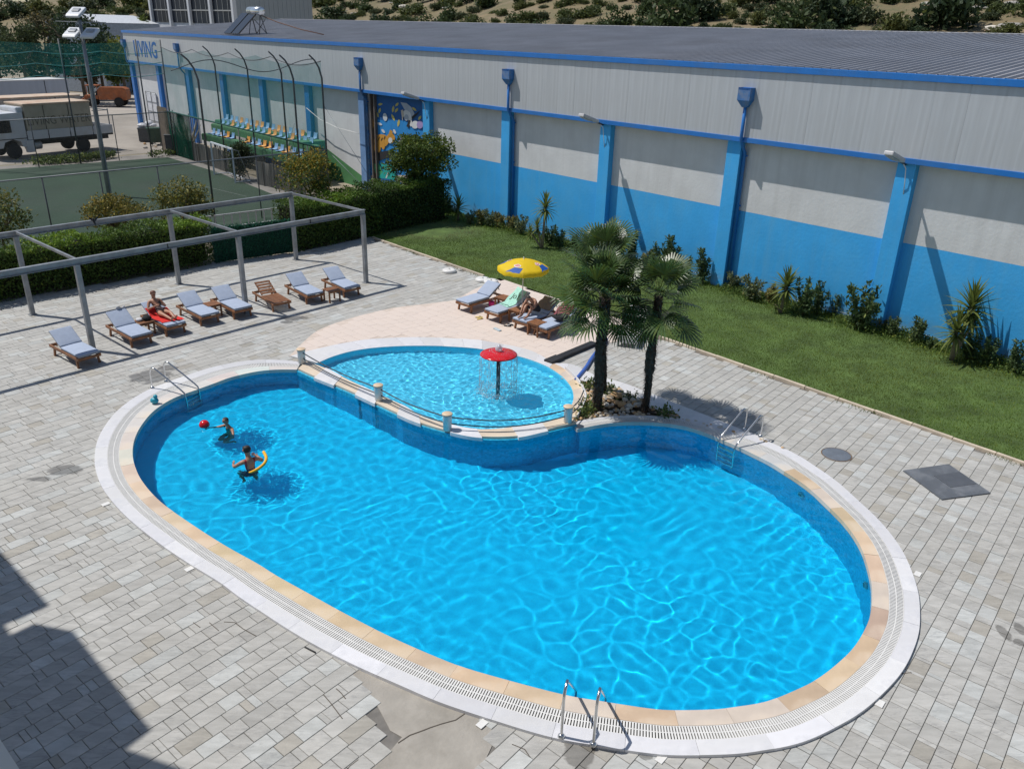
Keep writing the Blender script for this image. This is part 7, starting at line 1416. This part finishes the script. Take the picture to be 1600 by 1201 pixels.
# ================================================================== people (one skinned surface each)
m_skin = M('sun_tanned_skin', (0.42, 0.21, 0.13), 0.5, 0.06, 6); m_skin2 = M('olive_skin', (0.36, 0.18, 0.11), 0.5, 0.06, 6); m_hairb = M('dark_hair', (0.022, 0.015, 0.011), 0.6, 0.3, 20); m_hairr = M('auburn_hair', (0.115, 0.035, 0.018), 0.6, 0.3, 20); m_eye = M('eye_dark', (0.03, 0.02, 0.015), 0.2); m_lip = M('lip', (0.38, 0.12, 0.10), 0.5)
for q in (m_skin, m_skin2): q.node_tree.nodes['Principled BSDF'].inputs['Subsurface Weight'].default_value = 0.05
def person(name, label, loc, rz, J, skin, group=None, sc=1.0, up=(0, 0, 1), face=(1, 0, 0), hair=None, hair_long=False):
    """J: joints in local metres. Returns the thing and its body object."""
    t = thing('person', label, 'person', loc, rz, group); J = {k: Vector(v) for k, v in J.items()}
    vs = []; es = []; rs = []
    def add(p, r, par=None):
        vs.append(Vector(p)); rs.append(r)
        if par is not None: es.append((par, len(vs) - 1))
        return len(vs) - 1
    pel = add(J['pelvis'], 0.125); wa = add(J['pelvis'].lerp(J['chest'], 0.5), 0.105, pel); ch = add(J['chest'], 0.125, wa); up_c = add(J['chest'].lerp(J['neck'], 0.62), 0.098, ch); nk = add(J['neck'], 0.05, up_c)
    F_ = Vector(face).normalized(); U_ = Vector(J['head'] - J['neck']).normalized(); hd0 = add(J['head'] - U_ * 0.055 + F_ * 0.012, 0.066, nk); hd1 = add(J['head'] + U_ * 0.02, 0.088, hd0); add(J['head'] + U_ * 0.085 - F_ * 0.008, 0.070, hd1)
    for s in 'lr':
        sh = add(J[s + 'sh'], 0.054, up_c); el = add(J[s + 'el'], 0.040, add(J[s + 'sh'].lerp(J[s + 'el'], 0.5), 0.046, sh)); wr = add(J[s + 'wr'], 0.025, add(J[s + 'el'].lerp(J[s + 'wr'], 0.4), 0.036, el))
        hdv = (J[s + 'hd'] - J[s + 'wr']).normalized(); pm = add(J[s + 'wr'] + hdv * 0.055, 0.028, wr); n_ = hdv.orthogonal().normalized(); sd = hdv.cross(n_)
        for k, o in enumerate((-0.028, -0.009, 0.010, 0.028)): a = add(vs[pm] + hdv * 0.045 + sd * o, 0.0095, pm); b = add(vs[a] + hdv * (0.036 - abs(o) * 0.25) + n_ * 0.012, 0.0085, a); add(vs[b] + hdv * 0.02 + n_ * 0.016, 0.007, b)
        th = add(vs[wr] + hdv * 0.03 + sd * 0.036, 0.011, wr); add(vs[th] + hdv * 0.034 + sd * 0.015, 0.009, th)
        hp = add(J['pelvis'].lerp(J[s + 'kn'], 0.16) + Vector(J[s + 'hp']), 0.094, pel); kn = add(J[s + 'kn'], 0.056, add(J[s + 'kn'].lerp(vs[hp], 0.5), 0.078, hp)); an = add(J[s + 'an'], 0.036, add(J[s + 'kn'].lerp(J[s + 'an'], 0.38), 0.056, kn)); ft = add(J[s + 'an'].lerp(J[s + 'to'], 0.55), 0.036, an); add(J[s + 'to'], 0.026, ft)
    vs = [v * sc for v in vs]; rs = [r * sc for r in rs]
    me = bpy.data.meshes.new('body'); me.from_pydata(vs, es, []); o = bpy.data.objects.new('tmp_body', me); COL.objects.link(o); md = o.modifiers.new('skin', 'SKIN'); md.branch_smoothing = 0.6; md.use_smooth_shade = True
    sv = me.skin_vertices[0].data
    for i, r in enumerate(rs): sv[i].radius = (r, r); sv[i].use_root = (i == 0)
    ss_ = o.modifiers.new('sub', 'SUBSURF'); ss_.levels = ss_.render_levels = 2
    bpy.context.view_layer.update(); ev = o.evaluated_get(bpy.context.evaluated_depsgraph_get()); bm_ = bpy.data.meshes.new_from_object(ev); bpy.data.objects.remove(o); bm_.name = 'body'; bm_.materials.clear(); bm_.materials.append(skin); bm_.polygons.foreach_set('use_smooth', [True] * len(bm_.polygons))
    body = link('body', bm_, t); H_ = J['head'] * sc; S_ = F_.cross(U_).normalized()
    if hair:
        def hp(p):
            d = Vector(p) - H_; f, u = d.dot(F_), d.dot(U_); 
            return d.length < 0.16 * sc and (u > 0.035 * sc + max(0, f) * 0.75 or f < -0.02 * sc) and u > (-0.12 if hair_long else -0.055) * sc
        skin_patch(body, hp, 0.013 * sc, hair, 'hair', t)
    for s in (-1, 1):
        MB().ball(H_ + F_ * 0.076 * sc + S_ * 0.031 * s * sc + U_ * 0.012 * sc, 0.011 * sc, 6).build('eye', m_eye, t); MB().ball(H_ + S_ * 0.083 * s * sc - F_ * 0.01 * sc, 0.024 * sc, 6, 0, (1, .5, 1.2)).build('ear', skin, t)
    MB().tube([H_ + F_ * 0.078 * sc + U_ * 0.022 * sc, H_ + F_ * 0.10 * sc - U_ * 0.018 * sc, H_ + F_ * 0.082 * sc - U_ * 0.026 * sc], [0.008 * sc, 0.014 * sc, 0.009 * sc], 7).build('nose', skin, t)
    MB().tube([H_ + F_ * 0.070 * sc - U_ * 0.05 * sc + S_ * q * sc for q in (-0.022, 0, 0.022)], [0.004 * sc, 0.007 * sc, 0.004 * sc], 6).build('mouth', m_lip, t)
    return t, body
def skin_patch(body, pred, off, mat, name, t):
    """clothing or hair: the faces of the body inside pred, lifted off the skin"""
    me = body.data; bm = bmesh.new(); bm.from_mesh(me); bm.normal_update(); kill = [f for f in bm.faces if not pred(f.calc_center_median())]; bmesh.ops.delete(bm, geom=kill, context='FACES')
    for v in bm.verts: v.co += v.normal * off
    m2 = bpy.data.meshes.new(name); bm.to_mesh(m2); bm.free(); m2.materials.clear(); m2.materials.append(mat); m2.polygons.foreach_set('use_smooth', [True] * len(m2.polygons)); return link(name, m2, t)
def near(a, b, r): 
    a, b = Vector(a), Vector(b)
    def f(p):
        q = b - a; u = max(0, min(1, (Vector(p) - a).dot(q) / max(1e-9, q.length_squared))); return (Vector(p) - (a + q * u)).length < r
    return f
# sunbather: same local frame as the lounger
lz = 0.41
J = dict(pelvis=(0.80, 0, lz + 0.12), chest=(0.55, 0.0, 0.70), neck=(0.43, 0.0, 0.91), head=(0.45, 0.0, 1.06), lsh=(0.44, 0.17, 0.82), lel=(0.60, 0.27, 0.63), lwr=(0.74, 0.10, 0.76), lhd=(0.80, 0.03, 0.80), rsh=(0.44, -0.17, 0.82), rel=(0.56, -0.28, 0.62), rwr=(0.74, -0.10, 0.74), rhd=(0.80, -0.03, 0.78), lhp=(0, 0.09, 0), rhp=(0, -0.09, 0), lkn=(1.19, 0.13, lz + 0.17), lan=(1.52, 0.10, lz + 0.07), lto=(1.62, 0.13, lz + 0.19), rkn=(1.18, -0.08, lz + 0.13), ran=(1.55, -0.02, lz + 0.06), rto=(1.65, -0.02, lz + 0.19))
wl = LO[2]; t, b = person('person', 'person in dark bikini lying on a red towel looking at a phone', tuple(wl.location), wl.rotation_euler.z, J, m_skin, face=(0.8, 0, -0.45), hair=m_hairr, hair_long=True)
m_bik = M('dark_bikini', (0.035, 0.014, 0.018), 0.7, 0.2, 10); skin_patch(b, lambda p: near((0.78, -.1, lz + .12), (0.78, .1, lz + .12), 0.16)(p) and 0.70 < p.x < 0.90, 0.006, m_bik, 'bikini_bottom', t); skin_patch(b, lambda p: near(J['chest'], J['chest'], 0.2)(p) and 0.66 < p.z + (p.x - .55) * 0.3 < 0.76 and abs(p.y) < 0.16, 0.007, m_bik, 'bikini_top', t)
ph = MB().bbox((0, 0, 0), (0.012, 0.075, 0.15), 0.004).build('phone', m_chass); A = xf(t); c = A @ Vector((0.825, 0, 0.83)); ph.location = c; ph.rotation_euler = (0, -0.5, t.rotation_euler.z); tag(ph, 'dark phone held by the person on the red towel', 'phone')
# man sitting on the terrace lounger, bent forward over his knees
J = dict(pelvis=(0.90, 0.02, lz + 0.13), chest=(1.08, 0.02, 0.86), neck=(1.26, 0.02, 1.00), head=(1.38, 0.02, 1.05), lsh=(1.20, 0.19, 0.93), lel=(1.34, 0.22, 0.72), lwr=(1.46, 0.10, 0.88), lhd=(1.46, 0.06, 0.95), rsh=(1.20, -0.16, 0.93), rel=(1.38, -0.20, 0.74), rwr=(1.55, -0.12, 0.62), rhd=(1.60, -0.10, 0.57), lhp=(0, 0.09, 0), rhp=(0, -0.09, 0), lkn=(1.30, 0.16, 0.78), lan=(1.55, 0.14, lz + 0.07), lto=(1.74, 0.15, lz + 0.04), rkn=(1.30, -0.12, 0.76), ran=(1.58, -0.08, lz + 0.07), rto=(1.78, -0.07, lz + 0.04))
wl = LO[12]; t, b = person('man', 'person in black shorts bending forward on a terrace lounger', tuple(wl.location), wl.rotation_euler.z, J, m_skin2, face=(0.75, 0, -0.6), hair=m_hairb)
skin_patch(b, lambda p: near((0.88, 0, lz + .13), (1.16, 0.1, 0.68), 0.19)(p) and p.z < 0.74 or near((0.90, 0, lz + .13), (1.14, -0.1, 0.66), 0.17)(p) and p.z < 0.74, 0.012, m_blackf, 'shorts', t)
# swimmers; water level -0.10
def swim_J(lift, armL, armR, lean=0.06):
    z = lift; return dict(pelvis=(-0.05, 0, z - 0.52), chest=(0, 0, z - 0.20), neck=(lean * .4, 0, z + 0.05), head=(lean, 0, z + 0.19), lsh=(0, 0.17, z - 0.04), rsh=(0, -0.17, z - 0.04), lel=armL[0], lwr=armL[1], lhd=armL[2], rel=armR[0], rwr=armR[1], rhd=armR[2], lhp=(0, 0.09, 0), rhp=(0, -0.09, 0), lkn=(0.32, 0.13, z - 0.66), lan=(0.06, 0.14, z - 0.92), lto=(0.14, 0.15, z - 1.04), rkn=(0.30, -0.13, z - 0.70), ran=(0.0, -0.12, z - 0.92), rto=(0.08, -0.12, z - 1.04))
WZ = -0.05
s0 = G(357, 668, WZ); J = swim_J(0.05, ((0.10, 0.36, 0.02), (0.18, 0.50, -0.03), (0.22, 0.56, -0.05)), ((0.20, -0.30, -0.03), (0.32, -0.38, -0.02), (0.38, -0.40, -0.03)))
J.update(lkn=(0.28, .13, -0.72), lan=(-.02, .14, -0.86), lto=(-.08, .14, -0.95), rkn=(0.26, -.13, -0.74), ran=(-.05, -.12, -0.86), rto=(-.12, -.12, -0.94))
t, b = person('person', 'person up to the shoulders in the pool beside the red ball', (s0[0], s0[1], WZ), math.radians(-128), J, m_skin2, face=(1, 0, -0.1), hair=m_hairb, sc=0.88)
s1 = G(391, 731, WZ); J = swim_J(0.23, ((0.14, 0.30, 0.06), (0.34, 0.26, 0.02), (0.42, 0.22, 0.01)), ((0.12, -0.33, 0.04), (0.32, -0.30, 0.05), (0.40, -0.24, 0.09)), 0.10)
t, b = person('swimmer', 'person in the pool seen from behind with a yellow noodle', (s1[0], s1[1], WZ), math.radians(128), J, m_skin, face=(1, 0, -0.15), hair=m_hairb)
m_sw = M('red_swimsuit', (0.36, 0.02, 0.03), 0.6, 0.1); skin_patch(b, lambda p: p.z < 0.02 and p.z > -0.32 and math.hypot(p.x, p.y) < 0.2, 0.006, m_sw, 'swimsuit', t); skin_patch(b, lambda p: 0.02 <= p.z < 0.36 and 0.075 < abs(p.y) < 0.115 and abs(p.x) < 0.2, 0.006, m_sw, 'strap', t)
A = xf(t); npts = [A @ Vector(p) for p in ((-0.19, 0.10, -0.01), (-0.20, -0.03, 0.02), (-0.18, -0.16, 0.05), (-0.11, -0.30, 0.09), (0.05, -0.40, 0.12), (0.30, -0.44, 0.14))]
npx = [G(389, 729, 0.10), G(395, 722, 0.14), G(401, 714.5, 0.18), G(404, 712, 0.19), G(408, 711, 0.19), G(413, 710, 0.19)]
q = smooth_curve(np.array([tuple(p) for p in npts]), 30); o = MB().tube([tuple(p - q[0]) for p in q], 0.034, 10).build('pool_noodle', M('yellow_foam_noodle', (0.80, 0.42, 0.02), 0.7, 0.05)); o.location = tuple(q[0]); tag(o, 'yellow foam noodle bent behind the swimmer', 'pool noodle')

# ================================================================== the hotel the picture is taken from: its wing and balconies shade the near-left paving
m_hotel = M('white_hotel_render', (0.62, 0.63, 0.64), 0.8, 0.05, 1.0); m_rail = M('balcony_ledge_paint', (0.62, 0.66, 0.70), 0.6, 0.04, 2.0)
ho = thing('hotel', 'white hotel wing beside the camera casting its stepped shadow on the paving', 'building', (-20, -3, 0)); ZS = 10.4; KS = ZS / math.tan(SUN_EL)
def up_sun(px, py): P = G(px, py); return (P[0] + SUN_TO[0] * KS, P[1] + SUN_TO[1] * KS)
XL = -17.0
sh_poly = [(-21.0, up_sun(0, 860)[1] + 2.2), up_sun(-80, 775), up_sun(0, 860), up_sun(77.5, 946), up_sun(7.5, 976), up_sun(19, 995), up_sun(61, 975), up_sun(115, 986), up_sun(150, 1030), up_sun(237, 1140), up_sun(197, 1170), up_sun(207, 1172), up_sun(287, 1201), up_sun(420, 1275), up_sun(470, 1330), (-10, 5.2), (-21.0, 5.2)]
c0_ = (-20, -3)
MB().prism([(p[0] - c0_[0], p[1] - c0_[1]) for p in sh_poly], ZS - 0.16, ZS).build('balcony_slab', m_hotel, ho)
MB().box((-5.0, 6.0, 5.6), (10, 22, 11.2)).build('wing', m_hotel, ho); MB().box((16, -11, 6.5), (46, 18, 13)).build('main_block', m_hotel, ho)
MB().box((17.0, 3.4, ZS + 0.1), (10, 4.4, 0.2)).build('ledge_shade_slab', m_hotel, ho)  # unseen slab added overhead to keep the balcony ledge in shade
la, lb = G(-40, 1092, 8.05), G(70, 1262, 8.05); d = (lb - la) / np.linalg.norm(lb - la); nn_ = np.array([d[1], -d[0], 0])
if nn_[0] > 0: nn_ = -nn_
bl = thing('balcony_ledge', 'pale painted balcony ledge cutting the lower left corner of the picture', 'ledge', (la[0], la[1], 7.95)); pp = [la - d * 1.5, lb + d * 1.0, lb + d * 1.0 + nn_ * 0.5, la - d * 1.5 + nn_ * 0.5]; MB().prism([tuple((p - la)[:2]) for p in pp], 0.0, 0.10).build('ledge_top', m_rail, bl); MB().prism([tuple((p - la + nn_ * 0.06)[:2]) for p in pp], -0.6, 0.0).build('ledge_face', m_rail, bl)
